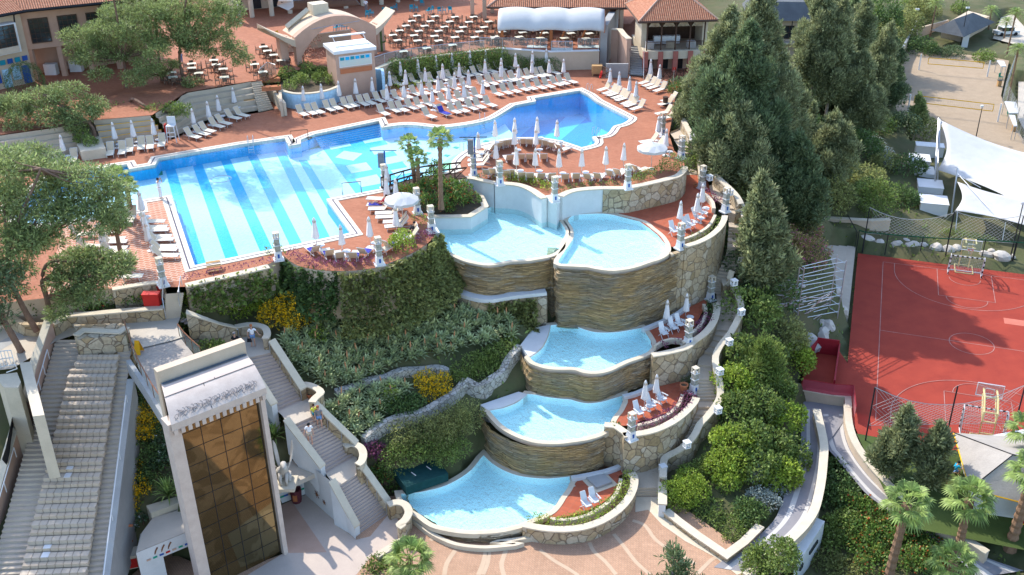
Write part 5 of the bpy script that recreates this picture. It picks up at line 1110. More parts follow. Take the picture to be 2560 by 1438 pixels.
wr = P('t', ZT, (2110,905),(2330,520)); b = WB(); WB().prism([wr[0], wr[0] + ux * .8, wr[1] + ux * .8, wr[1]], ZD - .1, ZT + 2.7).build('end_wall', 'grey', cr_)
bk2 = fl_ + uy * 8.5 - ux * 1.5; hip(cr_, [fl_ + uy * 6.6 - ux * 2, fr_ + uy * 6.6 + ux * 4.2, fr_ + uy * 19 + ux * 4.2, fl_ + uy * 19 - ux * 2], ZT + 3.3, ZT + 7.0, ridge=[fl_ + uy * 13 + ux * 4, fr_ + uy * 13 - ux * 2])
for s in np.linspace(.0,1.2,6): p = fl_ + ux * wdt * s + uy * 7.2; WB().box(p + Vector((0,0,1.6)),(.45,.45,3.2)).build('column', 'beige', cr_)
WB().add([fl_ + uy * 15, fr_ + uy * 15 + ux * 3, fr_ + uy * 15 + ux * 3 + Vector((0,0,3.2)), fl_ + uy * 15 + Vector((0,0,3.2))],[(0,1,2,3)]).build('back_wall', 'pink', cr_)
pg = thing('roofed_walk', 'small clay tiled roof on posts left of the canopy restaurant', 'roof', P1('b', ZT, 2070,150)); q = [P1('b', ZT, 1900,100), P1('b', ZT, 2330,120), P1('b', ZT, 2330,120) + uy * 4.5, P1('b', ZT, 1900,100) + uy * 4.5]; roofpoly(None, 'roof', [Vector((p.x, p.y, ZT + (2.9 if i < 2 else 4.2))) for i, p in enumerate(q)], 'roof', pg)
for p in (P1('b', ZT, 1990,125), P1('b', ZT, 2095,175), P1('b', ZT, 2160,110)): WB().box(p + Vector((0,0,1.45)),(.5,.5,2.9)).build('post', 'beige', pg)
pv = thing('pavilion', 'two storey pavilion with clay hip roof and pink pillars', 'pavilion', P1('c', ZD, 1660,640)); pl0, pr0 = P1('c', ZD, 1400,640), P1('c', ZD, 1940,625); px_ = (pr0 - pl0); pw = px_.length; px_.normalize(); py_ = Vector((-px_.y, px_.x, 0)); zf = ZD + up_to('c', pl0,1420,455); zr = zf + 3.7
pq = [pl0, pr0, pr0 + py_ * 8, pl0 + py_ * 8]; rzp = math.atan2(px_.y, px_.x)
b = WB()
WB().prism([p + py_ * .5 for p in pq], zf - .9, zf + .05).build('floor_slab', 'cream', pv); WB().prism([pl0 + py_ * 2.2, pr0 + py_ * 2.2, pr0 + py_ * 7, pl0 + py_ * 7], ZD - .2, zf - .9).build('lower_wall', 'pink', pv)
for k in range(5):
 p = pl0 + px_ * (pw * (.03 + .235 * k)) + py_ * .55; WB().box(Vector((p.x, p.y, (ZD + zf) / 2)),(.55,.55, zf - ZD), rzp).build('pillar', flat('rose_pillar', (.42,.15,.12), None, 2) if k == 0 else pv.children[-1].data.materials[0], pv)
 if k < 4:
  d = pl0 + px_ * (pw * (.14 + .235 * k)) + py_ * 2.15; WB().box(Vector((d.x, d.y, ZD + 1.1)),(.95,.1,2.2), rzp).build('door', 'dglass', pv)
for k in range(5):
 p = pl0 + px_ * (pw * (.05 + .225 * k)) + py_ * .9; WB().box(Vector((p.x, p.y, (zf + zr) / 2)),(.14,.14, zr - zf), rzp).build('post', 'wood', pv)
 if k < 4:
  b = WB(); c0 = p + px_ * pw * .112; b.box(Vector((c0.x, c0.y, zf + 1.0)),(pw * .22,.06,.07), rzp)
  for j in range(12): q = p + px_ * (pw * .22 * (j + .5) / 12); b.box(Vector((q.x, q.y, zf + .55)),(.035,.035,.9), rzp)
  b.build('balustrade', 'wood', pv); b = WB()
  for j in range(9):
   s = (j - 4) / 4.5; q = c0 + px_ * (pw * .1 * s); b.tube([Vector((q.x, q.y, zr - .95)), Vector((c0.x + px_.x * pw * .1 * s * .4, c0.y, zr - .15 - .2 * abs(s)))],.045,4)
  b.build('lattice', 'cream', pv)
for sd in (.0,.97): p = pl0 + px_ * pw * sd + py_ * 2.5; WB().prism([p, p + px_ * .6, p + px_ * .6 + py_ * 4, p + py_ * 4], zf, zr).build('end_wall', 'cream', pv)
WB().prism([pl0 + py_ * 6, pr0 + py_ * 6, pr0 + py_ * 6.3, pl0 + py_ * 6.3], zf, zr).build('back_wall', 'wood', pv)
for k in range(6): p = pl0 + px_ * (pw * (.25 + .07 * k)) + py_ * 3.2; WB().box(Vector((p.x, p.y, zf + .7)),(.5,.6,.9), rzp).build('sofa', 'white', pv)
for k in range(3): p = pl0 + px_ * (pw * (.12 + .33 * k)) + py_ * 1.8; WB().box(Vector((p.x, p.y, zf + .45)),(.9,.7,.75), rzp).build('counter', 'cream' if k == 1 else 'white', pv)
hip(pv, [pl0 - px_ * .9 + py_ * -.3, pr0 + px_ * .8 - py_ * .3, pr0 + px_ * .8 + py_ * 9, pl0 - px_ * .9 + py_ * 9], zr, zr + 3.2)
t = thing('wooden_fence', 'dark cross braced wooden fence in front of the pink pillars', 'fence', P1('c', ZD, 1560,670)); f0, f1 = P1('c', ZD, 1395,665), P1('c', ZD, 1740,672); n = 6
for k in range(n + 1): p = f0.lerp(f1, k / n); WB().box(p + Vector((0,0,.55)),(.09,.09,1.1)).build('post', 'wood', t)
b = WB()
for k in range(n): a, c = f0.lerp(f1, k / n), f0.lerp(f1,(k + 1) / n); b.tube([a + Vector((0,0,.1)), c + Vector((0,0,1))],.035,4).tube([c + Vector((0,0,.1)), a + Vector((0,0,1))],.035,4)
b.tube([f0 + Vector((0,0,1.05)), f1 + Vector((0,0,1.05))],.045,4); b.build('rail', 'wood', t)
b = WB(); stairs(b, P('c', ZT, (1405,400),(1280,390)), P('c', ZD, (1400,660),(1280,650)),13); tag(b.build('terrace_stair', 'grey'), 'dark shaded stair between the restaurant and the pavilion', 'stair')
wall('retaining_wall', P('c', ZT + 1.9,(1130,245),(1200,250),(1240,300),(1278,330)),.5, ZD - .2, 'pink', 'cream', label='curved pink wall left of the shaded terrace stair'); wall('retaining_wall', P('c', ZD + 1.6,(1080,545),(1270,545)),.3, ZD - .2, 'grey', label='low dark wall at the foot of the restaurant')
handrail([P1('c', ZT + .95,1285,390), P1('c', ZD + .95,1285,650)], 'dark handrail on the left of the shaded terrace stair', mat='dark'); handrail([P1('c', ZT + .95,1405,395), P1('c', ZD + .95,1400,655)], 'pale handrail on the right of the shaded terrace stair', mat='steel')
t = thing('waste_cart', 'small tan wooden cart beside the restaurant wall', 'cart', P1('c', ZD, 1005,645)); cq = P1('c', ZD, 1000,645); WB().box(cq + Vector((0,0,.75)),(1.2,.9,.9)).build('box', 'tan', t)
for dx in (-.5,.5): WB().box(cq + Vector((dx, -.3,.15)),(.1,.1,.3)).build('leg', 'tan', t)
t = thing('life_ring', 'orange life ring leaning on the dark gate', 'life ring', P1('c', ZD, 1035,640)); WB().tube([P1('c', ZD + .75,1035,640) + Vector((.1 * math.sin(a),.38 * math.cos(a),.38 * math.sin(a))) for a in np.linspace(0,6.28,16)],.09,6).build('ring', 'red', t)
t = thing('wooden_fence', 'short dark braced gate next to the orange life ring', 'fence', P1('c', ZD, 1080,660)); g0, g1 = P1('c', ZD, 1045,655), P1('c', ZD, 1115,690); WB().tube([g0, g0 + Vector((0,0,1.2)), g1 + Vector((0,0,1.2)), g1],.06,5).build('frame', 'wood', t); WB().tube([g0 + Vector((0,0,1.1)), g1 + Vector((0,0,.1))],.05,4).tube([g1 + Vector((0,0,1.1)), g0 + Vector((0,0,.1))],.05,4).build('brace', 'wood', t)
ah = thing('arched_hall', 'beige hall with a wide segmental arch and winged roof', 'building', P1('s', ZT, 1700,860)); a0_, a1_ = P1('s', ZT, 905,1040), P1('s', ZT, 2150,850); ax = (a1_ - a0_); aw_ = ax.length; ax.normalize(); ay = Vector((-ax.y, ax.x, 0)); hz = up_to('s', a0_, 905,590); hp = up_to('s', (a0_ + a1_) / 2,1530,250) 
def archprof(n, r0, r1, base):
 return [(s, base + (r1 - base) * math.sin(math.pi * (.1 + .8 * s)) if False else r0 + (r1 - r0) * (1 - (2 * s - 1) ** 2)) for s in np.linspace(0,1, n)]
out_ = archprof(21, hz, hp, 0); inn = archprof(21, hz - 2.2, hp - 1.0,0)
F = lambda s, h, d: a0_ + ax * (s * aw_) + ay * d + Vector((0,0, h))
DEP = 6.5
b = WB(); so_ = [F(s, h, 0) for s, h in out_]; si = [F(.06 + .88 * s, h, 0) for s, h in inn]; b.strip(si, so_, True); so2 = [p + ay * .9 for p in so_]; si2 = [p + ay * .9 for p in si]; b.strip(so_, so2, True); b.strip(si, si2)
b.add([F(0,0,0), F(.06,0,0), si[0], so_[0]],[(0,1,2,3)]).add([F(.94,0,0), F(1,0,0), so_[-1], si[-1]],[(0,1,2,3)]).add([F(1,0,0), F(1,0,.9), so2[-1], so_[-1]],[(0,1,2,3)]).add([F(0,0,.9), F(0,0,0), so_[0], so2[0]],[(0,1,2,3)]).build('arch', 'pink', ah)
rb_ = [p + ay * DEP * .62 for p in so_]; WB().strip(so2, rb_, True).build('roof', 'beige', ah, True)
for s0, sg_, lb in ((0,-1, 'l'),(1,1, 'r')):      # winged half-arches at both sides
 wg = []
 for e in np.linspace(0,1,8): wg.append(F(s0, hz - .25 + 1.5 * e ** 1.3,0) + ax * (sg_ * 3.0 * e) + ay * (1.0 * e))
 w2 = [p + ay * 2.6 for p in wg]; w3 = [p - Vector((0,0,.8 - .1 * i_)) for i_, p in enumerate(wg)]; 
 WB().strip(wg, w2, sg_ > 0).strip(w3, wg, sg_ > 0).strip(w2,[p - Vector((0,0,.7)) for p in w2], sg_ > 0).add([wg[-1], w2[-1], w2[-1] - Vector((0,0,.5)), w3[-1]],[(0,1,2,3)]).build('wing_roof', 'beige', ah)
 WB().box(F(s0, hz / 2,.8) + ax * (sg_ * 1.0) + ay * .8,(.9,1.2, hz), math.atan2(ax.y, ax.x)).build('pier', 'pink', ah)
WB().prism([F(.33,0,2.2), F(.52,0,2.2), F(.52,0,3.9), F(.33,0,3.9)], ZT + hp - .6, ZT + hp + 1.0).build('roof_box', 'cream', ah); WB().tube([F(.02, hz + .5,3), F(.3, hp + .35,3)],.35,4).build('roof_beam', 'cream', ah)
WB().prism([F(.05,0, DEP), F(.95,0, DEP), F(.95,0, DEP + .3), F(.05,0, DEP + .3)], ZT, ZT + hz - 1.6).build('back_wall', 'beige', ah)
WB().tube([F(.2, hp - 1.1,-.05), F(.8, hp - .9,-.05)],.03,4).build('light_bar', 'steel', ah)
bt = thing('booth', 'tall pink and white DJ booth with glazed front above the blue wall', 'booth', P1('s', ZD, 1800,1430)); bq = [P1('s', ZT, 1525,1275), P1('s', ZT, 2125,1195)]; bx = (bq[1] - bq[0]); bw_ = bx.length; bx.normalize(); by = Vector((-bx.y, bx.x, 0)); bz = up_to('s', bq[0],1470,800)
BQ = [bq[0], bq[1], bq[1] + by * 3.6, bq[0] + by * 3.6]; WB().prism(BQ, ZD - .1, ZT + bz - .35).build('wall', 'pink', bt)
WB().prism([BQ[0] - bx * .2 - by * .2, BQ[1] + bx * .2 - by * .2, BQ[2] + bx * .2 + by * .2, BQ[3] - bx * .2 + by * .2], ZT + bz - .35, ZT + bz).build('roof', 'white', bt); rzb = math.atan2(bx.y, bx.x); c0 = (bq[0] + bq[1]) / 2 - by * .02
wn_ = WB().box(c0 + Vector((0,0, bz * .62)),(bw_ * .84,.1, bz * .36), rzb).build('window', 'white', bt); WB().box(c0 - by * .05 + Vector((0,0, bz * .62)),(bw_ * .8,.04, bz * .31), rzb).build('pane', flat('pale_glass', (.42,.55,.55),(.6,.55,.45),.5, rough=.1, bump=0), wn_)
for k in range(6): WB().box(c0 - by * .08 + bx * (bw_ * (-.34 + .13 * k)) + Vector((0,0, bz * .72)),(bw_ * .1,.03, bz * .1), rzb).build('curtain', 'teal' if k % 2 == 0 else 'poolsky', wn_)
WB().box(c0 - by * .03 + Vector((0,0, bz * .31)),(bw_ * .82,.06, bz * .16), rzb).build('panel', 'pot', bt)
sp0 = [BQ[0] + bx * .5 + by * .6, BQ[1] - bx * .4 + by * .6]; b = WB()
for p in sp0: b.tube([p + Vector((0,0, bz)), p + by * 1.8 + Vector((0,0, bz + 1.0))],.03,4)
b.build('bracket', 'steel', bt); WB().box((sp0[0] + sp0[1]) / 2 + by * 1.9 + Vector((0,0, bz + .95)),(bw_ * .92,.45,.1), rzb).build('solar_panel', 'white', bt)
bwall = smooth(P('b', 13.7,(345,765),(450,795),(600,795),(750,770),(850,730),(905,705),(1000,690),(1165,668)),3)
wall('blue_wall', bwall, .35, ZD - .1, 'wallblue', 'cream', label='curved pale blue tiled wall of the shrub bed', capw=.03); wall('blue_wall', P('b', ZT + .3,(1155,590),(1215,590),(1225,640)),.3, ZD - .1, 'wallblue', label='sky blue tiled wall corner right of the booth')
sheet('flower_bed', fl(bwall, 13.55) + P('b', 13.55,(1165,600),(700,540),(450,590),(340,640)), 'soil', mask=False)
wall('planter_wall', P('b', 13.4,(240,720),(300,790),(380,880)),.3, ZD, 'cream', label='cream stair cheek beside the flower boxes', cat='kerb')
for x, y, lb in ((265,700, 'upper brown flower box at the stair of the dining terrace'),(270,770, 'lower brown flower box at the stair of the dining terrace')):
 p = P1('b', 13.7, x, y); t = thing('flower_box', lb, 'flower box', p, .25, 'flower boxes'); MB().box((0,0,.2),(2.0,.7,.4)).build('box', 'pot', t); o = ob('plants', None, t) if False else None
 C_, D_ = lobes_points([(0,0,.5,.95,.4,.35)],260); t2 = ob('plants', blades(C_, D_, .22,.04, 'leafdeep', 'box_leaves'), t)
wall('planter_wall', P('b', 13.6,(210,735),(340,760),(350,870)),.3, ZD, 'beige', label='beige pedestal wall with pebble relief by the stair', cat='kerb')
for k, (tp, bt_, n, lb) in enumerate(((P('a', ZT, (-300,1240),(0,1160),(300,1120),(585,1080)), P('a', ZD, (-200,1500),(100,1440),(400,1370),(705,1310)),5, 'left block of cream seating tiers under the pines'),
           (P('a', ZT, (800,1030),(1000,1015),(1290,990)), P('a', ZD, (905,1290),(1130,1240),(1440,1195)),5, 'middle block of cream seating tiers with yellow edges'),
           (smooth(P('a', ZT, (1330,970),(1500,880),(1590,800),(1800,765),(2150,700)),3), smooth(P('a', ZD, (1480,1195),(1620,1130),(1760,1060),(1950,1010),(2215,965)),3),5, 'curved block of cream seating tiers below the dining tables'))):
 b = WB(); N = max(len(tp), len(bt_)); tp, bt_ = resample(tp, N), resample(bt_, N); stairs(b, tp[::-1], bt_[::-1], n); tag(b.build('seating_tiers', 'stepP'), lb, 'seating tiers', 'seating tiers under the pines')
 if k == 1:
  for j in range(1, n): tag(stripe([a.lerp(c, j / n) for a, c in zip(tp, bt_)],.05).build('paint', 'yband') if False else WB().tube([a.lerp(c, j / n) + Vector((0,0,.02)) for a, c in zip(tp, bt_)],.03,4).build('edge_stripe', 'yband'), kind='structure')
b = WB(); stairs(b, P('a', ZT, (2240,695),(2150,705)), P('a', ZD, (2345,940),(2215,968)),14); tag(b.build('terrace_stair', 'stepP'), 'pale stair from the pool deck up to the dining tables', 'stair')
for q, lb in ((P('a', 12.9,(690,1300),(905,1270),(880,1215),(830,1060),(780,900),(590,1080)), 'cream raised planter between the seating tiers'),):
 tag(WB().prism(q, ZD - .1, ZD + .9).build('raised_planter', 'cream'), lb, 'planter')
def window(parent, c, w_, h, d, mat_frame='wood', nx=3, ny=4):
 """glazed window: frame box, pane and bars on the wall line d"""
 rz = math.atan2(d.y, d.x); f_ = WB().box(c, (w_, .14, h), rz).build('window', mat_frame, parent); nrm = Vector((d.y, -d.x, 0)); nrm = nrm if nrm.y < 0 else -nrm
 WB().box(c + nrm * .05,(w_ * .9,.08, h * .92), rz).build('pane', 'dglass', f_); b = WB()
 for i in range(1, nx): b.box(c + nrm * .1 + d * (w_ * (i / nx - .5)),(.05,.05, h * .92), rz)
 for j in range(1, ny): b.box(c + nrm * .1 + Vector((0,0, h * (j / ny - .5))),(w_ * .9,.05,.05), rz)
 b.build('glazing_bar', mat_frame, f_)
hs = thing('corner_house', 'cream corner house with clay roof and white bay window', 'house', P1('a', ZT, 200,800)); h0, h1, h2 = P1('a', ZT, -400,860), P1('a', ZT, 300,700), P1('a', ZT, 760,640); hx = (h1 - h0).normalized(); hy = Vector((-hx.y, hx.x, 0)); hx2 = (h2 - h1).normalized(); hy2 = Vector((-hx2.y, hx2.x, 0)); ze = up_to('a', h1,410,75); 
h2 = h1 + hx2 * 13
WB().prism([h0, h1, h1 + hy * 9, h0 + hy * 9], ZT - .2, ZT + ze).build('wall', 'beige', hs); WB().prism([h1 + hy2 * .6, h2 + hy2 * .6, h2 + hy2 * 9, h1 + hy2 * 9], ZT + 3.3, ZT + ze).build('upper_wall', 'pink', hs); WB().prism([h1 + hy2 * 3.4, h2 + hy2 * 3.4, h2 + hy2 * 9, h1 + hy2 * 9], ZT, ZT + 3.3).build('rear_wall', 'pink', hs)
for k in range(5): p = h1 + hx2 * (.3 + 2.9 * k) + hy2 * .9; WB().box(p + Vector((0,0,1.65)),(.5,.5,3.3)).build('column', 'pink', hs)
fx = h1 - hx * 2.6 - hy * .5; WB().box(fx + Vector((0,0,5.2)),(2.9,1.3,3.0), math.atan2(hx.y, hx.x)).build('bay', 'plaster', hs)
window(hs, fx - hy * .68 + Vector((0,0,5.5)),2.4,2.2, hx, nx=4, ny=5); WB().box(fx - hy * .67 + Vector((0,0,4.05)),(2.5,.06,.55), math.atan2(hx.y, hx.x)).build('bay_panel', 'slab', hs)
for k, s in enumerate((6.2,8.6)): window(hs, h1 - hx * s - hy * .02 + Vector((0,0,5.3)),1.0,2.0, hx, nx=1, ny=1)
for k in range(4): window(hs, h1 + hx2 * (1.6 + 2.9 * k) + hy2 * .56 + Vector((0,0,5.2)),2.0,2.6, hx2, nx=4, ny=5)
for k in range(7): WB().box(h1 - hx * (.7 + 1.05 * k) - hy * .06 + Vector((0,0,1.0 + .35 * (k % 2))),(.8,.1,1.9 - .5 * (k % 2)), math.atan2(hx.y, hx.x)).build('tile_panel', 'wallblue' if k % 3 else 'blue', hs)
for k in range(9): WB().box(h1 - hx * (.55 + .8 * k) - hy * .1 + Vector((0,0,2.7)),(.55,.08,.5), math.atan2(hx.y, hx.x)).build('tile_panel', 'teal' if k % 2 else 'blue', hs)
ov = 1.0
roofpoly(None, 'roof', [h0 - hy * ov + Vector((0,0, ze)), h1 - hy * ov + hx * .3 + Vector((0,0, ze)), h1 + hy * 4.5 + Vector((0,0, ze + 2.3)), h0 + hy * 4.5 + Vector((0,0, ze + 2.3))], 'roof', hs); roofpoly(None, 'roof', [h1 - hy2 * ov + hx * .3 + Vector((0,0, ze + .02)), h2 - hy2 * ov + Vector((0,0, ze)), h2 + hy2 * 4.5 + Vector((0,0, ze + 2.3)), h1 + hy * 4.5 + Vector((0,0, ze + 2.3))], 'roof', hs)
WB().tube([h0 - hy * (ov + .05) + Vector((0,0, ze - .15)), h1 - hy * (ov + .05) + hx * .3 + Vector((0,0, ze - .15)), h2 - hy2 * (ov + .05) + Vector((0,0, ze - .15))],.16,5).build('eave_board', 'dark', hs)
for s in (1.1,4.2): WB().tube([h1 - hx * s - hy * .05 + Vector((0,0,3.6)), h1 - hx * (s - .1) - hy * .9 + Vector((0,0, ze - .1))],.08,4).build('eave_bracket', 'dark', hs)
for k in range(2): p = h1 + hx2 * (2 + 2.6 * k) + hy2 * 2.2; WB().box(p + Vector((0,0,.6)),(1.3,.8,1.2)).build('kiosk', 'white', hs)
ch = thing('colonnade_building', 'shaded building with pale columns and slate blue roof at the top', 'building', P1('b', ZT, 400,100)); c0_, c1_ = P1('a', ZT, 2000,170), P1('b', ZT, 1000,60); cx_ = (c1_ - c0_).normalized(); cy_ = Vector((-cx_.y, cx_.x, 0)); cl = (c1_ - c0_).length
WB().prism([c0_ + cy_ * 5, c1_ + cy_ * 5 + cx_ * 14, c1_ + cy_ * 12 + cx_ * 14, c0_ + cy_ * 12], ZT, ZT + 5.2).build('wall', 'beige', ch)
for k in range(11): p = c0_ + cx_ * (cl * k / 6.6) + cy_ * .4 * (k % 2); WB().tube([p, p + Vector((0,0,4.6))],.32,8).build('column', 'cream', ch)
WB().prism([c0_ - cy_ * .8, c0_ + cx_ * (cl + 14) - cy_ * .8, c0_ + cx_ * (cl + 14) + cy_ * 13, c0_ + cy_ * 13], ZT + 4.6, ZT + 5.2).build('roof_edge', 'cream', ch)
for k in range(9): WB().box(c0_ + cx_ * (1.5 + 2.6 * k) + cy_ * 4.9 + Vector((0,0,1.3)),(1.5,.12,2.4), math.atan2(cx_.y, cx_.x)).build('doorway', 'dglass', ch)
sr = P('b', 0,(350,20, ZT + 5.4),(420,85, ZT + 3.9),(1030,45, ZT + 3.9),(960,-40, ZT + 5.6)); WB().add([Vector(p) for p in sr],[(0,1,2,3)]).build('awning_roof', 'slate', ch).modifiers.new('thickness', 'SOLIDIFY').thickness = .15
t = thing('roof_hatch', 'pale tilted skylight panel on the slate blue roof', 'skylight', P1('b', ZT + 5.0,385,50)); sk_ = P('b', 0,(330,5, ZT + 5.6),(455,5, ZT + 5.6),(460,60, ZT + 4.9),(415,88, ZT + 4.5),(320,45, ZT + 4.9)); WB().add(sk_, [(0,1,2,3,4)]).build('panel', 'canvas', t).modifiers.new('thickness', 'SOLIDIFY').thickness = .1
sb_ = thing('stone_villa', 'brown stone villa with slate roof behind the cypress trees', 'house', P1('d', 9,350,400)); v0, v1 = P1('d', 8.5,60,420), P1('d', 8.5,470,430); vx = (v1 - v0).normalized(); vy = Vector((-vx.y, vx.x, 0))
WB().prism([v0, v1, v1 + vy * 8, v0 + vy * 8],6,8.5 + up_to('d', v0,250,150)).build('wall', 'beige', sb_); zz = 8.5 + up_to('d', v1,590,165); e_ = [v0 - vx * 1 - vy * 1.2, v1 + vx * 1.5 - vy * 1.2, v1 + vx * 1.5 + vy * 9, v0 - vx + vy * 9]; e_ = [Vector((p.x, p.y, zz)) for p in e_]; i_ = [p.lerp(sum(e_, Vector()) / 4,.32) + Vector((0,0,2.2)) for p in e_]
WB().add(e_ + i_, [(0,1,5,4),(1,2,6,5),(2,3,7,6),(3,0,4,7),(4,5,6,7)]).build('roof', 'slate', sb_)
for s in (.45,.75): window(sb_, v0.lerp(v1, s) - vy * .03 + Vector((0,0, zz - 8.5 - 1.8)),1.6,1.8, vx, nx=2, ny=2)
WB().box(v0.lerp(v1,.5) - vy * .6 + Vector((0,0, zz - 8.5 - 3.1)),((v1 - v0).length, 1.2,.15), math.atan2(vx.y, vx.x)).build('balcony', 'slab', sb_)
for s in (.4,.78): WB().tube([v0.lerp(v1, s) - vy * .9 + Vector((0,0, zz - 8.5 - 3.2)), v0.lerp(v1, s) - vy * .9 + Vector((0,0, zz - 8.6))],.07,5).build('post', 'dark', sb_)
# --- hillside
sheet('ground', [Vector((-900,-60,-4.2)), Vector((900,-60,-4.2)), Vector((900,1200,-4.2)), Vector((-900,1200,-4.2))], 'ground', mask=False)
CPTS = [P1(k, z, x, y) for k, x, y, z in [
 ('', 470,720,10.3),('', 600,700,10.6),('', 680,680,10.5),('', 520,790,9.8),('', 620,780,9.0),('', 740,790,8.3),('', 720,680,10.2),('', 850,700,9.6),('', 950,720,8.8),('', 1060,680,8.6),
 ('', 850,800,7.7),('', 1000,800,7.0),('', 1120,760,7.0),('', 1250,780,6.2),('', 1310,800,5.6),('', 720,860,7.4),('', 800,900,6.2),('', 900,880,6.0),('', 1000,870,5.9),('', 1100,850,5.6),('', 1200,850,5.2),
 ('', 850,970,4.9),('', 950,960,4.7),('', 1050,940,4.5),('', 1160,930,4.3),('', 1250,920,4.0),('', 1290,870,4.4),('', 800,1000,4.3),('', 870,1060,3.2),('', 950,1030,3.4),('', 1050,1010,3.3),('', 1130,985,3.0),('', 880,1110,2.2),('', 1000,1085,2.3),
 ('', 1110,1040,2.2),('', 930,1180,.9),('', 1000,1160,.9),('', 1100,1120,.9),('', 1170,1060,1.2),('', 960,1250,-.3),('', 1010,1230,-.3),('', 1060,1210,0),('', 1300,970,2.6),('', 1230,985,2.2),
 ('', 0,790,10.4),('', 100,760,11.3),('', 200,760,11.0),('', 300,760,10.8),('', 390,750,10.8),('', 350,735,11.2),('', 20,720,11.8),('', 480,860,9.3),('', 540,860,9.),('', 590,850,8.2),
 ('', 345,950,7.8),('', 340,1030,6.2),('', 400,1050,6.0),('', 330,1130,4.2),('', 420,1150,3.6),('', 300,1230,2.5),('', 400,1240,2.2),('', 310,1330,.6),('', 280,1420,0),('', 665,1050,3.6),('', 690,1090,2.8),('', 660,1010,4.8),('', 700,1130,2.1),
 ('', 1745,200,11.8),('', 1760,300,11.4),('', 1770,380,10.6),('', 1840,440,9.4),('', 1870,560,8.0),('', 1890,640,6.8),('', 1880,720,5.2),('', 1890,800,4.2),('', 1850,900,3.4),('', 1860,980,2.6),('', 1840,1080,1.6),('', 1760,1150,.2),('', 1680,1200,-.6),
 ('', 1740,1260,-.6),('', 1800,1330,-.6),('', 1900,1250,-.5),('', 1950,1150,-.3),('', 1980,1020,.3),('', 1980,900,1.4),('', 1990,800,2.6),('', 1960,700,4.2),('', 2000,620,4.2),('', 2030,560,3.6),('', 1960,520,5.8),('', 2060,480,3.4),('', 1900,350,9.0),('', 1850,250,10.8),
 ('', 2000,380,5.6),('', 2000,250,7.6),('', 2100,350,3.4),('', 2150,450,1.6),('', 2220,500,.7),('', 2260,400,.5),('', 2200,300,1.4),('', 2150,200,3.6),('', 2250,250,.2),('', 2230,130,.6),('', 2100,60,7),('', 2200,40,3.5),('', 2300,100,0),('', 2400,110,0),('', 2540,100,0),('', 2400,300,-.05),('', 2540,300,-.05),
 ('', 2420,560,.3),('', 2540,560,.3),('', 2200,600,.5),('', 2350,610,.3),('', 2540,650,.2),('', 2090,560,1.5),('', 2400,800,-.1),('', 2160,900,-.1),('', 2540,1000,-.1),('', 2170,1080,-.05),('', 2300,1110,-.05),('', 2250,1180,-.4),('', 2400,1250,-.6),('', 2540,1300,-.8),('', 2520,1380,-1.2),
 ('', 2090,1180,-1.6),('', 2100,1280,-2.2),('', 2200,1300,-2.2),('', 2300,1380,-2.4),('', 2080,1400,-3.2),('', 2200,1420,-2.8),('', 2400,1430,-2.4),('', 2060,1430,-3.5),('', 1050,1420,-.8),('', 980,1430,-.8),('', 2080,850,.3),('', 2040,950,0),('', 2540,20,1),('', 2420,0,2)]]
CPTS += [Vector((60,230,6)), Vector((120,260,3)), Vector((140,120,0)), Vector((90,60,-1)), Vector((60,30,-3)), Vector((-60,60,10)), Vector((-60,40,4)), Vector((0,30,-1)), Vector((30,190,13)), Vector((40,165,9))]
CA = np.array([tuple(p) for p in CPTS])
gx = np.arange(-70,130,.9); gy = np.arange(26,250,.9); X, Y = np.meshgrid(gx, gy)
def hill(x, y):
 d2 = (x[..., None] - CA[:, 0]) ** 2 + (y[..., None] - CA[:, 1]) ** 2 + 2.5; w_ = d2 ** -1.7
 return (w_ * CA[:, 2]).sum(-1) / w_.sum(-1)
Z = np.concatenate([hill(X[i:i + 20], Y[i:i + 20]) for i in range(0, len(gy),20)])
def inside_np(x, y, poly):
 r = np.zeros(x.shape, bool); j = len(poly) - 1
 for i in range(len(poly)):
  xi, yi, xj, yj = poly[i][0], poly[i][1], poly[j][0], poly[j][1]
  if abs(yi - yj) > 1e-9: r ^= ((yi > y) != (yj > y)) & (x < (xj - xi) * (y - yi) / (yj - yi) + xi)
  j = i
 return r
LVL = np.full(Z.shape, 1e9)
for pg, z in MASK:
 x0_, x1_ = min(p[0] for p in pg) - 2, max(p[0] for p in pg) + 2; y0_, y1_ = min(p[1] for p in pg) - 2, max(p[1] for p in pg) + 2
 ix = np.where((gx > x0_) & (gx < x1_))[0]; iy = np.where((gy > y0_) & (gy < y1_))[0]
 if len(ix) == 0 or len(iy) == 0: continue
 sl_ = np.ix_(iy, ix); xs, ys = X[sl_], Y[sl_]; msk = np.zeros(xs.shape, bool)
 for ddx, ddy in ((0,0),(.8,0),(-.8,0),(0,.8),(0,-.8)): msk |= inside_np(xs + ddx, ys + ddy, pg)
 L_ = LVL[sl_]; L_[msk] = np.minimum(L_[msk], z - .45); LVL[sl_] = L_
Z = Z + .10 * np.sin(X * 1.3 + np.sin(Y * .7) * 2) * np.cos(Y * 1.1)
Z = np.minimum(Z, LVL)
nyy, nxx = Z.shape
V = np.stack([X, Y, Z],-1).reshape(-1,3); I = np.arange(nyy * nxx).reshape(nyy, nxx)
Fq = np.stack([I[:-1, :-1], I[:-1,1:], I[1:, 1:], I[1:, :-1]],-1).reshape(-1,4)
hm = fast_mesh('hillside', V, Fq, 'ground'); hm.polygons.foreach_set('use_smooth', np.ones(len(Fq), bool)); tag(ob('hillside', hm), 'planted hillside around the cascade', 'hillside', kind='structure')
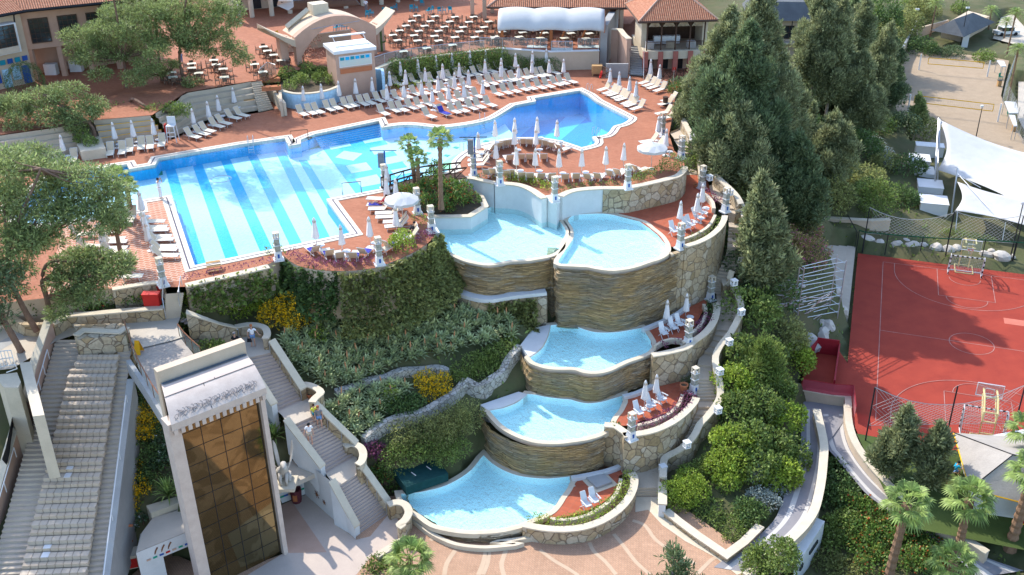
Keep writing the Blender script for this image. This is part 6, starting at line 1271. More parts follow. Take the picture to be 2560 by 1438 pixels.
def gz(x, y):
 i = int((y - 26) / .9); j = int((x + 70) / .9)
 if 0 <= i < nyy - 1 and 0 <= j < nxx - 1:
  fx, fy = (x + 70) / .9 - j, (y - 26) / .9 - i
  return float(Z[i, j] * (1 - fx) * (1 - fy) + Z[i, j + 1] * fx * (1 - fy) + Z[i + 1, j] * (1 - fx) * fy + Z[i + 1, j + 1] * fx * fy)
 return -4.
def G(px, py, k=''):
 """where the photo ray meets the hillside"""
 ox, oy, s = FR[k]; px, py = ox + px / s, oy + py / s; z = 14.
 prev = None
 while z > -4.4:
  p = A(px, py, z)
  if gz(p.x, p.y) >= z - .02: return Vector((p.x, p.y, gz(p.x, p.y)))
  z -= .12
 return A(px, py, -3)
# --- furniture templates (copied to every place)
def lounger_proto():
 t = thing('sun_lounger', 'cream sun lounger', 'sun lounger', (0,0,0))
 MB().add([(-.3,-1.05,.33),(.3,-1.05,.33),(.3,.28,.36),(-.3,.28,.36),(-.3,-1.05,.29),(.3,-1.05,.29),(.3,.28,.32),(-.3,.28,.32)],[(0,1,2,3),(7,6,5,4),(0,4,5,1),(1,5,6,2),(2,6,7,3),(3,7,4,0)]).build('seat', 'sling', t)
 q = [(-.3,.28,.36),(.3,.28,.36),(.3,.78,1.02),(-.3,.78,1.02)]; MB().add(q + [(x, y + .04, z - .03) for x, y, z in q],[(0,1,2,3),(7,6,5,4),(0,4,5,1),(1,5,6,2),(2,6,7,3),(3,7,4,0)]).build('backrest', 'slingback', t)
 f = MB()
 for s in (-.32,.32): f.tube([(s, -1.06,.33),(s, .28,.34),(s, .80,1.03)],.022,4).tube([(s, .28,.3),(s, .95,.33),(s, .62,.78)],.016,4)
 f.tube([(-.32,-1.06,.33),(.32,-1.06,.33)],.022,4).tube([(-.32,.8,1.03),(.32,.8,1.03)],.022,4); f.build('frame', 'white', t)
 for s in (-.3,.3):
  for y in (-.85,.2): MB().tube([(s, y, .31),(s, y - .05,0)],.02,4).build('leg', 'white', t)
 return t
def umbrella_proto():
 t = thing('closed_umbrella', 'closed white umbrella', 'umbrella', (0,0,0)); wob = lambda a, z: 1 + .22 * math.cos(5 * a)
 MB().tube([(0,0,0),(0,0,2.5)],.028,6).build('pole', 'steel', t)
 MB().lathe([(.03,1.0),(.235,.93),(.24,1.0),(.20,1.35),(.155,1.75),(.115,2.1),(.125,2.2),(.14,2.18),(.07,2.46),(.035,2.52),(.01,2.56)], n=15, wob=wob).build('canopy', 'umb', t, True)
 MB().lathe([(.26,0),(.26,.06),(.05,.12),(.04,.16)], n=10).build('base', 'white', t); return t
def table_proto():
 t = thing('side_table', 'round white side table', 'side table', (0,0,0)); MB().lathe([(.02,.45),(.30,.45),(.31,.47),(.30,.49),(.01,.49)], n=14).build('top', 'white', t); MB().lathe([(.2,0),(.07,.08),(.06,.45)], n=8).build('foot', 'white', t); return t
def whitechair_proto():
 t = thing('deck_chair', 'white reclining chair', 'deck chair', (0,0,0)); MB().box((0,-.05,.42),(.5,.52,.05)).build('seat', 'white', t)
 q = [(-.24,.2,.44),(.24,.2,.44),(.2,.55,1.12),(-.2,.55,1.12)]; MB().add(q + [(x, y + .04, z - .02) for x, y, z in q],[(0,1,2,3),(7,6,5,4),(0,4,5,1),(1,5,6,2),(2,6,7,3),(3,7,4,0)]).build('backrest', 'white', t)
 for s in (-.29,.29):
  MB().box((s, -.02,.66),(.07,.62,.04)).build('armrest', 'white', t); MB().tube([(s, -.3,0),(s, .25,.64)],.028,5).build('leg', 'white', t); MB().tube([(s, .35,0),(s, -.28,.64)],.028,5).build('leg', 'white', t)
 return t
PARK = Vector((0,0,-50))
PL_, PU, PT, PW = lounger_proto(), umbrella_proto(), table_proto(), whitechair_proto(); USED = set()
def put(proto, loc, rz, label, group, sc_=None):
 if proto.name not in USED:
  USED.add(proto.name); proto.location = loc; proto.rotation_euler = (0,0, rz); proto['label'] = label; proto['group'] = group
  if sc_: proto.scale = (sc_,) * 3
  KIDS[proto.name] = [(c, list(c.children)) for c in proto.children]; return proto
 return dup(proto, loc, rz, label, sc_, group)
D = math.radians; jr = random.Random(11)
def place_row(name, proto, k, z, pts, rz, label, group, dz=0, jit=.06):
 n = len(pts); out = []
 for i, p in enumerate(pts):
  v = P1(k, z + dz, p[0], p[1]); v.z = z; a = rz if not isinstance(rz, (list, tuple)) else rz[0] + (rz[1] - rz[0]) * i / max(1, n - 1)
  if len(p) > 2: a = p[2]
  out.append(put(proto, v, D(a) + jr.uniform(-jit, jit), label % ORD[i], group))
 return out
L5 = lambda k, pts, rz, what, grp: place_row('sun_lounger', PL_, k, ZD, pts, rz, 'cream sun lounger, %s from the left ' + what, grp, .35)
g_ = 'sun loungers on the pool deck'
L5('b', [(530,965),(605,955),(665,945),(760,925),(820,912),(910,900),(965,888),(1050,880),(1110,870),(1190,852),(1255,838)],38, 'in the row along the curved blue wall', g_)
L5('b', [(1225,960),(1320,935),(1385,930),(1465,912),(1535,900)],38, 'in the short row nearest the pool steps', g_)
rowB = L5('b', [(1615,985),(1740,962),(1830,945),(1900,935),(1980,915),(2045,902),(2135,888)],38, 'in the row with the dark blue towel', g_)
L5('b', [(1610,882),(1745,865),(1810,852),(1885,842),(1960,832),(2030,815)],38, 'in the row behind the blue towel row', g_)
L5('b', [(1345,835),(1425,818),(1500,795),(1570,785),(1650,772),(1745,757),(1830,745),(1930,732)],38, 'in the middle row above the short row', g_)
L5('b', [(1350,712),(1490,692),(1580,682),(1645,682),(1740,672),(1800,660),(1870,645),(1945,632),(2020,628),(2080,612),(2150,602),(2220,582),(2310,570)],40, 'in the back row under the flowering hedge', g_)
L5('b', [(2070,705),(2140,695),(2210,685),(2285,672),(2350,665)],38, 'in the row of five before the back row', g_)
L5('c', [(140,795),(220,782),(290,770),(365,755),(430,745),(510,738),(580,728),(650,712),(705,702),(775,690)],38, 'in the row behind the diving pool', g_)
L5('c', [(30,720),(100,705),(170,690),(235,680),(290,672),(370,655),(425,648),(500,640),(550,632),(635,615)],40, 'in the rear row by the dark clipped hedge', g_)
L5('y', [(470,725),(600,800),(690,842),(800,900),(880,950),(1000,1030),(1080,1080),(1220,1150)],-48, 'in the diagonal row right of the diving pool', g_)
L5('y', [(1380,575),(1490,632),(1580,685),(1720,742)],-48, 'in the group of four by the wooden fence', g_)
L5('g', [(1640,160),(1690,190),(1690,215)],-70, 'under the totem at the top of the stair', g_)
L5('c', [(1580,960),(1610,1000),(1600,880),(1625,850)],-60, 'half hidden by the big cypress', g_)
IS = 'sun loungers on the round pool island'
LI = lambda k, pts, rz, what: place_row('sun_lounger', PL_, k, ZD, pts, rz, 'tan backed sun lounger, %s from the left ' + what, IS, .5)
LI('x', [(340,590,225),(450,560,215),(520,520,205),(620,505,195),(735,490,185),(975,475,180),(1090,485,178),(1290,490,165),(1430,510,158),(1560,550,148),(1720,600,135)],180, 'along the curved pool edge of the island')
LI('x', [(690,780,190),(930,765,182),(1090,765,180),(1350,760,178)],180, 'in the middle row of the island')
LI('x', [(150,650,-100),(130,720,-100),(140,800,-90),(150,880,-85),(320,700,230)],-90, 'on the left rim of the island')
LI('x', [(320,1060,160),(410,1040,165),(670,1075,170),(760,1060,170),(930,1110,185),(1090,1120,185),(1290,1130,190),(1480,1130,188),(1760,1140,180),(1960,1130,180)],180, 'in the front row above the white walls')
LI('g', [(1165,440,160),(1245,435,155),(1345,415,150),(1405,405,150),(1500,380,150),(1560,380,130)],150, 'in the front row above the rubble wall')
SD = 'sun loungers on the small south deck'
LS = lambda pts, what: place_row('sun_lounger', PL_, 'f', ZD, pts, 0, 'cream sun lounger, %s ' + what, SD, .35)
sA = LS([(1190,670,-95),(1195,722,-92),(1210,755,-90),(1270,790,-88),(1275,825,-88),(1340,865,-85),(1355,900,-82)], 'from the top in the column facing the lane pool')
sB = LS([(625,1115,215),(755,1145,205),(845,1165,200),(980,1165,178),(1075,1130,165),(1235,1105,150),(1290,1070,145),(1430,965,-75),(1440,1000,-70)], 'from the left along the curved balcony bed')
PD = 'sun loungers on the worn paving by the pines'
place_row('sun_lounger', PL_, 'e', ZD, [(1295,590),(1310,640),(1325,665),(1345,720),(1365,745),(1385,805),(1395,830),(1405,880)],92, 'pale sun lounger, %s from the top in the column beside the lane pool', PD, .35)
place_row('sun_lounger', PL_, 'e', ZD, [(920,690),(950,740),(965,765),(965,820),(975,850),(960,900)],92, 'pale sun lounger, %s from the top in the column beside the pine trunk', PD, .35)
place_row('sun_lounger', PL_, 'e', ZD, [(1060,560,5),(1125,555,5),(1090,1060,95),(700,700,90),(760,800,90)],0, 'pale sun lounger, %s of those scattered on the worn paving', PD, .35)
LT = 'sun loungers below the seating tiers'
place_row('sun_lounger', PL_, 'a', ZD, [(480,1395),(630,1350),(945,1295),(1045,1285),(1110,1265),(1210,1245),(1285,1240),(1385,1220)],12, 'white sun lounger, %s from the left below the pine shaded tiers', LT, .35)
place_row('sun_lounger', PL_, 'a', ZD, [(1645,1160),(1720,1135),(1770,1110),(1850,1070),(1910,1045),(1990,1000),(2065,978)],55, 'white sun lounger, %s from the left below the curved tiers', LT, .35)
def towel(l, label, mat='towel', y0=-.9, y1=.2):
 o = MB().grid([[(-.31 + .02 * math.sin(i), y0 + (y1 - y0) * i / 6,.375 + .02 * math.sin(i * 2)),(0, y0 + (y1 - y0) * i / 6,.385 + .015 * math.cos(i * 3)),(.31, y0 + (y1 - y0) * i / 6,.375)] for i in range(7)])
 back = MB(); o.add([(-.31,.27,.38),(.31,.27,.38),(.31,.62,.88),(-.31,.62,.88)],[(0,1,2,3)]) if y1 > .25 else None
 r = o.build('towel', mat); r.location = l.location; r.rotation_euler = l.rotation_euler; md = r.modifiers.new('thickness', 'SOLIDIFY'); md.thickness = .025; md.offset = 1; tag(r, label, 'towel', 'blue towels on loungers')
towel(rowB[1], 'dark blue towel hung on a lounger near the pool steps', y1=.3); towel(sA[1], 'blue towel under the sunbathing person')
for i, lb in ((0, 'blue towel on the leftmost lounger of the balcony row'),(1, 'crumpled blue towel on the second lounger of the balcony row'),(3, 'blue towel on the lounger at the middle of the balcony bed'),(4, 'folded blue towel just right of the balcony middle'),(6, 'blue towel on a lounger beside the round lime shrub')): towel(sB[i], lb, y0=-.5, y1=.15)
def umbs(k, z, pts, label, grp, table=True):
 n = len(pts)
 for i, (x, y) in enumerate(pts):
  v = P1(k, z, x, y); put(PU, v, jr.uniform(0,6), label % ORD[i], grp, jr.uniform(.95,1.05))
  if table: put(PT, v + Vector((.35,-.2,0)),0, 'white side table of umbrella' + (label % ORD[i]).replace('closed white umbrella', ''), 'side tables under the umbrellas')
UG = 'closed umbrellas on the pool deck'
umbs('b', ZD, [(555,935),(710,920),(857,895),(1000,877),(1140,855),(1290,805)], 'closed white umbrella, %s from the left at the blue wall', UG)
umbs('b', ZD, [(1265,930),(1410,910),(1560,885),(1650,945),(1790,925),(1920,910),(2080,875)], 'closed white umbrella, %s from the left in the front rows', UG)
umbs('b', ZD, [(1425,795),(1590,765),(1700,850),(1740,745),(1842,820),(1880,728),(1960,800)], 'closed white umbrella, %s from the left in the middle rows', UG)
umbs('b', ZD, [(1380,715),(1530,690),(1685,665),(1820,645),(1972,625),(2105,605),(2245,580)], 'closed white umbrella, %s from the left along the flowering hedge', UG)
umbs('c', ZD, [(45,695),(180,725),(185,690),(305,640),(330,735),(445,690),(450,620),(568,605),(590,690),(715,685)], 'closed white umbrella, %s from the left behind the diving pool', UG)
umbs('y', ZD, [(575,770),(780,840),(1010,975),(1155,1105)], 'closed white umbrella, %s from the left beside the diving pool', UG); umbs('y', ZD, [(1478,590),(1685,680)], 'closed white umbrella, %s from the left by the wooden fence', UG)
UI = 'closed umbrellas on the round island'
umbs('x', ZD, [(125,790),(440,560),(812,500),(1232,490),(1607,560)], 'closed white umbrella, %s from the left at the back of the island', UI); umbs('x', ZD, [(455,990),(800,720),(1210,710),(840,1110),(1200,1120),(1640,1160)], 'closed white umbrella, %s from the left at the front of the island', UI)
umbs('g', ZD, [(1105,440),(1292,425),(1432,390)], 'closed white umbrella, %s from the left above the rubble wall', UI); umbs('g', ZD, [(1700,165),(1760,280)], 'closed white umbrella, %s from the left by the stair totems', UI)
US = 'closed umbrellas on the small south deck'
umbs('f', ZD, [(1265,620),(1262,730),(1345,760),(1345,1000),(660,1110),(880,1160),(1120,1090)], 'closed white umbrella, %s counted over the small south deck', US)
UP = 'closed umbrellas on the worn paving'
umbs('e', ZD, [(1235,590),(1270,760),(1290,850),(900,860),(1010,470)], 'closed white umbrella, %s counted over the worn paving', UP); umbs('a', ZD, [(560,1370),(1000,1270),(1160,1250),(1335,1230)], 'closed white umbrella, %s from the left below the shaded tiers', UP); umbs('a', ZD, [(1670,1130),(1800,1075),(1885,1025),(2015,950)], 'closed white umbrella, %s from the left below the curved tiers', UP)
umbs('a', ZT, [(2055,205)], 'closed white umbrella standing alone by the colonnade, %s one', UP, False)
UL = 'closed umbrellas on the lounge terraces'
umbs('g', ZP, [(1870,850),(2000,800),(2040,720)], 'closed white umbrella, %s from the left on the upper red terrace', UL); umbs('k', ZC, [(1590,415),(1755,350)], 'closed white umbrella, %s from the left on the narrow red terrace', UL); umbs('w', ZDD, [(458,810),(640,690)], 'closed white umbrella, %s from the left beside the long purple planter', UL)
WG = 'white reclining chairs on the lounge terraces'
cw_ = lambda k, z, pts, lb: place_row('deck_chair', PW, k, z, pts, 0, lb, WG)
cw_('g', ZP, [(1825,900,20),(1925,870,30),(1960,850,40),(2010,790,50),(2060,760,60)], 'white reclining chair, %s from the left on the upper red terrace'); cw_('k', ZC, [(1572,490,25),(1655,445,30),(1712,415,35)], 'white reclining chair, %s from the left on the narrow red terrace')
cw_('w', ZDD, [(370,930,28),(570,810,35),(745,700,40)], 'white reclining chair, %s from the left beside the long purple planter'); cw_('o', ZE, [(910,870,25),(980,835,28)], 'white reclining chair, %s from the left on the lowest red terrace')
def open_umb(v, label):
 t = thing('open_umbrella', label, 'umbrella', v, 0, 'open white umbrellas'); MB().tube([(0,0,0),(0,0,2.6)],.03,6).build('pole', 'steel', t); b = MB(); n = 8
 rim = [(1.35 * math.cos(2 * math.pi * i / 16),1.35 * math.sin(2 * math.pi * i / 16),1.98 + (.08 if i % 2 else 0)) for i in range(16)]; mid = [(x * .5, y * .5,2.34) for x, y, z in rim]
 for i in range(16): j = (i + 1) % 16; b.add([rim[i], rim[j], mid[j], mid[i]],[(0,1,2,3)]).add([mid[i], mid[j],(0,0,2.55)],[(0,1,2)]).add([rim[j], rim[i],(rim[i][0], rim[i][1],1.8),(rim[j][0], rim[j][1],1.8)],[(0,1,2,3)])
 b.build('canopy', 'canvas', t); MB().lathe([(.3,0),(.3,.08),(.05,.14)], n=10).build('base', 'white', t)
open_umb(P1('g', ZD, 1650,385), 'open white umbrella at the right end of the island deck'); open_umb(P1('f', ZD, 1395,880), 'open white umbrella on the small south deck')
def totem_proto():
 t = thing('lantern_totem', 'stone lantern totem', 'lantern pillar', (0,0,0)); b = MB(); b.box((0,0,.06),(.85,.85,.12)); b.add([(-.32,-.32,.12),(.32,-.32,.12),(.32,.32,.12),(-.32,.32,.12),(-.24,-.24,.78),(.24,-.24,.78),(.24,.24,.78),(-.24,.24,.78)],[(0,1,5,4),(1,2,6,5),(2,3,7,6),(3,0,4,7),(4,5,6,7)]); b.build('base', 'white', t)
 MB().box((0,-.275,.45),(.16,.06,.34)).build('inlay', 'blue', t); MB().box((.275,0,.45),(.06,.16,.34)).build('inlay', 'blue', t)
 for z in (1.06,1.66): MB().box((0,0, z),(.44,.44,.54)).build('shaft', 'totem', t)
 for z in (.80,1.36,1.96): MB().box((0,0, z),(.54,.54,.06)).build('band', 'white', t)
 b = MB()
 for sx in (-.2,.2):
  for sy in (-.2,.2): b.box((sx, sy, 2.2),(.1,.1,.42))
 b.box((0,0,2.44),(.5,.5,.07)); b.build('lantern', 'cream', t); MB().lathe([(.03,2.0),(.11,2.05),(.12,2.2),(.04,2.32)], n=8).build('lamp', 'white', t); return t
m['totem'] = rubble('totem_stone', ((.36,.35,.30),(.42,.40,.33),(.34,.34,.31)),(.15,.15,.13),5,.04)
PTm = totem_proto()
for i, (k, z, x, y, lb) in enumerate([('', ZD, 697,650, 'at the near corner of the lane pool'),('f', ZD + .1,1195,1240, 'between the two curved balcony beds'),('f', ZD + .1,1640,960, 'at the corner above the left infinity pool'),('f', ZD, 1240,590, 'beside the footbridge on the pool edge'),('f', ZD, 1520,800, 'at the lower edge of the palm planter'),('x', ZD, 35,1140, 'with the blue mast at the bridge end'),
  ('g', ZD + .2,468,510, 'on the left white curved wall'),('g', ZD + .2,895,640, 'on the pier between the upper pools'),('g', ZD + .2,1465,540, 'where white wall meets rubble wall'),('r', ZD, 45,170, 'at the top of the garden stair'),('r', ZD, 187,350, 'beside the top flight of the garden stair'),('r', ZP, 342,575, 'beside the red flower pot landing'),
  ('r', ZP + .3,517,750, 'between the soil planter and the curved planter'),('r', ZP + .1,180,1025, 'at the front edge of the upper red terrace'),('r', ZC, 405,1410, 'at the back end of the narrow red terrace'),('k', ZC + .1,1778,560, 'at the front of the narrow red terrace'),('k', ZDD, 1828,965, 'beside the terracotta pot on the stair'),('w', ZDD + .2,243,1300, 'at the left end of the long purple planter'),('', ZD, 409,715, 'at the head of the short left stair')]):
 put(PTm, P1(k, z, x, y),.35 if i < 9 else .55, 'stone lantern totem with blue inlay ' + lb, 'stone lantern totems', .9)
t = thing('parapet_lantern', 'lantern', 'lantern', (0,0,0)); b = MB()
for sx in (-.2,.2):
 for sy in (-.2,.2): b.box((sx, sy, .25),(.12,.12,.5))
b.box((0,0,.03),(.55,.55,.08)).box((0,0,.53),(.58,.58,.1)); b.build('housing', 'white', t); MB().lathe([(.03,.08),(.12,.14),(.13,.3),(.04,.42)], n=8).build('lamp', 'white', t); PLn = t
for i, (k, z, x, y) in enumerate([('r', 13.,275,205),('r', 11.3,345,365),('r', 11,400,510),('r', 11,553,620),('r', 7.2,583,1295),('k', 5.9,2235,295),('k', 5.2,2132,552),('k', 4.4,2050,805),('k', 3.3,2035,1135),('k', 2.,1770,1430),('o', .25,1565,545)]): put(PLn, P1(k, z, x, y),.4, 'small square lantern on the stair parapet, %s from the top' % ORD[i], 'square lanterns on the stair parapet', .82)
tb = thing('dining_table', 'table', 'table', (0,0,0)); MB().box((0,0,.73),(.95,.8,.05)).build('top', 'tabletop', tb); b = MB()
for sx in (-.38,.38):
 for sy in (-.3,.3): MB().box((sx, sy, .35),(.05,.05,.7)).build('leg', 'chair', tb)
PTb = tb
def chair_me():
 b = MB().box((0,0,.44),(.46,.44,.04)); b.box((0,.22,.72),(.46,.035,.36))
 for sx in (-.21,.21): b.box((sx, -.19,.22),(.04,.04,.44)).box((sx, .22,.45),(.04,.04,.9)).box((sx, 0,.64),(.05,.4,.03)).box((sx, -.19,.54),(.035,.035,.2))
 return b
pch = chair_me().build('dining_chair', 'chair'); tag(pch, 'chair', 'chair'); first = [True]
def chair(loc, rz, label, grp):
 if first[0]: o = pch; first[0] = False
 else: o = pch.copy(); COL.objects.link(o)
 o.location = loc; o.rotation_euler = (0,0, rz); o['label'] = label; o['group'] = grp
TB = [('b', 'open terrace', [[(1515,135),(1670,140),(1840,145),(2000,145),(2130,185)],[(1470,180),(1630,182),(1795,185),(1960,188)],[(1420,220),(1580,222),(1750,230),(1910,232),(2090,232)],[(1365,262),(1530,265),(1700,265),(1880,270),(2050,270)],[(1310,300),(1490,303),(1665,308),(1840,318),(2010,318),(2180,325)],[(1350,345),(1520,348),(1700,348)],[(1400,440),(1600,412),(1820,385)]]),
   ('b', 'left of arched hall', [[(200,400),(235,435),(290,470),(350,515)],[(125,550),(195,615)]]),('a', 'under the pines', [[(1640,545),(1830,515),(1640,582),(1850,552)],[(1470,620),(1700,625),(1910,590)],[(1480,660),(1920,660)]]),
   ('t', 'canopy restaurant', [[(280,520),(715,525),(1090,530),(1580,540),(1960,540)],[(270,600),(655,610),(1060,620),(1560,625),(1910,630)],[(130,690),(590,695),(985,715),(1440,715),(1850,725)]])]
for k, where, rws in TB:
 for ri, rw_ in enumerate(rws):
  for ti, (x, y) in enumerate(rw_):
   v = P1(k, ZT + .74, x, y); v.z = ZT; rz = .3 + jr.uniform(-.08,.08); put(PTb, v, rz, 'dining table, %s in %s row, %s' % (ORD[ti], ORD[ri], where), 'dining tables of the upper terrace')
   for ci, (a, dd, sd) in enumerate(((0,.62, 'hall'),(math.pi, .62, 'pool'),(math.pi / 2,.74, 'left'),(-math.pi / 2,.74, 'right'))):
    d = Vector((-math.sin(a + rz), math.cos(a + rz),0)); chair(v + d * (dd + jr.uniform(-.05,.08)), rz + a + jr.uniform(-.15,.15), 'dark chair, %s side of %s table, %s row, %s' % (sd, ORD[ti], ORD[ri], where), 'chairs at the dining tables')
pb = bpy.data.objects.new('bar_chair', chair_me().build('bar_chair', 'teal').data); bpy.data.objects.remove(bpy.data.objects['bar_chair'])
for i, (x, y) in enumerate([(1090,130),(1130,120),(1240,100),(1290,95),(1330,70),(1470,80),(1510,75),(1560,30),(1610,100),(1640,90),(1710,100),(1750,95),(1800,90),(820,245),(850,240),(890,240),(930,235)]):
 o = bpy.data.objects.new('bar_chair', pb.data); COL.objects.link(o); o.location = P1('b', ZT, x, y + 20); o.rotation_euler = (0,0, i * 1.3); tag(o, 'teal covered chair by the colonnade, %s of the shaded group' % ORD[i], 'chair', 'teal chairs by the colonnade')
bpy.data.objects.remove(pb)
br_ = thing('footbridge', 'dark green arched wooden footbridge over the pool channel', 'footbridge', P1('f', ZD, 1560,560))
for k, (x0, y0, xm, ym, x1, y1) in enumerate(((1205,495,1520,408,1890,365),(1280,530,1560,455,1940,408))):
 p = smooth(P('f', ZD + 1.25,(x0, y0),(xm, ym),(x1, y1)),6); lo = [q - Vector((0,0,.95)) for q in p]; b = WB()
 WB().tube(p, .08,5).build('handrail', 'gwood' if 'gwood' in m else 'wood', br_); b.tube(lo, .06,5)
 for i in range(0, len(p) - 1,2): b.tube([p[i], lo[i]],.05,4); b.tube([lo[i], p[min(i + 2, len(p) - 1)]],.04,4)
 b.build('truss', 'wood', br_)
 if k == 0: A0 = lo
 else: WB().grid([A0, lo]).build('deck', 'wood', br_)
for k, (x, y, tx, ty, lb) in enumerate(((1250,480,1230,265, 'at the left bridge end'),(2015,485,1995,150, 'at the right bridge end'))):
 p = P1('f', ZD, x, y); h = up_to('f', p, tx, ty); t = thing('speaker_mast', 'blue mast with a dark loudspeaker box and cross arm ' + lb, 'mast', p, 0, 'blue speaker masts'); MB().tube([(0,0,0),(0,0, h)],.07,6).build('mast', 'blue', t); MB().box((-.35,0, h - .85),(.5,.4,1.3)).build('loudspeaker', 'gcloth', t); MB().tube([(-1.3,.2, h - .05),(1.1,-.2, h + .1)],.04,5).build('cross_arm', 'dark', t)
def ladder(k, x, y, rz, label):
 p = P1(k, ZD + .05, x, y); t = thing('pool_ladder', label, 'pool ladder', p, rz, 'steel pool ladders')
 for s in (-.25,.25): MB().tube([(s, .5,0),(s, .5,.6),(s, .35,.8),(s, .1,.75),(s, -.02,.4),(s, -.05,-.9)],.025,6).build('rail', 'steel', t)
 for j in range(3): MB().box((0,-.05,-.25 - .25 * j),(.5,.08,.03)).build('rung', 'steel', t)
ladder('y', 90,800,-.7, 'steel pool ladder at the far corner of the diving pool'); ladder('c', 1000,1150,2.6, 'steel pool ladder at the near notch of the diving pool'); ladder('c', 20,1040,0, 'steel pool ladder where the lane pool meets the diving pool'); ladder('f', 90,210,.1, 'steel pool ladder at the far left edge of the lane pool'); ladder('e', 1510,480,1.9, 'steel pool ladder beside the worn paving'); ladder('f', 1930,250,2.4, 'steel pool ladder at the island edge')
for k, (q, lb) in enumerate(((((440,185),(585,170)), 'brown water polo goal frame behind the lane pool'),(((880,640),(1040,625)), 'brown water polo goal frame on the south deck'))):
 a, c = P('f', ZD, *q); d = Vector((.25,.75,0)) * (1 if k == 0 else -1); d = d if k == 0 else Vector((.3,-.8,0)); t = thing('polo_goal', lb, 'goal', a, 0, 'water polo goal frames'); WB().tube([a, a + Vector((0,0,1.05)), c + Vector((0,0,1.05)), c],.045,6).build('frame', 'bronze', t); WB().tube([a, a + d, c + d, c],.04,5).build('ground_frame', 'bronze', t)
t = thing('lifeguard_chair', 'tall white lifeguard chair below the pine branch', 'lifeguard chair', P1('a', ZD, 1485,1210)); 
for sx in (-.35,.35):
 for sy in (-.35,.35): MB().tube([(sx * 1.3, sy * 1.3,0),(sx, sy, 1.6)],.05,5).build('leg', 'white', t)
MB().box((0,0,1.6),(.8,.8,.08)).build('seat', 'white', t); MB().box((0,.36,2.0),(.8,.07,.8)).build('backrest', 'white', t); MB().box((0,-.4,.6),(.8,.05,.08)).box((0,-.38,1.0),(.75,.05,.08)).build('rung', 'white', t); MB().box((-.55,0,1.3),(.12,.5,.9)).build('float', 'red', t)
t = thing('wooden_steps', 'small light wooden step box at the near pool edge', 'steps', P1('e', ZD + .06,1835,1010),.35); 
for i in range(3): MB().box((0,.3 - .3 * i, .12 + .2 * (2 - i)),(1.0,.3,.05)).build('tread', 'tan', t)
for s in (-.5,.5): MB().add([(s, -.45,0),(s, .45,0),(s, .45,.6),(s, -.45,.15)],[(0,1,2,3)]).build('side', 'tan', t)
t = thing('toy_trolley', 'yellow wooden trolley with coloured floats by the terrace stair', 'trolley', P1('a', ZD, 2140,925),.3); MB().box((0,0,.5),(1.1,.6,.8)).build('body', 'tan', t); MB().box((-.9,0,.25),(.5,.4,.5)).build('red_float', 'red', t); MB().box((-1.4,0,.4),(.2,.3,.8)).build('blue_float', 'blue', t)
for k, z, x, y, lb in (('s', ZT, 585,600, 'yellow wet floor sign by the winged hall'),('q', 9.95,255,545, 'yellow wet floor sign on the boardwalk')):
 p = P1(k, z, x, y); t = thing('floor_sign', lb, 'sign', p, .5 if k == 's' else -.1, 'yellow floor signs')
 for s in (-1,1): MB().add([(-.24, s * .3,0),(.24, s * .3,0),(.16,0,.95),(-.16,0,.95)],[(0,1,2,3)]).build('board', 'yellow', t)
t = thing('fire_cabinet', 'red fire cabinet among the red flowers by the short stair', 'cabinet', P1('i', 10.9,1310,215)); MB().box((0,0,.45),(1.1,.5,.9)).build('body', 'red', t); MB().box((0,0,.93),(1.2,.6,.08)).build('lid', 'red', t)
t = thing('fire_hydrant', 'red fire hydrant with a white valve beside the short stair', 'hydrant', P1('i', 10.9,1370,150)); MB().lathe([(.2,0),(.16,.1),(.13,.2),(.13,.8),(.18,.85),(.1,1.0)], n=10).build('barrel', 'red', t); MB().tube([(-.3,0,.65),(.3,0,.65)],.09,8).build('nozzle', 'red', t); MB().box((0,0,1.12),(.2,.2,.2)).build('valve', 'white', t)
def pot(k, z, x, y, lb, s=.22):
 t = thing('flower_pot', lb, 'pot', P1(k, z, x, y),0, 'terracotta pots'); MB().lathe([(s * .65,0),(s, s * 1.3),(s * 1.12, s * 1.3),(s * 1.12, s * 1.6),(s * .9, s * 1.6),(s * .8, s * 1.2)], n=12).build('pot', 'pot', t); MB().lathe([(.01, s * 1.25),(s * .85, s * 1.2)], n=12).build('soil', 'soil', t)
pot('r', ZP, 296,568, 'terracotta pot on the landing by the red terrace'); pot('w', ZDD + .3,1105,485, 'terracotta pot on the ledge by the lower totem', .3); pot('u', ZL, 1610,760, 'terracotta pot in the niche at the stair foot'); pot('j', 4.83,600,1010, 'terracotta pot in the niche at the middle landing')
t = thing('litter_bin', 'dark red octagonal litter bin in the painted alcove', 'bin', P1('u', ZL, 462,605)); MB().lathe([(.33,.0),(.33,.1),(.36,.15),(.42,1.0),(.42,1.08),(.34,1.08),(.32,.9)], n=8).build('body', flat('maroon_wood', (.14,.04,.05),(.1,.03,.035),4), t); MB().box((0,-.37,.55),(.3,.06,.5)).build('panel', 'owood', t)
t = thing('carved_figure', 'red terracotta figure standing in white flowers beside the theatre', 'statue', P1('m', .9,1105,1150)); MB().lathe([(.25,0),(.16,.3),(.13,.9),(.2,1.2),(.14,1.5),(.16,1.7),(.08,1.9)], n=10).build('body', 'pot', t, True); MB().tube([(-.45,0,1.35),(0,0,1.25),(.45,0,1.3)],.08,6).build('arm', 'pot', t)
t = thing('red_chest', 'red fronted chest with a cream top at the bottom left', 'chest', P1('m', -.5,1110,1350),.3); MB().box((0,0,.5),(1.3,.9,1.0)).build('body', 'cream', t); MB().box((0,-.47,.45),(1.1,.06,.7)).build('front', 'red', t)
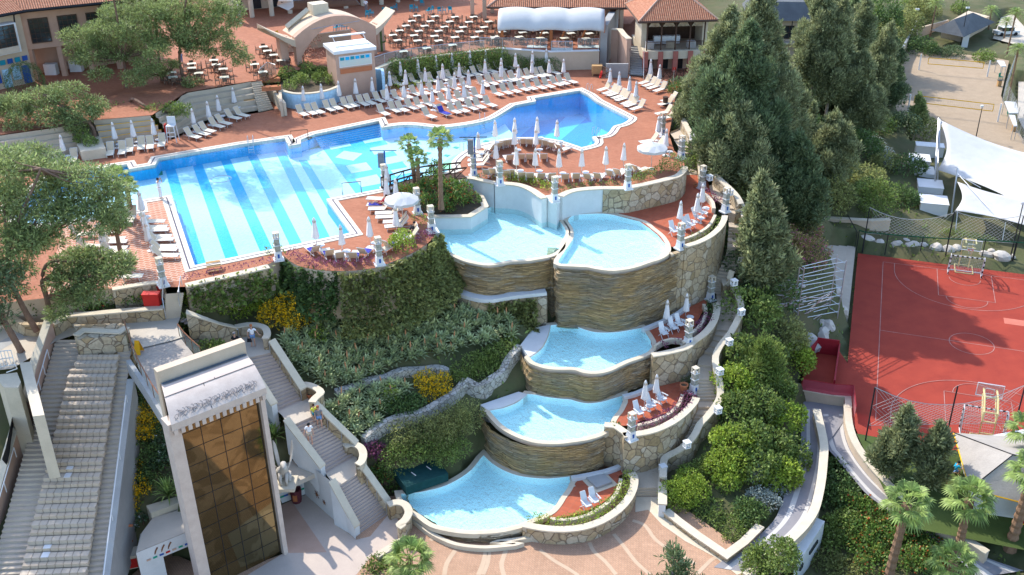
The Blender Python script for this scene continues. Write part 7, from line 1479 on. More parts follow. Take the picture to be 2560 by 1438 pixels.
t = thing('pump_cover', 'dark green equipment cover in the bushes beside the lowest pool', 'cover', P1('n', 0,1550,620),.5); MB().box((0,0,.35),(3.2,2.2,.7)).build('cover', flat('green_cover', (.015,.06,.06), None, 3), t); MB().tube([(-.6,.2,.72),(-.5,-.3,.75)],.04,4).tube([(.6,.3,.72),(.7,-.2,.75)],.04,4).build('cable', 'white', t)
t = thing('sun_platform', 'square grey stone plinth on the lowest red terrace', 'plinth', P1('o', ZE, 1020,640),.5); MB().box((0,0,.12),(1.3,1.3,.2)).build('slab', 'grey', t); MB().box((0,0,.02),(1.9,1.9,.04)).build('surround', 'cream', t)
t = thing('flag_pole', 'thin pole with a small red flag on the right deck', 'flag', P1('c', ZD, 1650,780)); MB().tube([(0,0,0),(0,0,2.6)],.03,5).build('pole', 'steel', t); MB().box((.02,0,2.5),(.35,.03,.3)).build('flag', 'red', t)
t = thing('litter_bin', 'slatted brown litter bin on the right deck', 'bin', P1('c', ZD, 1585,905)); MB().lathe([(.26,0),(.28,.9),(.3,.9),(.3,.97),(.2,.97)], n=12).build('body', 'wood', t)
t = thing('hoop_float', 'white ring hose floating on the lane pool', 'hose', P1('f', ZD, -160,140)); 
for j in range(3): WB().tube([P1('e', ZD - .04 + .03 * j, 1890,232) + Vector(((.85 + .05 * j) * math.cos(a),(.8 + .05 * j) * math.sin(a),0)) for a in np.linspace(0,6.2,24)],.012,4).build('ring', 'steel', t)
st_ = thing('winged_statue', 'white stone seated winged griffin statue above the alcove', 'statue', P1('u', 2.0,330,400)); S_ = st_.location; f = lambda x, y, z: (x, y, z)
b = MB().box((.15,-.2,.12),(1.3,1.5,.24)); b.build('plinth', 'cream', st_)
b = MB(); b.tube([(-.3,.55,.35),(-.2,.3,.75),(.0,-.05,1.15),(.1,-.25,1.5),(.15,-.4,1.85)],[.34,.42,.36,.24,.2],9).tube([(.15,-.38,1.82),(.2,-.55,2.02),(.3,-.85,1.92),(.34,-1.0,1.86)],[.2,.21,.12,.06],8)
for s in (-.18,.22): b.tube([(s, -.2,1.0),(s + .03,-.5,.6),(s + .03,-.55,.24)],[.15,.1,.09],7).tube([(s * 1.6 - .2,.5,.5),(s * 1.6 - .05,.1,.42),(s * 1.6 + .02,-.15,.28)],[.24,.17,.1],7)
b.build('body', 'rock', st_, True)
for s in (-1,1):
 wv = [(s * .25,.1,1.1),(s * .5,.45,1.7),(s * .62,.65,2.4),(s * .6,.7,3.0),(s * .5,.85,2.6),(s * .42,.85,1.9),(s * .3,.6,1.2)]; MB().add(wv + [(x + s * .07, y + .04, z) for x, y, z in wv],[tuple(range(7)), tuple(range(13,6,-1))] + [(i, (i + 1) % 7,7 + (i + 1) % 7,7 + i) for i in range(7)]).build('wing', 'rock', st_)
MB().tube([(-.35,.75,.4),(-.6,.95,.5),(-.7,.7,.9)],[.09,.07,.04],6).build('tail', 'rock', st_)
# --- vegetation
def RY(px, py, y):
 d = _fw + _r * ((px - 1280) / CF) - _u * ((py - 719) / CF); t_ = y / d.y; return Vector((d.x * t_, y, CH + d.z * t_))
def leafy(name, lobes, per, ln, wd, mat, label, cat, group=None, base=None, jit=.9, shell=.6, lo=-.55, stem=True):
 """shrub: clumps of leaf blades round short stems; lobes in world space"""
 b = base or Vector((sum(l[0] for l in lobes) / len(lobes), sum(l[1] for l in lobes) / len(lobes), min(l[2] - l[5] * .6 for l in lobes)))
 L = [(l[0] - b.x, l[1] - b.y, l[2] - b.z) + tuple(l[3:]) for l in lobes]
 C_, D_ = lobes_points(L, per * 1.6, shell, lo); t = thing(name, label, cat, b, 0, group)
 ob('foliage', blades(C_, D_, ln * .8, wd * .85, mat, name, jit), t)
 if stem:
  s = MB()
  for l in L[:12]: s.tube([(0,0,-.4) if len(L) < 4 else (l[0], l[1], l[2] - l[5] - .3),(l[0], l[1], l[2])],.05,4,.02)
  s.build('stem', 'bark', t)
 return t
def bush(label, pts, mat, per=260, ln=.26, wd=.07, name='shrub', cat='shrub', group=None, **k):
 """pts: (frame, x, y, radius[, height factor[, level]]) -> lumpy shrub on the hillside"""
 rr = random.Random(len(label)); lb = []
 for q in pts:
  k_, x, y, r = q[:4]; hf = q[4] if len(q) > 4 else .8; p = P1(k_, q[5], x, y) if len(q) > 5 else G(x, y, k_)
  lb.append((p.x, p.y, p.z + r * hf * .45, r, r, r * hf))
  for j in range(4): a = rr.uniform(0,6.3); lb.append((p.x + math.cos(a) * r * .65, p.y + math.sin(a) * r * .65, p.z + r * hf * rr.uniform(.3,.75), r * .5, r * .5, r * hf * .5))
 return leafy(name, lb, per, ln, wd, mat, label, cat, group, **k)
def hedge(label, pts, w_, h, mat, per=420, ln=.16, wd=.05, name='hedge', cat='hedge', group=None, step=.55):
 n = max(2, int(sum((a - c).length for a, c in zip(pts, pts[1:])) / step)); rr = random.Random(n); lb = []
 for p in resample(pts, n): s = rr.uniform(.8,1.2); lb.append((p.x + rr.uniform(-.1,.1), p.y + rr.uniform(-.1,.1), p.z + h * .4, w_ * .62 * s, w_ * .62 * s, h * .62 * s))
 return leafy(name, lb, per, ln, wd, mat, label, cat, group, stem=False)
def tree(label, base, top, lobes, mat, trunk, per, ln, wd, bark='bark', name='pine_tree', cat='tree', group=None, limbs=9, jit=1.1, r0=.22, shell=.35, lo=-.75):
 t = thing(name, label, cat, base, 0, group); L = [(l[0] - base.x, l[1] - base.y, l[2] - base.z) + tuple(l[3:]) for l in lobes]
 C_, D_ = lobes_points(L, per, shell, lo); ob('crown', blades(C_, D_, ln, wd, mat, name, jit), t)
 tr = [Vector(p) - base for p in trunk]; tr[0].z -= .5; MB().tube(smooth(tr, 4), r0,8, r0 * .35).build('trunk', bark, t)
 b = MB()
 for l in L[:limbs]:
  e = Vector(l[:3]); s = min(tr[1:], key=lambda p: abs(p.z - (e.z - 1.2))); mid = s.lerp(e, .55) + Vector((0,0,-.25)); b.tube([s, mid, e], r0 * .36,5,.02)
 b.build('limb', bark, t); return t
def pine(label, k, bx, by, bz, lobes, trunk_px=None, per=520, group='umbrella pines', mat='leafpine', ln=.34, wd=.042):
 """Mediterranean pine: lobes (x, y, depth shift, radius) are clumps sighted from the photo at the trunk's distance"""
 base = P1(k, bz, bx, by); ox, oy, s = FR[k]; lb = []; rr = random.Random(int(bx + by))
 for (x, y, dy, r) in lobes:
  p = RY(ox + x / s, oy + y / s, base.y + dy); lb.append((p.x, p.y, p.z, r * 1.15, r * 1.15, r * .72))
  for j in range(5): a = rr.uniform(0,6.3); q = r * rr.uniform(.7,1.15); lb.append((p.x + math.cos(a) * q, p.y + math.sin(a) * q * .8, p.z + rr.uniform(-.45,.45) * r, r * .48, r * .48, r * .3))
 c = Vector((sum(l[0] for l in lb) / len(lb), sum(l[1] for l in lb) / len(lb), max(l[2] for l in lb)))
 tr = [base] + ([RY(ox + x / s, oy + y / s, base.y + dy) for x, y, dy in trunk_px] if trunk_px else [base.lerp(c, .5)]) + [c - Vector((0,0,.4))]
 return tree(label, base, c, lb, mat, tr, per, ln, wd, group=group, limbs=40)
pine('grey green pine with the widest crown below the corner house', 'a', 1110,880, ZD + .6,[(700,320,0,1.7),(900,280,1,1.8),(1150,260,0,1.9),(800,480,-1,1.5),(1050,420,1,1.7),(1300,380,0,1.6),(650,430,0,1.1),(1000,130,2,1.6),(1250,120,2,1.6),(1250,560,-2,1.2),(850,640,-3,1.0),(1150,680,-3,1.1),(1350,450,-2,1.),(1000,-160,-5,2.),(1250,-250,-6,2.1),(760,-120,-4,1.8),(1100,-380,-7,1.8)],[(1080,760,0),(1060,500,0)])  # last clumps lie above the view, added so the pine shades the pool
pine('tall pine rising in front of the dining terrace tables', 'a', 1580,850, ZD + .3,[(1500,80,0,1.8),(1750,60,1,1.9),(1900,160,0,1.7),(1650,250,-1,1.7),(1500,330,0,1.6),(1850,330,0,1.6),(2000,420,0,1.2),(1700,430,-1,1.3),(2060,520,0,.9),(1400,200,0,1.5),(1950,60,1,1.3),(1500,-150,-5,2.),(1750,-220,-6,2.1),(1980,-120,-6,1.8),(1620,-350,-6,1.9)],[(1560,650,0),(1540,400,0)])  # topmost clumps are unseen, added to throw shade onto the pool
pine('pine with a straight trunk between the two tallest left pines', 'a', 1400,800, ZD + .8,[(1380,60,2,1.7),(1600,-40,3,1.8),(1200,20,3,1.6),(1450,560,-1,.9),(1640,700,-2,.8),(1330,620,-1,1.0),(1000,60,4,1.5)],[(1380,640,0),(1350,400,1)])
pine('low dark pine branch hanging over the seating tiers', 'a', 1100,905, ZT - .6,[(1100,1000,-2,.9),(1330,960,-3,1.1),(1500,930,-3,.9),(1400,1050,-3.5,.9),(1180,1040,-3,.8),(1000,930,-1.5,.8),(1560,940,-3,.7)],[(1130,850,-1),(1230,900,-3)], mat='leafbush', per=380)
pine('spreading pine in the raised planter between seating tiers', 'a', 800,1170, ZD + .9,[(120,900,0,1.5),(330,850,1,1.5),(560,800,1,1.4),(180,1020,-1,1.2),(420,1000,-1,1.3),(680,960,0,1.4),(800,900,1,1.2),(20,980,0,1.3),(640,1080,-1,.8),(480,780,2,1.0),(-80,900,0,1.4)],[(760,1050,0)])
pine('big shaggy pine spreading over the left end of the pool', 'e', 300,1480,11.,[(100,120,3,1.5),(300,200,3,1.5),(560,260,3,1.4),(780,250,3,1.4),(900,330,3,1.2),(180,420,2,1.5),(450,420,2,1.4),(700,460,2,1.4),(920,470,2,1.1),(60,600,1,1.5),(330,620,1,1.4),(560,560,1,1.2),(820,620,1,1.1),(120,830,0,1.5),(60,1000,0,1.4),(250,760,0,1.2),(980,560,2,.9),(450,760,1,.8),(10,350,3,1.4)],[(150,1230,0),(60,900,0)], per=460)
pine('curved trunk pine with low dark boughs by the red flower bed', 'e', 430,1400,11.,[(620,950,1,1.2),(800,920,1,1.1),(980,960,1,1.1),(600,1100,0,1.2),(800,1080,0,1.2),(960,1030,0,1.0),(620,1260,-1,1.0),(760,1220,-1,.9),(480,1380,-1,.7),(1060,920,1,.7),(700,880,1,.9)],[(400,1250,0),(360,1100,0),(430,940,.3)], per=520)
pine('slim pine whose trunk stands beside the worn paving loungers', 'e', 1045,925, ZD, [(980,540,0,.8),(1000,420,0,.8),(940,640,0,.7),(1010,620,0,.6)],[(1000,700,0)], per=420)
pine('feathery far left pine over the lowest seating tiers', 'a', 100,1700, ZD, [(60,1330,0,1.2),(250,1300,0,1.1),(400,1330,0,1.0),(560,1420,-1,.9),(150,1440,-1,1.2),(350,1450,-1,1.1),(680,1440,-1,.7)], None, per=420)
t = thing('leaning_trunk', 'bare leaning pine trunk above the white gate railing', 'tree trunk', P1('v', ZP, 230,425)); WB().tube([P1('v', ZP, 230,425), P1('v', 10.9,130,250), P1('v', 12.5,20,60), P1('v', 14,-80,-120)],.24,8,.17).build('trunk', 'bark', t)
pine('dark pine crown of the leaning trunk beyond the theatre gate', 'v', 230,425, ZP, [(-250,-260,0,2.2),(-420,-120,-1,2.2),(-150,-420,1,1.8),(-560,-300,0,2.2),(-380,60,-2,2.)],[(60,120,0)], per=300, mat='leafdark')
t = leafy('clipped_shrub', [tuple(P1('a', ZT, 240,790) + Vector((0,0,1.2))) + (1.9,1.9,1.9)],1500,.1,.035, 'leafdeep', 'dark clipped dome shrub in front of the corner house', 'shrub', shell=.9)
def conifer(label, k, bx, by, tx, ty, w_, mat='leafcyp', per=560, slim=1., group='tall cypresses of the wooded slope', z=None, name='cypress_tree', start=.12, ln=.42, wd=.06, lean=0):
 """upright conifer: whorled upswept sprays, widest low down, base by pixel, top by pixel"""
 base = G(bx, by, k) if z is None else P1(k, z, bx, by); h = up_to(k, base, tx, ty); ox, oy, s = FR[k]; topx = RY(ox + tx / s, oy + ty / s, base.y).x; rr = random.Random(int(bx * 3 + by)); lb = []; nl = max(10, int(h * 2.6))
 for i in range(int(nl * .8)):
  e = start + (1 - start) * (i + rr.random()) / (nl * .8); r = w_ * (1 - e) ** .7 * (.45 + .55 * min(1,(e - start) * 6 + .4)) * rr.uniform(.7,1.2)
  for j in range(4 if r > .7 else 3):
   a = rr.uniform(0,6.3)
   for t_ in (.3,.65,1.): q = r * t_; g_2 = (.46 - .24 * t_) * r + .13; lb.append((base.x + (topx - base.x) * e + math.cos(a) * q, base.y + math.sin(a) * q, base.z + h * e + t_ * .5 * r + rr.uniform(-.2,.2), g_2, g_2, g_2 * 1.25))
 lb.append((topx, base.y, base.z + h - .4,.22,.22,.8)); C_, D_ = lobes_points([(l[0] - base.x, l[1] - base.y, l[2] - base.z) + tuple(l[3:]) for l in lb], per, .4,-.8); D_ = D_ * .8 + np.array([0,0,.75])
 t = thing(name, label, 'tree', base, 0, group); ob('crown', blades(C_, D_, ln, wd, mat, name, .55), t); MB().tube([(0,0,-.5),((topx - base.x) * .5,0, h * .5),(topx - base.x, 0, h * .95)],.2,7,.03).build('trunk', 'greybark', t); return t
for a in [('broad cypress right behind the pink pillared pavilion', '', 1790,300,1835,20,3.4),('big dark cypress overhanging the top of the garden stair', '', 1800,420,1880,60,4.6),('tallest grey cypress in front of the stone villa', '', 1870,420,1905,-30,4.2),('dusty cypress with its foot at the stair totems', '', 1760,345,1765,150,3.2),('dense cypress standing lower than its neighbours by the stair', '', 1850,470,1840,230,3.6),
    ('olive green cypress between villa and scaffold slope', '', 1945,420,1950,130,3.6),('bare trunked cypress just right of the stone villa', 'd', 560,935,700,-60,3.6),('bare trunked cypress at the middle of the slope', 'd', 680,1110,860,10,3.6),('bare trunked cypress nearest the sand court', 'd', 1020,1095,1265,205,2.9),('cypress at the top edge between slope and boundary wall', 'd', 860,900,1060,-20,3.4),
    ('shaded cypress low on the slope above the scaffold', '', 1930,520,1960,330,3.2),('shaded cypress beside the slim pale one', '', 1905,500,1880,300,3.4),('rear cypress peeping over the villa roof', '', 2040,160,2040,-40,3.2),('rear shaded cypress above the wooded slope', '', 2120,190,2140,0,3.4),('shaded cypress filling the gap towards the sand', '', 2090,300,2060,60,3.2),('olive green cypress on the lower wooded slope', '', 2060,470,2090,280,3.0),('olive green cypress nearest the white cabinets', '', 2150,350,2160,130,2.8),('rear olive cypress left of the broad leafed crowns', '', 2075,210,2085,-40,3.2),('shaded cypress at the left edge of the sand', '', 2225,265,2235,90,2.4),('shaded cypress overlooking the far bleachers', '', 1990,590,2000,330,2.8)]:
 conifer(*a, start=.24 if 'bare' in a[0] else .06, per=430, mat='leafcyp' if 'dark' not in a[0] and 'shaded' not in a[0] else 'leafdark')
conifer('pencil slim cypress beside the pavilion roof', 'c', 2010,545,2030,225,.75, mat='leafdark'); conifer('pale pencil cypress standing alone on the slope', 'd', 490,1500,600,890,.95); conifer('small grey cypress under the pencil cypress', 'h', 560,620,610,225,.95)
conifer('open branched grey conifer above the bougainvillea', 'h', 170,1250,150,200,2.3, per=420, ln=.5, wd=.08); conifer('short pale pine at the edge of the sand', 'd', 1480,1150,1500,810,1.3, mat='leafpine'); conifer('feathery pale green conifer among the right hand shrubs', 'l', 200,960,170,480,1.5, mat='leafbush', per=420, wd=.04)
conifer('bushy conifer on the lawn below the court net', 'p', 1260,620,1400,15,1.6, name='juniper_tree', group='young conifers by the court', z=-.4); conifer('second bushy conifer next to the tool hut', 'p', 1560,720,1680,165,1.5, name='juniper_tree', group='young conifers by the court', z=-.5)
conifer('young araucaria poking into the plaza at the bottom', 'o', 1640,1720,1658,1180,1.7, mat='leafdark', per=130, name='araucaria_tree', z=ZL, group='plaza trees', wd=.05)
rr = random.Random(21); names = ['leafdeep', 'leafbush', 'leafivy', 'leafdark']; places = [(1790,250),(1765,420),(1860,520),(1930,430),(2010,330),(2070,380),(2130,300),(2080,250),(2150,380),(2200,330),(2210,420),(2110,440),(2050,430),(1960,580),(2150,480),(2230,260),(2180,230),(2140,150),(2210,120),(2240,60),(2160,60),(2280,30),(2330,40),(1700,250),(1880,620),(1990,480),(2060,520),(2260,330),(2270,430),(2180,520),(2010,210),(1900,700),(1935,760),(1870,800),(1950,860),(2000,280),(2250,510),(2400,30),(2290,350),(2380,150),(2300,140),(2460,160)]
for i, (x, y) in enumerate(places): bush('%s undergrowth shrub on the wooded slope, %s' % (('dark', 'mid green', 'olive', 'bluish')[i % 4], 'near the %s' % ('stair', 'villa', 'sand court', 'scaffolding')[0 if x < 1900 and y < 600 else 3 if y > 520 else 2 if x > 2100 else 1] + ', number ' + ORD[i % 25] if False else 'growing %s' % ('beside the garden stair', 'under the cypresses', 'towards the sand court', 'above the scaffolding')[0 if x < 1900 and y < 600 else 3 if y > 520 else 2 if x > 2100 else 1]),[('', x, y, rr.uniform(1.6,2.9),.85)], names[i % 4],170,.34,.1, group='undergrowth shrubs of the wooded slope')
for i, (x, y, r) in enumerate(((2130,70,3.2),(2200,50,3.),(2260,60,2.6),(2090,120,2.8),(2180,140,2.4),(2300,20,2.4))): bush('broad leafed woodland tree crown, %s from the left at the top' % ORD[(1,3,4,0,2,5)[i]],[('', x, y + 40, r, 1.5)],('leafbush', 'leafdeep', 'leafivy')[i % 3],170,.42,.13, name='broadleaf_tree', cat='tree', group='broad leafed woodland trees')
bush('dry reddish bougainvillea mound above the bleachers', [('h', 330,800,1.5,1.),('h', 480,760,1.7,1.),('h', 420,900,1.6,1.),('h', 580,900,1.5,.9),('h', 350,980,1.2),('h', 560,1000,1.2)], 'leafboug', 260,.26,.06); bush('bougainvillea trailing behind the grey conifer', [('h', 250,600,1.0),('h', 480,620,1.0)], 'leafboug', 220)
bush('lime green shrub on the shaded slope', [('h', 850,200,1.0),('h', 930,260,.8)], 'leaflime', 260)
hb_ = [(1830,950),(1880,930),(1935,960),(1985,900),(1840,1020),(1900,1010),(1960,1040),(1870,1090),(1930,1110),(1830,1100),(1975,1130),(1890,1160),(1945,1180),(1850,870),(1920,880)]
for i, (x, y) in enumerate(hb_): bush('glossy light green shrub, %s of the bank right of the stair' % ORD[i],[('', x, y + 30,1.45,1.05)], 'leafbush' if i % 3 else 'leaflime', 330,.26,.1, group='light green shrubs of the right bank')
bush('rounded lime green clipped shrub by the stair foot', [('o', 1700,850,1.25,1.2),('o', 1820,780,1.1,1.1),('o', 1780,690,1.0,1.)], 'leaflime', 700,.15,.06, shell=.8); bush('dark hedge behind the clipped lime shrub', [('o', 1800,600,.9),('o', 1920,560,.9),('o', 2000,500,.9)], 'leafbush', 500,.16,.06); bush('small bright tree in the shrub triangle', [('o', 2050,580,1.1,1.3),('o', 2180,600,1.1,1.3),('o', 2120,680,1.,1.2)], 'leaflime', 360,.22,.08)
bush('silver leaved shrub at the edge of the ramp', [('p', 80,620,.8,.9),('p', 150,590,.8,.9)], 'leafgrey', 420,.16,.05); bush('larger silver leaved shrub beside the ramp wall', [('p', 120,800,.8),('p', 210,840,.8),('p', 270,760,.8)], 'leafgrey', 420,.16,.05)
bush('spreading ground cover in the shrub triangle', [('o', 1950,960,.9,.5),('o', 2080,1000,.9,.5),('o', 2180,1080,.8,.5),('o', 2250,990,.8,.5),('o', 2120,1140,.6,.5),('o', 2280,900,.8,.5),('o', 2000,870,.7,.5)], 'leafbush', 380,.2,.06); bush('shrub along the right rim of the triangle', [('p', 40,1000,.7),('p', 120,930,.7),('p', 0,900,.9)], 'leafdeep', 360)
for i, (lb, pts, mt) in enumerate((('dark shrub wedge between the two ramp lanes', [('p', 740,460,.9),('p', 770,580,1.1),('p', 800,700,1.2),('p', 720,820,1.2),('p', 860,800,1.1)], 'leafdeep'),('pink tinged shrub above the white arcade wall', [('p', 900,860,1.),('p', 1000,900,1.)], 'leafred'),('bushy shrub at the corner of the arcade wall', [('p', 800,1090,1.2),('p', 750,1180,1.),('p', 860,1020,1.)], 'leafbush'),
  ('red flecked hedge mass left of the palms', [('p', 1000,1100,1.1),('p', 1120,1000,1.1),('p', 1150,1180,1.2),('p', 1010,1250,1.2),('p', 1250,1100,1.),('p', 1090,1350,1.2)], 'leafred'),('red flecked hedge mass right of the tall palm', [('p', 1450,1200,1.1),('p', 1560,1240,1.1),('p', 1500,1350,1.1),('p', 1640,1300,1.),('p', 1400,1330,1.)], 'leafred'),('grey green ground shrub at the bottom below the arcade', [('p', 700,1330,1.1,.5),('p', 850,1400,1.1,.5)], 'leafivy'))): bush(lb, pts, mt, 330,.22,.08)
bush('round bushy treetop at the bottom of the ramp road', [('p', 250,1400,1.5,1.1,-.9),('p', 330,1330,1.0,1.1,.6),('p', 130,1420,1.2,1.,-.9)], 'leafbush', 420,.2,.08)
def rosette(n, ln, wd, up, mat, name, curve=.35):
 V, Fc = [],[]
 for i in range(n):
  a = i * 2.4; e = up * (1 - i / n) + .12; L = ln * rng.uniform(.8,1.1); d = Vector((math.cos(a) * math.cos(e), math.sin(a) * math.cos(e), math.sin(e))); s = Vector((-math.sin(a), math.cos(a),0)); b = len(V); mid = d * L * .55 + Vector((0,0,.08 * L)); tip = d * L + Vector((0,0,-curve * L * .3))
  V += [s * wd * .7,-s * wd * .7, mid - s * wd, mid + s * wd, tip]; Fc += [(b, b + 1, b + 2, b + 3),(b + 3, b + 2, b + 4, b + 4)]
 me = bpy.data.meshes.new(name); me.from_pydata([tuple(v) for v in V],[],[f_[:3] if f_[2] == f_[-1] else f_ for f_ in Fc]); me.materials.append(m[mat]); me.update(); return me
yu = rosette(44,1.9,.05,1.4, 'leafgrey', 'yucca_leaves', 1.5); yg = rosette(46,1.2,.045,1.45, 'leafpalm', 'yucca_leaves'); al_ = [rosette(26,.9,.085,1.2, 'leafaloe', 'aloe_leaves') for _ in range(4)]
for i, (x, y) in enumerate([(900,1130),(960,1110),(1010,1180),(1070,1230),(1130,1240),(1160,1310),(1220,1340),(1240,1420)]): tag(ob('yucca_plant', yu, None, G(x, y, 'd')), 'blue grey drooping yucca in the clump on the slope', 'yucca', 'blue grey yuccas on the slope').rotation_euler = (.3,.1, i)
for k, x, y, s, lb in (('i', 1620,440,1.25, 'yellow green spiky palm beside the brown steps'),('n', 300,290,1.1, 'spiky yucca between glass screen and stair parapet'),('m', 1450,780,1.3, 'grassy yucca above the low alcove'),('m', 1560,740,1., 'smaller grassy yucca against the marble pier')): o = tag(ob('yucca_plant', yg, None, G(x, y, k) + Vector((0,0,.25))), lb, 'yucca'); o.scale = (s,) * 3
ar_ = P('j', 0,(330,520),(800,400),(1050,440),(1400,330),(1720,240),(2000,280),(2330,380),(2360,500),(2150,560),(2000,620),(1700,680),(1400,740),(1200,830),(950,930),(800,960),(650,900),(480,780)); apx = [(600 + x / 3.4243,700 + y / 3.4243) for x, y in ((330,520),(800,400),(1050,440),(1400,330),(1720,240),(2000,280),(2330,380),(2360,500),(2150,560),(2000,620),(1700,680),(1400,740),(1200,830),(950,930),(800,960),(650,900),(480,780))]; apx2 = [(600 + x / 3.4243,700 + y / 3.4243) for x, y in ((740,1130),(1000,1010),(1300,930),(1500,930),(1250,1100),(1200,1250),(1050,1340),(900,1370),(800,1250))]
spk = MB().tube([(0,0,.2),(.03,0,.95)],.014,4).lathe([(.02,.7),(.055,.78),(.045,1.05),(.01,1.2)], n=6); spk_me = None; rr = random.Random(3); cnt = 0
for poly_, tgt, lb in ((apx, 190, 'grey green aloe rosette in the dense upper aloe slope'),(apx2,42, 'grey green aloe rosette in the lower aloe bed')):
 x0, x1, y0, y1 = min(p[0] for p in poly_), max(p[0] for p in poly_), min(p[1] for p in poly_), max(p[1] for p in poly_); c = 0; tries = 0; got = []
 while c < tgt and tries < 4000:
  tries += 1; x, y = rr.uniform(x0, x1), rr.uniform(y0, y1)
  if not inside(x, y, poly_) or any((x - a) ** 2 + (1.6 * (y - b_)) ** 2 < 330 for a, b_ in got): continue
  got.append((x, y)); p = G(x, y); o = ob('aloe_plant', al_[c % 4], None, p + Vector((0,0,.3))); s = rr.uniform(.75,1.15); o.scale = (s, s, s); o.rotation_euler = (rr.uniform(-.2,.2), rr.uniform(-.2,.2), rr.uniform(0,6)); tag(o, lb, 'aloe', 'aloes on the garden slope'); c += 1
  if c % 4 == 0:
   if spk_me is None: fo = spk.build('flower_spike', 'flower', o); spk_me = fo.data
   else: fo = ob('flower_spike', spk_me, o)
def gwall(k, pts, h, label): wall('dry_stone_wall', smooth([G(x, y, k) + Vector((0,0, h)) for x, y in pts],3),.55,-1.5, 'drystone', label=label, group='dry stone garden walls')
gwall('j', [(1060,1440),(1180,1340),(1320,1270),(1450,1220),(1570,1190),(1700,1120),(1800,1060),(1880,990),(1930,930)],.75, 'curved dry stone wall across the lower garden'); gwall('j', [(1940,950),(2050,1000),(2150,930),(2240,860),(2300,760),(2390,650)],.9, 'dry stone wall climbing to the middle pool'); gwall('j', [(820,1000),(980,950),(1100,905),(1240,880),(1380,830),(1540,800),(1700,790),(1800,820)],.45, 'low dry stone wall under the aloe slope')
Y = 'yellow flowering bushes'
bush('biggest yellow flowering bush beside the stair landing', [('j', 300,370,1.1,1.1),('j', 420,300,1.1,1.1),('j', 560,230,1.1,1.2),('j', 640,330,1.,1.1),('j', 480,400,1.,1.),('j', 600,150,.9,1.2)], 'leafyel', 460,.17,.06, group=Y); bush('yellow flowering bush above the curved dry stone wall', [('j', 1600,920,.9,1.1),('j', 1720,960,.9,1.1),('j', 1640,1020,.8,1.)], 'leafyel', 460,.16,.055, group=Y)
bush('yellow flowering bush beside the sloping theatre wall', [('i', 1180,1250,.9,1.1),('i', 1260,1330,.9,1.1),('i', 1220,1160,.7)], 'leafyel', 430,.16,.055, group=Y); bush('lower yellow flowering bush above the red figure', [('m', 1180,740,.9,1.1),('m', 1080,850,.9,1.),('m', 1090,920,.7)], 'leafyel', 430,.16,.055, group=Y); bush('smallest yellow flowering bush between the other two', [('m', 1150,540,.6)], 'leafyel', 430,.15,.05, group=Y)
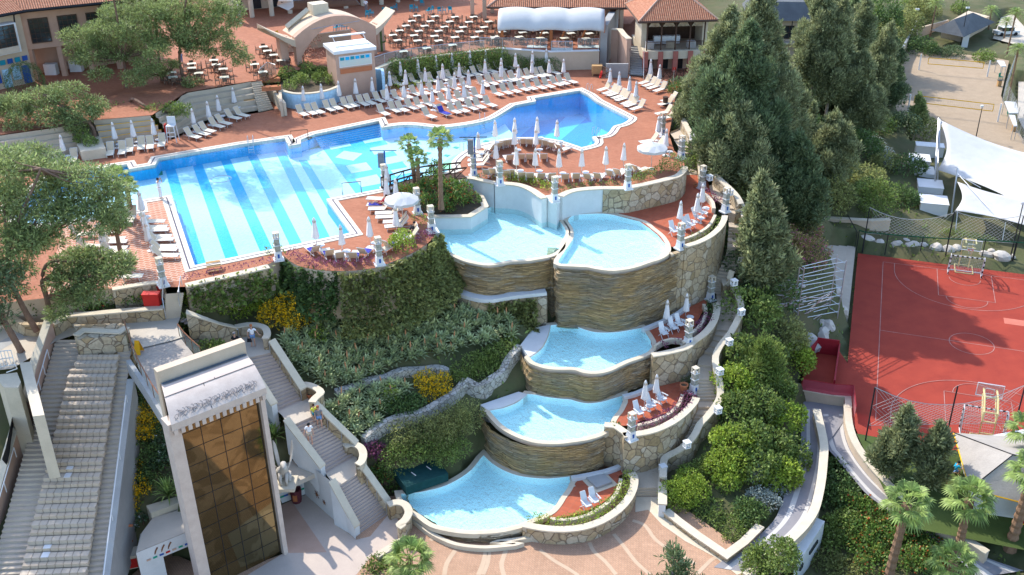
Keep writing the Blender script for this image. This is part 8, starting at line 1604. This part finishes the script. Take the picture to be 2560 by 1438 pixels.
for lb, pts, mt, kw in (('white flowering shrub beside the marble pier', [('m', 1400,340,.8,.9),('m', 1450,450,.8,.9),('m', 1380,500,.7)], 'leafwhite', {}),('white flowering ground cover around the red figure', [('m', 1030,1020,.6,.6),('m', 1180,1000,.6,.6),('m', 1130,1060,.5,.6)], 'leafwhite', {}),('dark shrub mass between theatre and glass screen', [('i', 1200,1040,.9),('m', 1250,440,.9),('m', 1150,600,.9),('m', 1320,620,.9),('m', 1400,220,.9)], 'leafdeep', {}),
  ('white and pink flowering shrub beside the screen', [('j', 190,1020,.6),('j', 200,1140,.6),('j', 270,1250,.7)], 'leafwhite', {}),('bright shrub under the boardwalk railing', [('i', 1780,590,.7,.6),('i', 1850,580,.6,.6)], 'leafbush', {}),('clipped box hedge mound above the dry stone wall', [('j', 1900,830,1.),('j', 2000,760,1.),('j', 2100,720,1.),('j', 2200,660,1.),('j', 2300,600,.9),('j', 2060,850,.9),('j', 2180,780,.8)], 'leafbush', dict(per=480, ln=.17, wd=.06)),
  ('lime shrub standing in the aloe slope', [('j', 680,520,.7,1.2)], 'leaflime', {}),('dark shrub in the lower garden below the aloes', [('j', 1300,1130,.9),('j', 1420,1100,.9),('j', 1380,1180,.8),('j', 1500,1080,.8)], 'leafdeep', {}),('leafy lime sprig above the lower garden', [('j', 1290,1030,.6,1.2)], 'leaflime', {}),
  ('feathery olive shrub below the curved dry stone wall', [('n', 1400,340,1.2,1.2),('n', 1560,290,1.2,1.2),('n', 1720,300,1.3,1.2),('n', 1850,220,1.3,1.3),('n', 1950,160,1.2,1.3)], 'leafivy', dict(wd=.05)),('lime feathered shrub in front of the pump cover', [('n', 1340,560,1.1,1.3),('n', 1450,450,1.2),('n', 1620,400,1.2),('n', 1750,480,1.2),('n', 1850,400,1.1)], 'leafbush', dict(wd=.05)),('purple bougainvillea at the end of the dry stone wall', [('n', 1140,390,.7,.9),('n', 1210,430,.6)], 'leafpurp', {}),
  ('shrub beside the bottom stair parapet', [('n', 1200,560,.6),('n', 1260,640,.6),('n', 1290,740,.5)], 'leafred', {}),('shrub tufts at the bottom edge of the plaza', [('n', 1200,1390,.8,.9),('n', 1300,1430,.8,.9),('n', 1130,1430,.7)], 'leafbush', {}),('red flowering shrubs along the garden path', [('i', 850,240,.6),('i', 950,200,.7),('i', 1070,190,.7),('i', 1180,180,.7),('i', 720,260,.6)], 'leafred', {}),('dark shrubs under the pine trunks', [('i', 60,150,1.2,.7),('i', 200,200,1.2,.7),('i', 330,260,1.1,.7),('i', 520,200,.9)], 'leafdeep', {}),('leafy shrub behind the big shaggy pine', [('e', 120,420,1.2,1.,11.5),('e', 200,760,1.1,1.,11),('e', 640,860,1.,1.,10.5),('e', 700,760,.8,1.,11)], 'leaflime', {}),
  ('bright green juniper low in front of the creeper wall', [('i', 1680,200,.9,.8),('i', 1780,170,.9,.8),('i', 1860,160,.8,.7),('i', 1740,260,.7,.6)], 'leaflime', {}),('bright green juniper along the upper stair parapet', [('i', 1950,310,.7,.7),('i', 2060,300,.8,.7),('i', 2160,270,.8,.7),('i', 2260,240,.8,.7)], 'leaflime', {}),('dark bed shrubs below the pool corner', [('i', 1750,80,1.),('i', 1900,60,1.),('i', 2050,100,1.),('i', 2180,80,1.),('i', 2000,180,.9),('i', 2120,190,.8),('i', 1950,150,.9)], 'leafdeep', {}),
  ('tall leafy shrub against the balcony corner', [('f', 330,1330,1.1,1.5),('f', 260,1290,.9,1.3),('f', 450,1380,1.,1.3)], 'leafbush', {}),('red flowering rose bush under the balcony', [('f', 850,1400,.8,1.2),('f', 780,1440,.7)], 'leafred', {}),('shrubs of the curved blue bed', [('b', 420,680,1.,1.,13.6),('b', 520,720,.9,1.,13.6),('b', 600,650,1.,1.,13.6),('b', 700,700,.9,1.,13.6),('b', 430,760,.7,1.,13.6),('b', 790,710,.7,1.,13.6),('b', 560,610,.8,1.,13.6),('b', 700,640,.7,1.,13.6)], 'leafbush', {}),('leafy shrub in the raised planter under the pine', [('a', 720,1210,.8,1.,12.9),('a', 640,1120,.7,1.,12.9),('a', 780,1240,.6,1.,12.9)], 'leafbush', {}),('ferny tuft in the little bed by the lower totem', [('k', 1150,1280,.45,.8, ZDD)], 'leafbush', dict(ln=.2))):
 bush(lb, pts, mt, **{**dict(per=330, ln=.22, wd=.07), **kw})
def creeper(label, pts_top, depth, mat, out=.35, per=150, bulge=.25):
 path = resample(pts_top, 40); Cs, Ds = [],[]
 nrm = offset(path, 1., False); n = int(per * depth * sum((a - c).length for a, c in zip(path, path[1:])))
 for _ in range(n):
  i = rr.randrange(39); f_ = rr.random(); p = path[i].lerp(path[i + 1], f_); d = (nrm[i] - path[i]); s = -1 if d.y > 0 else 1; d = d * s; h = rr.random() ** .85; q = p + d * (out * rr.random() + bulge * math.sin(i * .7) * .5 + h * h * depth * .5); Cs.append((q.x, q.y, p.z - h * depth + .1)); Ds.append((d.x, d.y, .25))
 t = thing('creeper', label, 'creeper', path[20],0, 'creepers on the deck walls'); b = path[20]; ob('foliage', blades(np.array(Cs) - np.array(tuple(b)), np.array(Ds),.34,.13, mat, 'creeper', .8), t)
creeper('dense olive creeper hanging below the right balcony bed', [Vector((p.x, p.y, ZD - .1)) for p in smooth(P('f', ZD, (860,1295),(1020,1288),(1190,1266),(1260,1240),(1452,1155),(1600,1065),(1690,968)),3)],4.2, 'leafivy'); creeper('dark creeper below the left balcony bed', P('f', ZD - .2,(380,1170),(480,1243),(650,1285),(850,1296)),3.2, 'leafdeep'); creeper('green creeper over the rubble wall below the pool corner', P('e', ZD + .1,(1600,1145),(1800,1095),(2050,1040),(2330,970)),1.9, 'leafbush', per=90); creeper('clipped creeper block beside the ledge stone pier', P('k', 7.0,(60,195),(250,185),(470,165)),2.4, 'leafivy', per=200)
tag(WB().prism(P('k', 7.1,(480,155),(570,160),(580,120),(490,110)),4,7.15).build('stone_pier', 'rubble'), 'rubble pier between creeper block and ledge stone', 'pier')
sheet('palm_planter', P('f', ZD + .03,(1310,590),(1560,555),(1800,532),(1940,545),(2060,650,11.3),(2090,735,11.0),(1965,812,10.95),(1650,818,10.95),(1600,800,11.4),(1480,740)), 'soil', mask=False)
wall('planter_wall', P('f', 11.12,(1640,822),(1820,822),(1965,818),(2100,735),(2060,650),(1950,570)),.4, ZP - .5, 'plaster', 'cream', label='white wall carrying the palm planter above the left infinity pool'); wall('planter_wall', P('f', 0,(1690,966,12.1),(1655,905,11.7),(1640,825,11.1)),.4, ZP - .5, 'plaster', label='white return wall below the palm planter totem')
bush('strelitzia and fern planting under the palms', [('f', 1420,660,.9,.9, ZD),('f', 1560,620,.8,.9, ZD),('f', 1650,570,.9,1.2, ZD),('f', 1780,600,.9,.8, ZD),('f', 1900,620,.9,.8, ZD),('f', 1850,700,.9,.7,11.4),('f', 1700,720,.8,.8,11.6),('f', 1560,720,.8,.8,11.8),('f', 1980,690,.7,.7,11.2),('f', 1680,460,.7,1.2, ZD),('f', 1780,770,.6,.6,11.)], 'leafred', 330,.34,.06); bush('round lime shrub on the balcony bed', [('f', 1400,1090,.95,1.05, ZD + .2)], 'leaflime', 480,.17,.07)
HP = 'planted rows on the pool terraces'
for lb, k, z, pts, w_, h, mt in (('purple plant row on the left balcony bed', 'f', ZD + .1,[(450,1160),(560,1220),(700,1250),(850,1260),(1000,1245),(1130,1220)],.75,.5, 'leafpurp'),('purple plant row on the right balcony bed', 'f', ZD + .1,[(1480,1090),(1550,1030),(1620,980)],.8,.5, 'leafpurp'),('small grass row beside the right balcony totem', 'f', ZD + .1,[(1260,1200),(1400,1150)],.5,.25, 'leafbush'),('grass patch in the cream planter by the open umbrella', 'f', ZD + .2,[(1520,840),(1590,900)],.9,.3, 'leaflime'),('thin purple plant row along the lane pool wall', 'e', ZD + .15,[(1600,1090),(1850,1040),(2100,985),(2330,940)],.45,.4, 'leafpurp'),
   ('low green row left on the island wall', 'x', ZD + .1,[(170,1170),(300,1180),(420,1200)],.7,.35, 'leafbush'),('bright green row on the left island wall', 'x', ZD + .1,[(700,1200),(900,1215),(1100,1250),(1300,1320),(1480,1400)],.95,.6, 'leaflime'),('thin green row in the right island bed', 'g', ZD + .1,[(960,560),(1060,525),(1200,508),(1390,505)],.6,.3, 'leafbush'),('thick hedge above the rubble wall', 'g', ZD + .2,[(1520,480),(1620,445),(1720,400),(1800,375)],.9,.6, 'leafbush'),('bushy end of the hedge by the top stair', 'g', ZD + .2,[(1800,375),(1860,360),(1890,380)],1.5,1.2, 'leafbush'),('grass row in the curved terrace planter', 'g', ZP + .1,[(1940,945),(2040,905),(2130,850),(2190,780)],.8,.25, 'leafbush'),('dark plant strip by the soil planter', 'g', ZP + .2,[(2060,560),(2120,600),(2190,650)],.8,.35, 'leafpurp'),('purple row of the narrow terrace', 'k', ZC + .15,[(1830,460),(1900,390),(1950,330)],.85,.5, 'leafpurp'),('dark green end of the narrow terrace row', 'k', ZC + .15,[(1960,310),(1985,260),(1970,215)],.85,.6, 'leafdeep'),('little purple bed by the front totem', 'k', ZC + .15,[(1540,570),(1620,550),(1690,545)],.7,.4, 'leafpurp'),
   ('long purple row of the second lowest terrace', 'w', ZDD + .15,[(390,1130),(560,1090),(740,1030),(900,940),(1040,830),(1140,720),(1210,610)],.95,.5, 'leafpurp'),('bright green row of the lowest terrace', 'o', ZE + .15,[(470,980),(620,995),(800,990),(960,945),(1100,860),(1190,770),(1250,680),(1270,600)],.85,.55, 'leaflime'),('plant strip in the triangle planter by the terracotta pot', 'k', ZDD + .1,[(1760,870),(1810,850)],.6,.3, 'leafdeep'),('low shrub tufts among the rear loungers', 'b', ZD, [(1330,760),(1480,740),(1620,720)],.8,.6, 'leaflime'),('orange flowering shrubs by the wooden fence', 'y', ZD, [(1990,850),(2120,760),(2200,700)],1.0,1.0, 'leafred'),('green hedge behind the far basketball stand', 'h', .2,[(1700,720),(1850,740),(2000,760),(2120,800)],1.0,.9, 'leafbush')):
 hedge(lb, smooth(P(k, z, *pts),3), w_, h, mt, group=HP, name='plant_row' if 'row' in lb or 'strip' in lb else 'hedge', cat='plants' if 'row' in lb or 'strip' in lb else 'hedge')
hw = [Vector((p.x + .25, p.y - .95, ZD)) for p in P('', ZT, (975,154),(1090,140),(1213,125),(1250,121))]
hedge('tall green hedge slope under the dining terrace', hw, 1.7,2.0, 'leafbush', per=330, ln=.22, wd=.07, group=HP); hedge('upper flowering hedge along the glass balustrade', [p + Vector((0,.35,1.7)) for p in hw],1.0,.9, 'leafred', group=HP)
hedge('dark clipped hedge under the canopy restaurant', [Vector((p.x, p.y - 1., ZD)) for p in P('', ZT, (1255,121),(1310,125),(1383,129))],1.6,1.7, 'leafdeep', group=HP)
b_ = P1('s', 13.6,1040,1050); lb = [];
for x, y, r in ((800,720,.8),(950,640,.9),(1100,700,.9),(1180,580,.7),(1000,820,.9),(1200,820,.8),(900,900,.6),(1150,920,.7)): p = RY(600 + x / 6.2525, y / 6.2525, b_.y + .3); lb.append((p.x, p.y, p.z, r, r, r))
tree('bare twigged plum coloured tree in front of the arched hall', b_, None, lb, 'leafplum', [b_, b_ + Vector((-.3,0,1.2)), b_ + Vector((-.2,.2,3))],150,.2,.06, name='plum_tree', limbs=8, r0=.13, bark='greybark')
t = thing('cactus', 'tall green column cactus at the right wing of the arched hall', 'cactus', P1('s', ZT, 2215,800)); MB().tube([(0,0,0),(0,0,2.4)],.16,8).tube([(.1,0,1.0),(.5,0,1.1),(.5,0,1.8)],.09,7).build('stem', 'leafdeep', t)
def fan_mesh(n, R, mat, name, droop=.6):
 C_, D_, W_ = [],[],[]; V, Fc = [],[]
 for i in range(n):
  a = i * 2.399; e = 1.25 - 1.75 * (i / n) + rng.uniform(-.1,.1); d = Vector((math.cos(a) * math.cos(e), math.sin(a) * math.cos(e), math.sin(e))); s = Vector((-math.sin(a), math.cos(a),0)); u = d.cross(s); pl0_ = d * R * .55; b = len(V); V += [s * .03,-s * .03, pl0_ - s * .02, pl0_ + s * .02]; Fc.append((b, b + 1, b + 2, b + 3))
  for j in range(15):
   g = (j - 7) / 7 * 1.75; dd = d * math.cos(g) + s * math.sin(g); L = R * .52 * (1 - .25 * abs(g) / 1.75); mid = pl0_ + dd * L * .6 - u * .05; tip = pl0_ + dd * L + Vector((0,0,-droop * L * (.4 + .4 * rng.random()))); nn_ = dd.cross(u) * R * .035; b = len(V); V += [pl0_, mid + nn_, tip, mid - nn_]; Fc.append((b, b + 1, b + 2, b + 3))
 me = bpy.data.meshes.new(name); me.from_pydata([tuple(v) for v in V],[], Fc); me.materials.append(m[mat]); me.update(); return me
def feather_mesh(n, R, mat, name):
 V, Fc = [],[]
 for i in range(n):
  a = i * 2.399; e = 1.3 - 1.5 * i / n; pt = lambda t_: Vector((math.cos(a) * math.cos(e) * t_ * R, math.sin(a) * math.cos(e) * t_ * R, math.sin(e) * t_ * R - .55 * R * t_ * t_)); s = Vector((-math.sin(a), math.cos(a),0))
  for j in range(16):
   t_ = .15 + .85 * j / 16; p = pt(t_); d = (pt(t_ + .05) - p).normalized()
   for sg in (1,-1): L = R * .26 * math.sin(math.pi * (.12 + .8 * t_)); tip = p + (d * .7 + s * sg * .8 + Vector((0,0,-.25))) * L; b = len(V); V += [p, p + d * .07, tip]; Fc.append((b, b + 1, b + 2))
 me = bpy.data.meshes.new(name); me.from_pydata([tuple(v) for v in V],[], Fc); me.materials.append(m[mat]); me.update(); return me
FAN = [fan_mesh(26,1.5, 'leafpalm', 'fan_fronds'), fan_mesh(22,1.5, 'leafpalm', 'fan_fronds')]; FEA = feather_mesh(34,2.4, 'leafpalm', 'feather_fronds')
def palm(label, k, bx, by, z, tx, ty, s=1., kind=0, r=.2, lean=0):
 base = P1(k, z, bx, by) if z is not None else G(bx, by, k); h = up_to(k, base, tx, ty); ox, oy, q = FR[k]; tp = RY(ox + tx / q, oy + ty / q, base.y + lean) - base
 t = thing('palm_tree', label, 'palm tree', base, 0, 'palm trees'); c = ob('fronds', FAN[kind % 2] if kind < 2 else FEA, t, tp); c.scale = (s,) * 3; c.rotation_euler = (0,0, bx); ring = [r * (1.35 if i == 0 else 1 + (.16 if i % 2 else -.05)) * (1 - .25 * i / 22) * (1.35 if i > 18 else 1) for i in range(23)]
 pts = [Vector((tp.x * e ** 1.4, tp.y * e, tp.z * e)) for e in np.linspace(0,1,23)]; pts[0].z -= .3; MB().tube(pts, ring, 8).build('trunk', 'palmbark', t)
palm('tall fan palm with a single trunk in the pool planter', 'f', 1722,735, ZD, 1712,165,.85); palm('fan palm left of the tallest one in the pool planter', 'f', 1500,560, ZD, 1445,205,.75,1); palm('shorter leaning fan palm in the pool planter', 'f', 1530,600, ZD, 1520,330,.72)
palm('large fan palm with thick trunk at the lower right', 'p', 1230,1500,-2.3,1400,830,1.15,1,.3); palm('fan palm in front of the tool hut', 'p', 1830,1230,-1.6,1930,790,1.2,0,.28); palm('fan palm at the very bottom right', 'p', 1700,1720,-2.3,1790,1330,1.1,1,.28); palm('palm trunk leaning at the right edge by the hut', 'p', 2280,1190,-1.2,2480,560,1.2,0,.34); palm('fan palm frond at the right frame edge below the court', 'p', 2500,700,-.6,2440,190,1.1,1)
palm('low fan palm at the bottom edge of the plaza', 'n', 1440,1560, ZL, 1450,1300,1.1,0); palm('palm behind the big shaggy pine at the pool edge', 'e', 1020,620, ZD, 1000,230,.9,1); palm('small fan palm crown by the left shallow pool', 'e', 1130,560, ZD, 1090,300,.7)
for bx, by, tx, ty, lb in ((2090,265,2120,85, 'date palm behind the slate roofed hut'),(2245,490,2330,110, 'tall date palm by the far road'),(2225,330,2250,190, 'short date palm near the white car'),(2260,850,2350,420, 'date palm beside the wire fence'),(1590,330,1650,20, 'thin tall palm at the boundary wall')): palm(lb, 'd', bx, by, .0, tx, ty, .8,2,.14)
C_ = []
for _ in range(16000):
 x, y = rr.uniform(-32,44), rr.uniform(44,130); z = gz(x, y)
 if z > -3.5: C_.append((x, y, z + .03))
C_ = np.array(C_); D_ = np.tile(np.array([0,0,.6]),(len(C_),1)); tag(ob('ground_cover', blades(C_, D_, .36,.11, 'leafbush', 'ground_cover', 1.)), 'low weedy ground cover over the hillside', 'ground cover', kind='stuff')
# --- people
def person(label, loc, rz, J, shirt, shorts, hair='hair', skirt=False, long_=False, s=1.):
 """one skinned body from joints J (overrides of a relaxed standing pose, facing -y), hair and clothing as children"""
 q = dict(pel=(0,0,.95), chest=(0,.01,1.24), neck=(0,0,1.47), jaw=(0,-.015,1.55), head=(0,-.01,1.66), shL=(.17,0,1.41), elL=(.25,.02,1.14), wrL=(.25,-.08,.91), haL=(.25,-.1,.83), shR=(-.17,0,1.41), elR=(-.25,.02,1.14), wrR=(-.25,-.08,.91), haR=(-.25,-.1,.83), hiL=(.1,0,.9), knL=(.11,-.03,.5), anL=(.11,.02,.08), toL=(.12,-.14,.04), hiR=(-.1,0,.9), knR=(-.11,-.03,.5), anR=(-.11,.02,.08), toR=(-.12,-.14,.04)); q.update(J); q = {k: Vector(v) for k, v in q.items()}
 R = dict(pel=.13, chest=.14, neck=.055, jaw=.07, head=.098, sh=.062, el=.043, wr=.03, ha=.036, hi=.09, kn=.058, an=.042, to=.035)
 E_ = [('pel', 'chest'),('chest', 'neck'),('neck', 'jaw'),('jaw', 'head')] + [(a + s_, b + s_) for s_ in 'LR' for a, b in (('sh', 'el'),('el', 'wr'),('wr', 'ha'),('hi', 'kn'),('kn', 'an'),('an', 'to'))] + [('chest', 'shL'),('chest', 'shR'),('pel', 'hiL'),('pel', 'hiR')]
 t = thing('person', label, 'person', loc, rz, 'people'); t.scale = (s,) * 3
 def skin(name, ks, es, grow, mat, fingers=False):
  ks = list(ks); vs = [q[k] for k in ks]; rad = [R.get(k, R.get(k[:2],.05)) * grow for k in ks]; ed = [(ks.index(a), ks.index(b)) for a, b in es]
  if fingers:
   for s_ in 'LR':
    d = (q['ha' + s_] - q['wr' + s_]).normalized(); sd = d.cross(Vector((0,1,.3))).normalized()
    for i in range(5):
     ln_ = (.06,.085,.095,.088,.07)[i]; o_ = sd * (.03 * (i - 2)) + d * (.0 if i == 0 else .03); a = len(vs); vs += [q['ha' + s_] + o_ + d * .02, q['ha' + s_] + o_ + d * (ln_ * .6) + sd * (-.02 if i == 0 else 0), q['ha' + s_] + o_ + d * ln_ + Vector((0,-.015,0))]; rad += [.010,.009,.008]; ed += [(ks.index('ha' + s_), a),(a, a + 1),(a + 1, a + 2)]
  me = bpy.data.meshes.new(name); me.from_pydata([tuple(v) for v in vs], ed, []); o = ob(name, me, t); o.modifiers.new('skin', 'SKIN'); 
  for i, r_ in enumerate(rad): me.skin_vertices[0].data[i].radius = (r_, r_ * (.8 if ks[min(i, len(ks) - 1)] in ('pel', 'chest') and i < len(ks) else 1))
  me.skin_vertices[0].data[0].use_root = True; me.materials.append(m[mat]); o.modifiers.new('sub', 'SUBSURF').levels = 1; return o
 skin('body', q, E_, 1, 'skin', True)
 q['mL'], q['mR'] = (q['shL'].lerp(q['elL'],.75 if not long_ else 1)),(q['shR'].lerp(q['elR'],.75 if not long_ else 1)); R['m'] = R['mL'] = R['mR'] = .062; q['base'] = q['neck'].lerp(q['chest'],.25); R['base'] = .085
 skin('shirt', ('pel', 'chest', 'base', 'shL', 'mL', 'shR', 'mR'),(('pel', 'chest'),('chest', 'base'),('chest', 'shL'),('chest', 'shR'),('shL', 'mL'),('shR', 'mR')),1.16, shirt)
 q['kL'], q['kR'] = q['hiL'].lerp(q['knL'],1 if long_ else .65), q['hiR'].lerp(q['knR'],1 if long_ else .65); R['kL'] = R['kR'] = .075; ks, es = ['pel', 'hiL', 'kL', 'hiR', 'kR'],[('pel', 'hiL'),('hiL', 'kL'),('pel', 'hiR'),('hiR', 'kR')]
 if long_: ks += ['anL', 'anR']; es += [('kL', 'anL'),('kR', 'anR')]; R['an'] = .055
 skin('trousers' if long_ else 'shorts', ks, es, 1.14, shorts)
 h = q['head']; MB().lathe([(.03,-.06),(.098,-.03),(.112,.03),(.09,.09),(.03,.118)], h + Vector((0,.022,.01)),10).build('hair', hair, t, True); MB().lathe([(.004,-.02),(.016,-.012),(.01,.02)], h + Vector((0,-.104,-.03)),6).build('nose', 'skin', t)
 for sx in (-.036,.036): MB().lathe([(.004,-.012),(.013,0),(.004,.012)], h + Vector((sx, -.094,.0)),6).build('eye', 'kcloth', t)
 return t
WK = dict(knL=(.11,-.2,.55), anL=(.11,-.16,.14), toL=(.12,-.32,.12), knR=(-.11,.02,.5), anR=(-.11,.12,.1))
person('man in white trousers and shirt photographing from the tip of the worn paving', P1('e', ZD + .06,1378,398),2.6, dict(elL=(.3,-.12,1.35), wrL=(.12,-.26,1.55), haL=(.06,-.25,1.62), elR=(-.3,-.12,1.35), wrR=(-.12,-.26,1.55), haR=(-.06,-.25,1.62)), 'wcloth', 'wcloth', 'kcloth', long_=True, s=1.04)
person('woman in printed white T-shirt and blue shorts at the upper stair landing', P1('q', 7.7,1780,455),.15, dict(elR=(-.3,.0,1.12), wrR=(-.3,-.04,.88), elL=(.34,0,1.2), wrL=(.46,-.08,1.0), haL=(.52,-.1,.95)), 'wcloth', 'bcloth', 'owood')
person('grey haired man in black T-shirt behind the stone roof parapet', P1('q', 7.75,1560,560),.1, {}, 'kcloth', 'gcloth', 'gcloth')
f2 = lambda e, s_: S2[0][0].lerp(S2[0][1], s_).lerp(S2[1][0].lerp(S2[1][1], s_),(int(e * 16) + .45) / 16) + Vector((0,0,.0 - 2.84 / 16 * .55))
person('child in yellow shirt and turquoise shorts by the stair handrail', f2(.1,.86),.5, WK, 'ycloth', 'teal', 'hair', s=.82); person('woman in grey top and denim shorts walking down the middle flight', f2(.24,.84),.4, WK, 'gcloth', 'bcloth', 'owood'); person('man in white T-shirt and pale grey shorts stepping down the middle flight', f2(.40,.22),.3, dict(WK, jaw=(0,-.07,1.53), head=(0,-.11,1.62), elR=(-.3,-.03,1.15), wrR=(-.36,-.14,.95), haR=(-.38,-.17,.88)), 'wcloth', 'slab', 'kcloth')
LY = dict(pel=(0,.12,.47), chest=(0,.42,.72), neck=(0,.56,.92), jaw=(0,.56,1.0), head=(0,.58,1.1), shL=(.17,.52,.86), elL=(.26,.3,.62), wrL=(.2,.05,.55), haL=(.18,-.03,.54), shR=(-.17,.52,.86), elR=(-.26,.3,.62), wrR=(-.2,.05,.55), haR=(-.18,-.03,.54), hiL=(.1,.08,.47), knL=(.12,-.3,.72), anL=(.12,-.6,.46), toL=(.12,-.72,.46), hiR=(-.1,.08,.47), knR=(-.12,-.36,.5), anR=(-.12,-.78,.45), toR=(-.12,-.9,.5))
person('sunbather in pink on the blue towel under the closed umbrellas', sA[1].location, sA[1].rotation_euler.z, LY, 'darkred', 'darkred', 'hair'); person('sunbather in black reclining below the palm planter', sB[7].location, sB[7].rotation_euler.z, LY, 'kcloth', 'kcloth', 'kcloth')
person('person in light blue shirt crouching beside the tool hut', P1('p', -.4,1800,580),1.8, dict(pel=(0,.1,.45), chest=(0,-.02,.72), neck=(0,-.1,.92), jaw=(0,-.14,.98), head=(0,-.17,1.07), shL=(.17,-.08,.87), elL=(.22,-.25,.65), wrL=(.15,-.42,.55), haL=(.12,-.5,.52), shR=(-.17,-.08,.87), elR=(-.22,-.25,.65), wrR=(-.15,-.42,.55), haR=(-.12,-.5,.52), hiL=(.1,.06,.42), knL=(.16,-.3,.46), anL=(.14,.02,.08), hiR=(-.1,.06,.42), knR=(-.16,-.3,.46), anR=(-.14,.02,.08)), 'poolsky', 'bcloth', 'kcloth')
person('waiter in grey shirt between the shaded pale columns', P1('s', ZT, 1975,185),0, {}, 'wcloth', 'gcloth', long_=True); person('guest in a dark shirt under the pines beside the tables', P1('a', ZT, 1555,540),1, {}, 'kcloth', 'bcloth', long_=True)
bg_ = thing('handbag', 'black handbag hanging from the hand of the woman on the landing', 'handbag', P1('q', 7.7,1735,470) + Vector((0,0,.45))); MB().add([(-.17,-.06,0),(.17,-.06,0),(.17,.06,0),(-.17,.06,0),(-.13,-.04,.25),(.13,-.04,.25),(.13,.04,.25),(-.13,.04,.25)],[(0,3,2,1),(4,5,6,7),(0,1,5,4),(1,2,6,5),(2,3,7,6),(3,0,4,7)]).build('bag', 'kcloth', bg_); MB().tube([(-.1,0,.25),(-.06,0,.42),(.06,0,.42),(.1,0,.25)],.012,5).build('strap', 'kcloth', bg_)
bpy.context.view_layer.update()
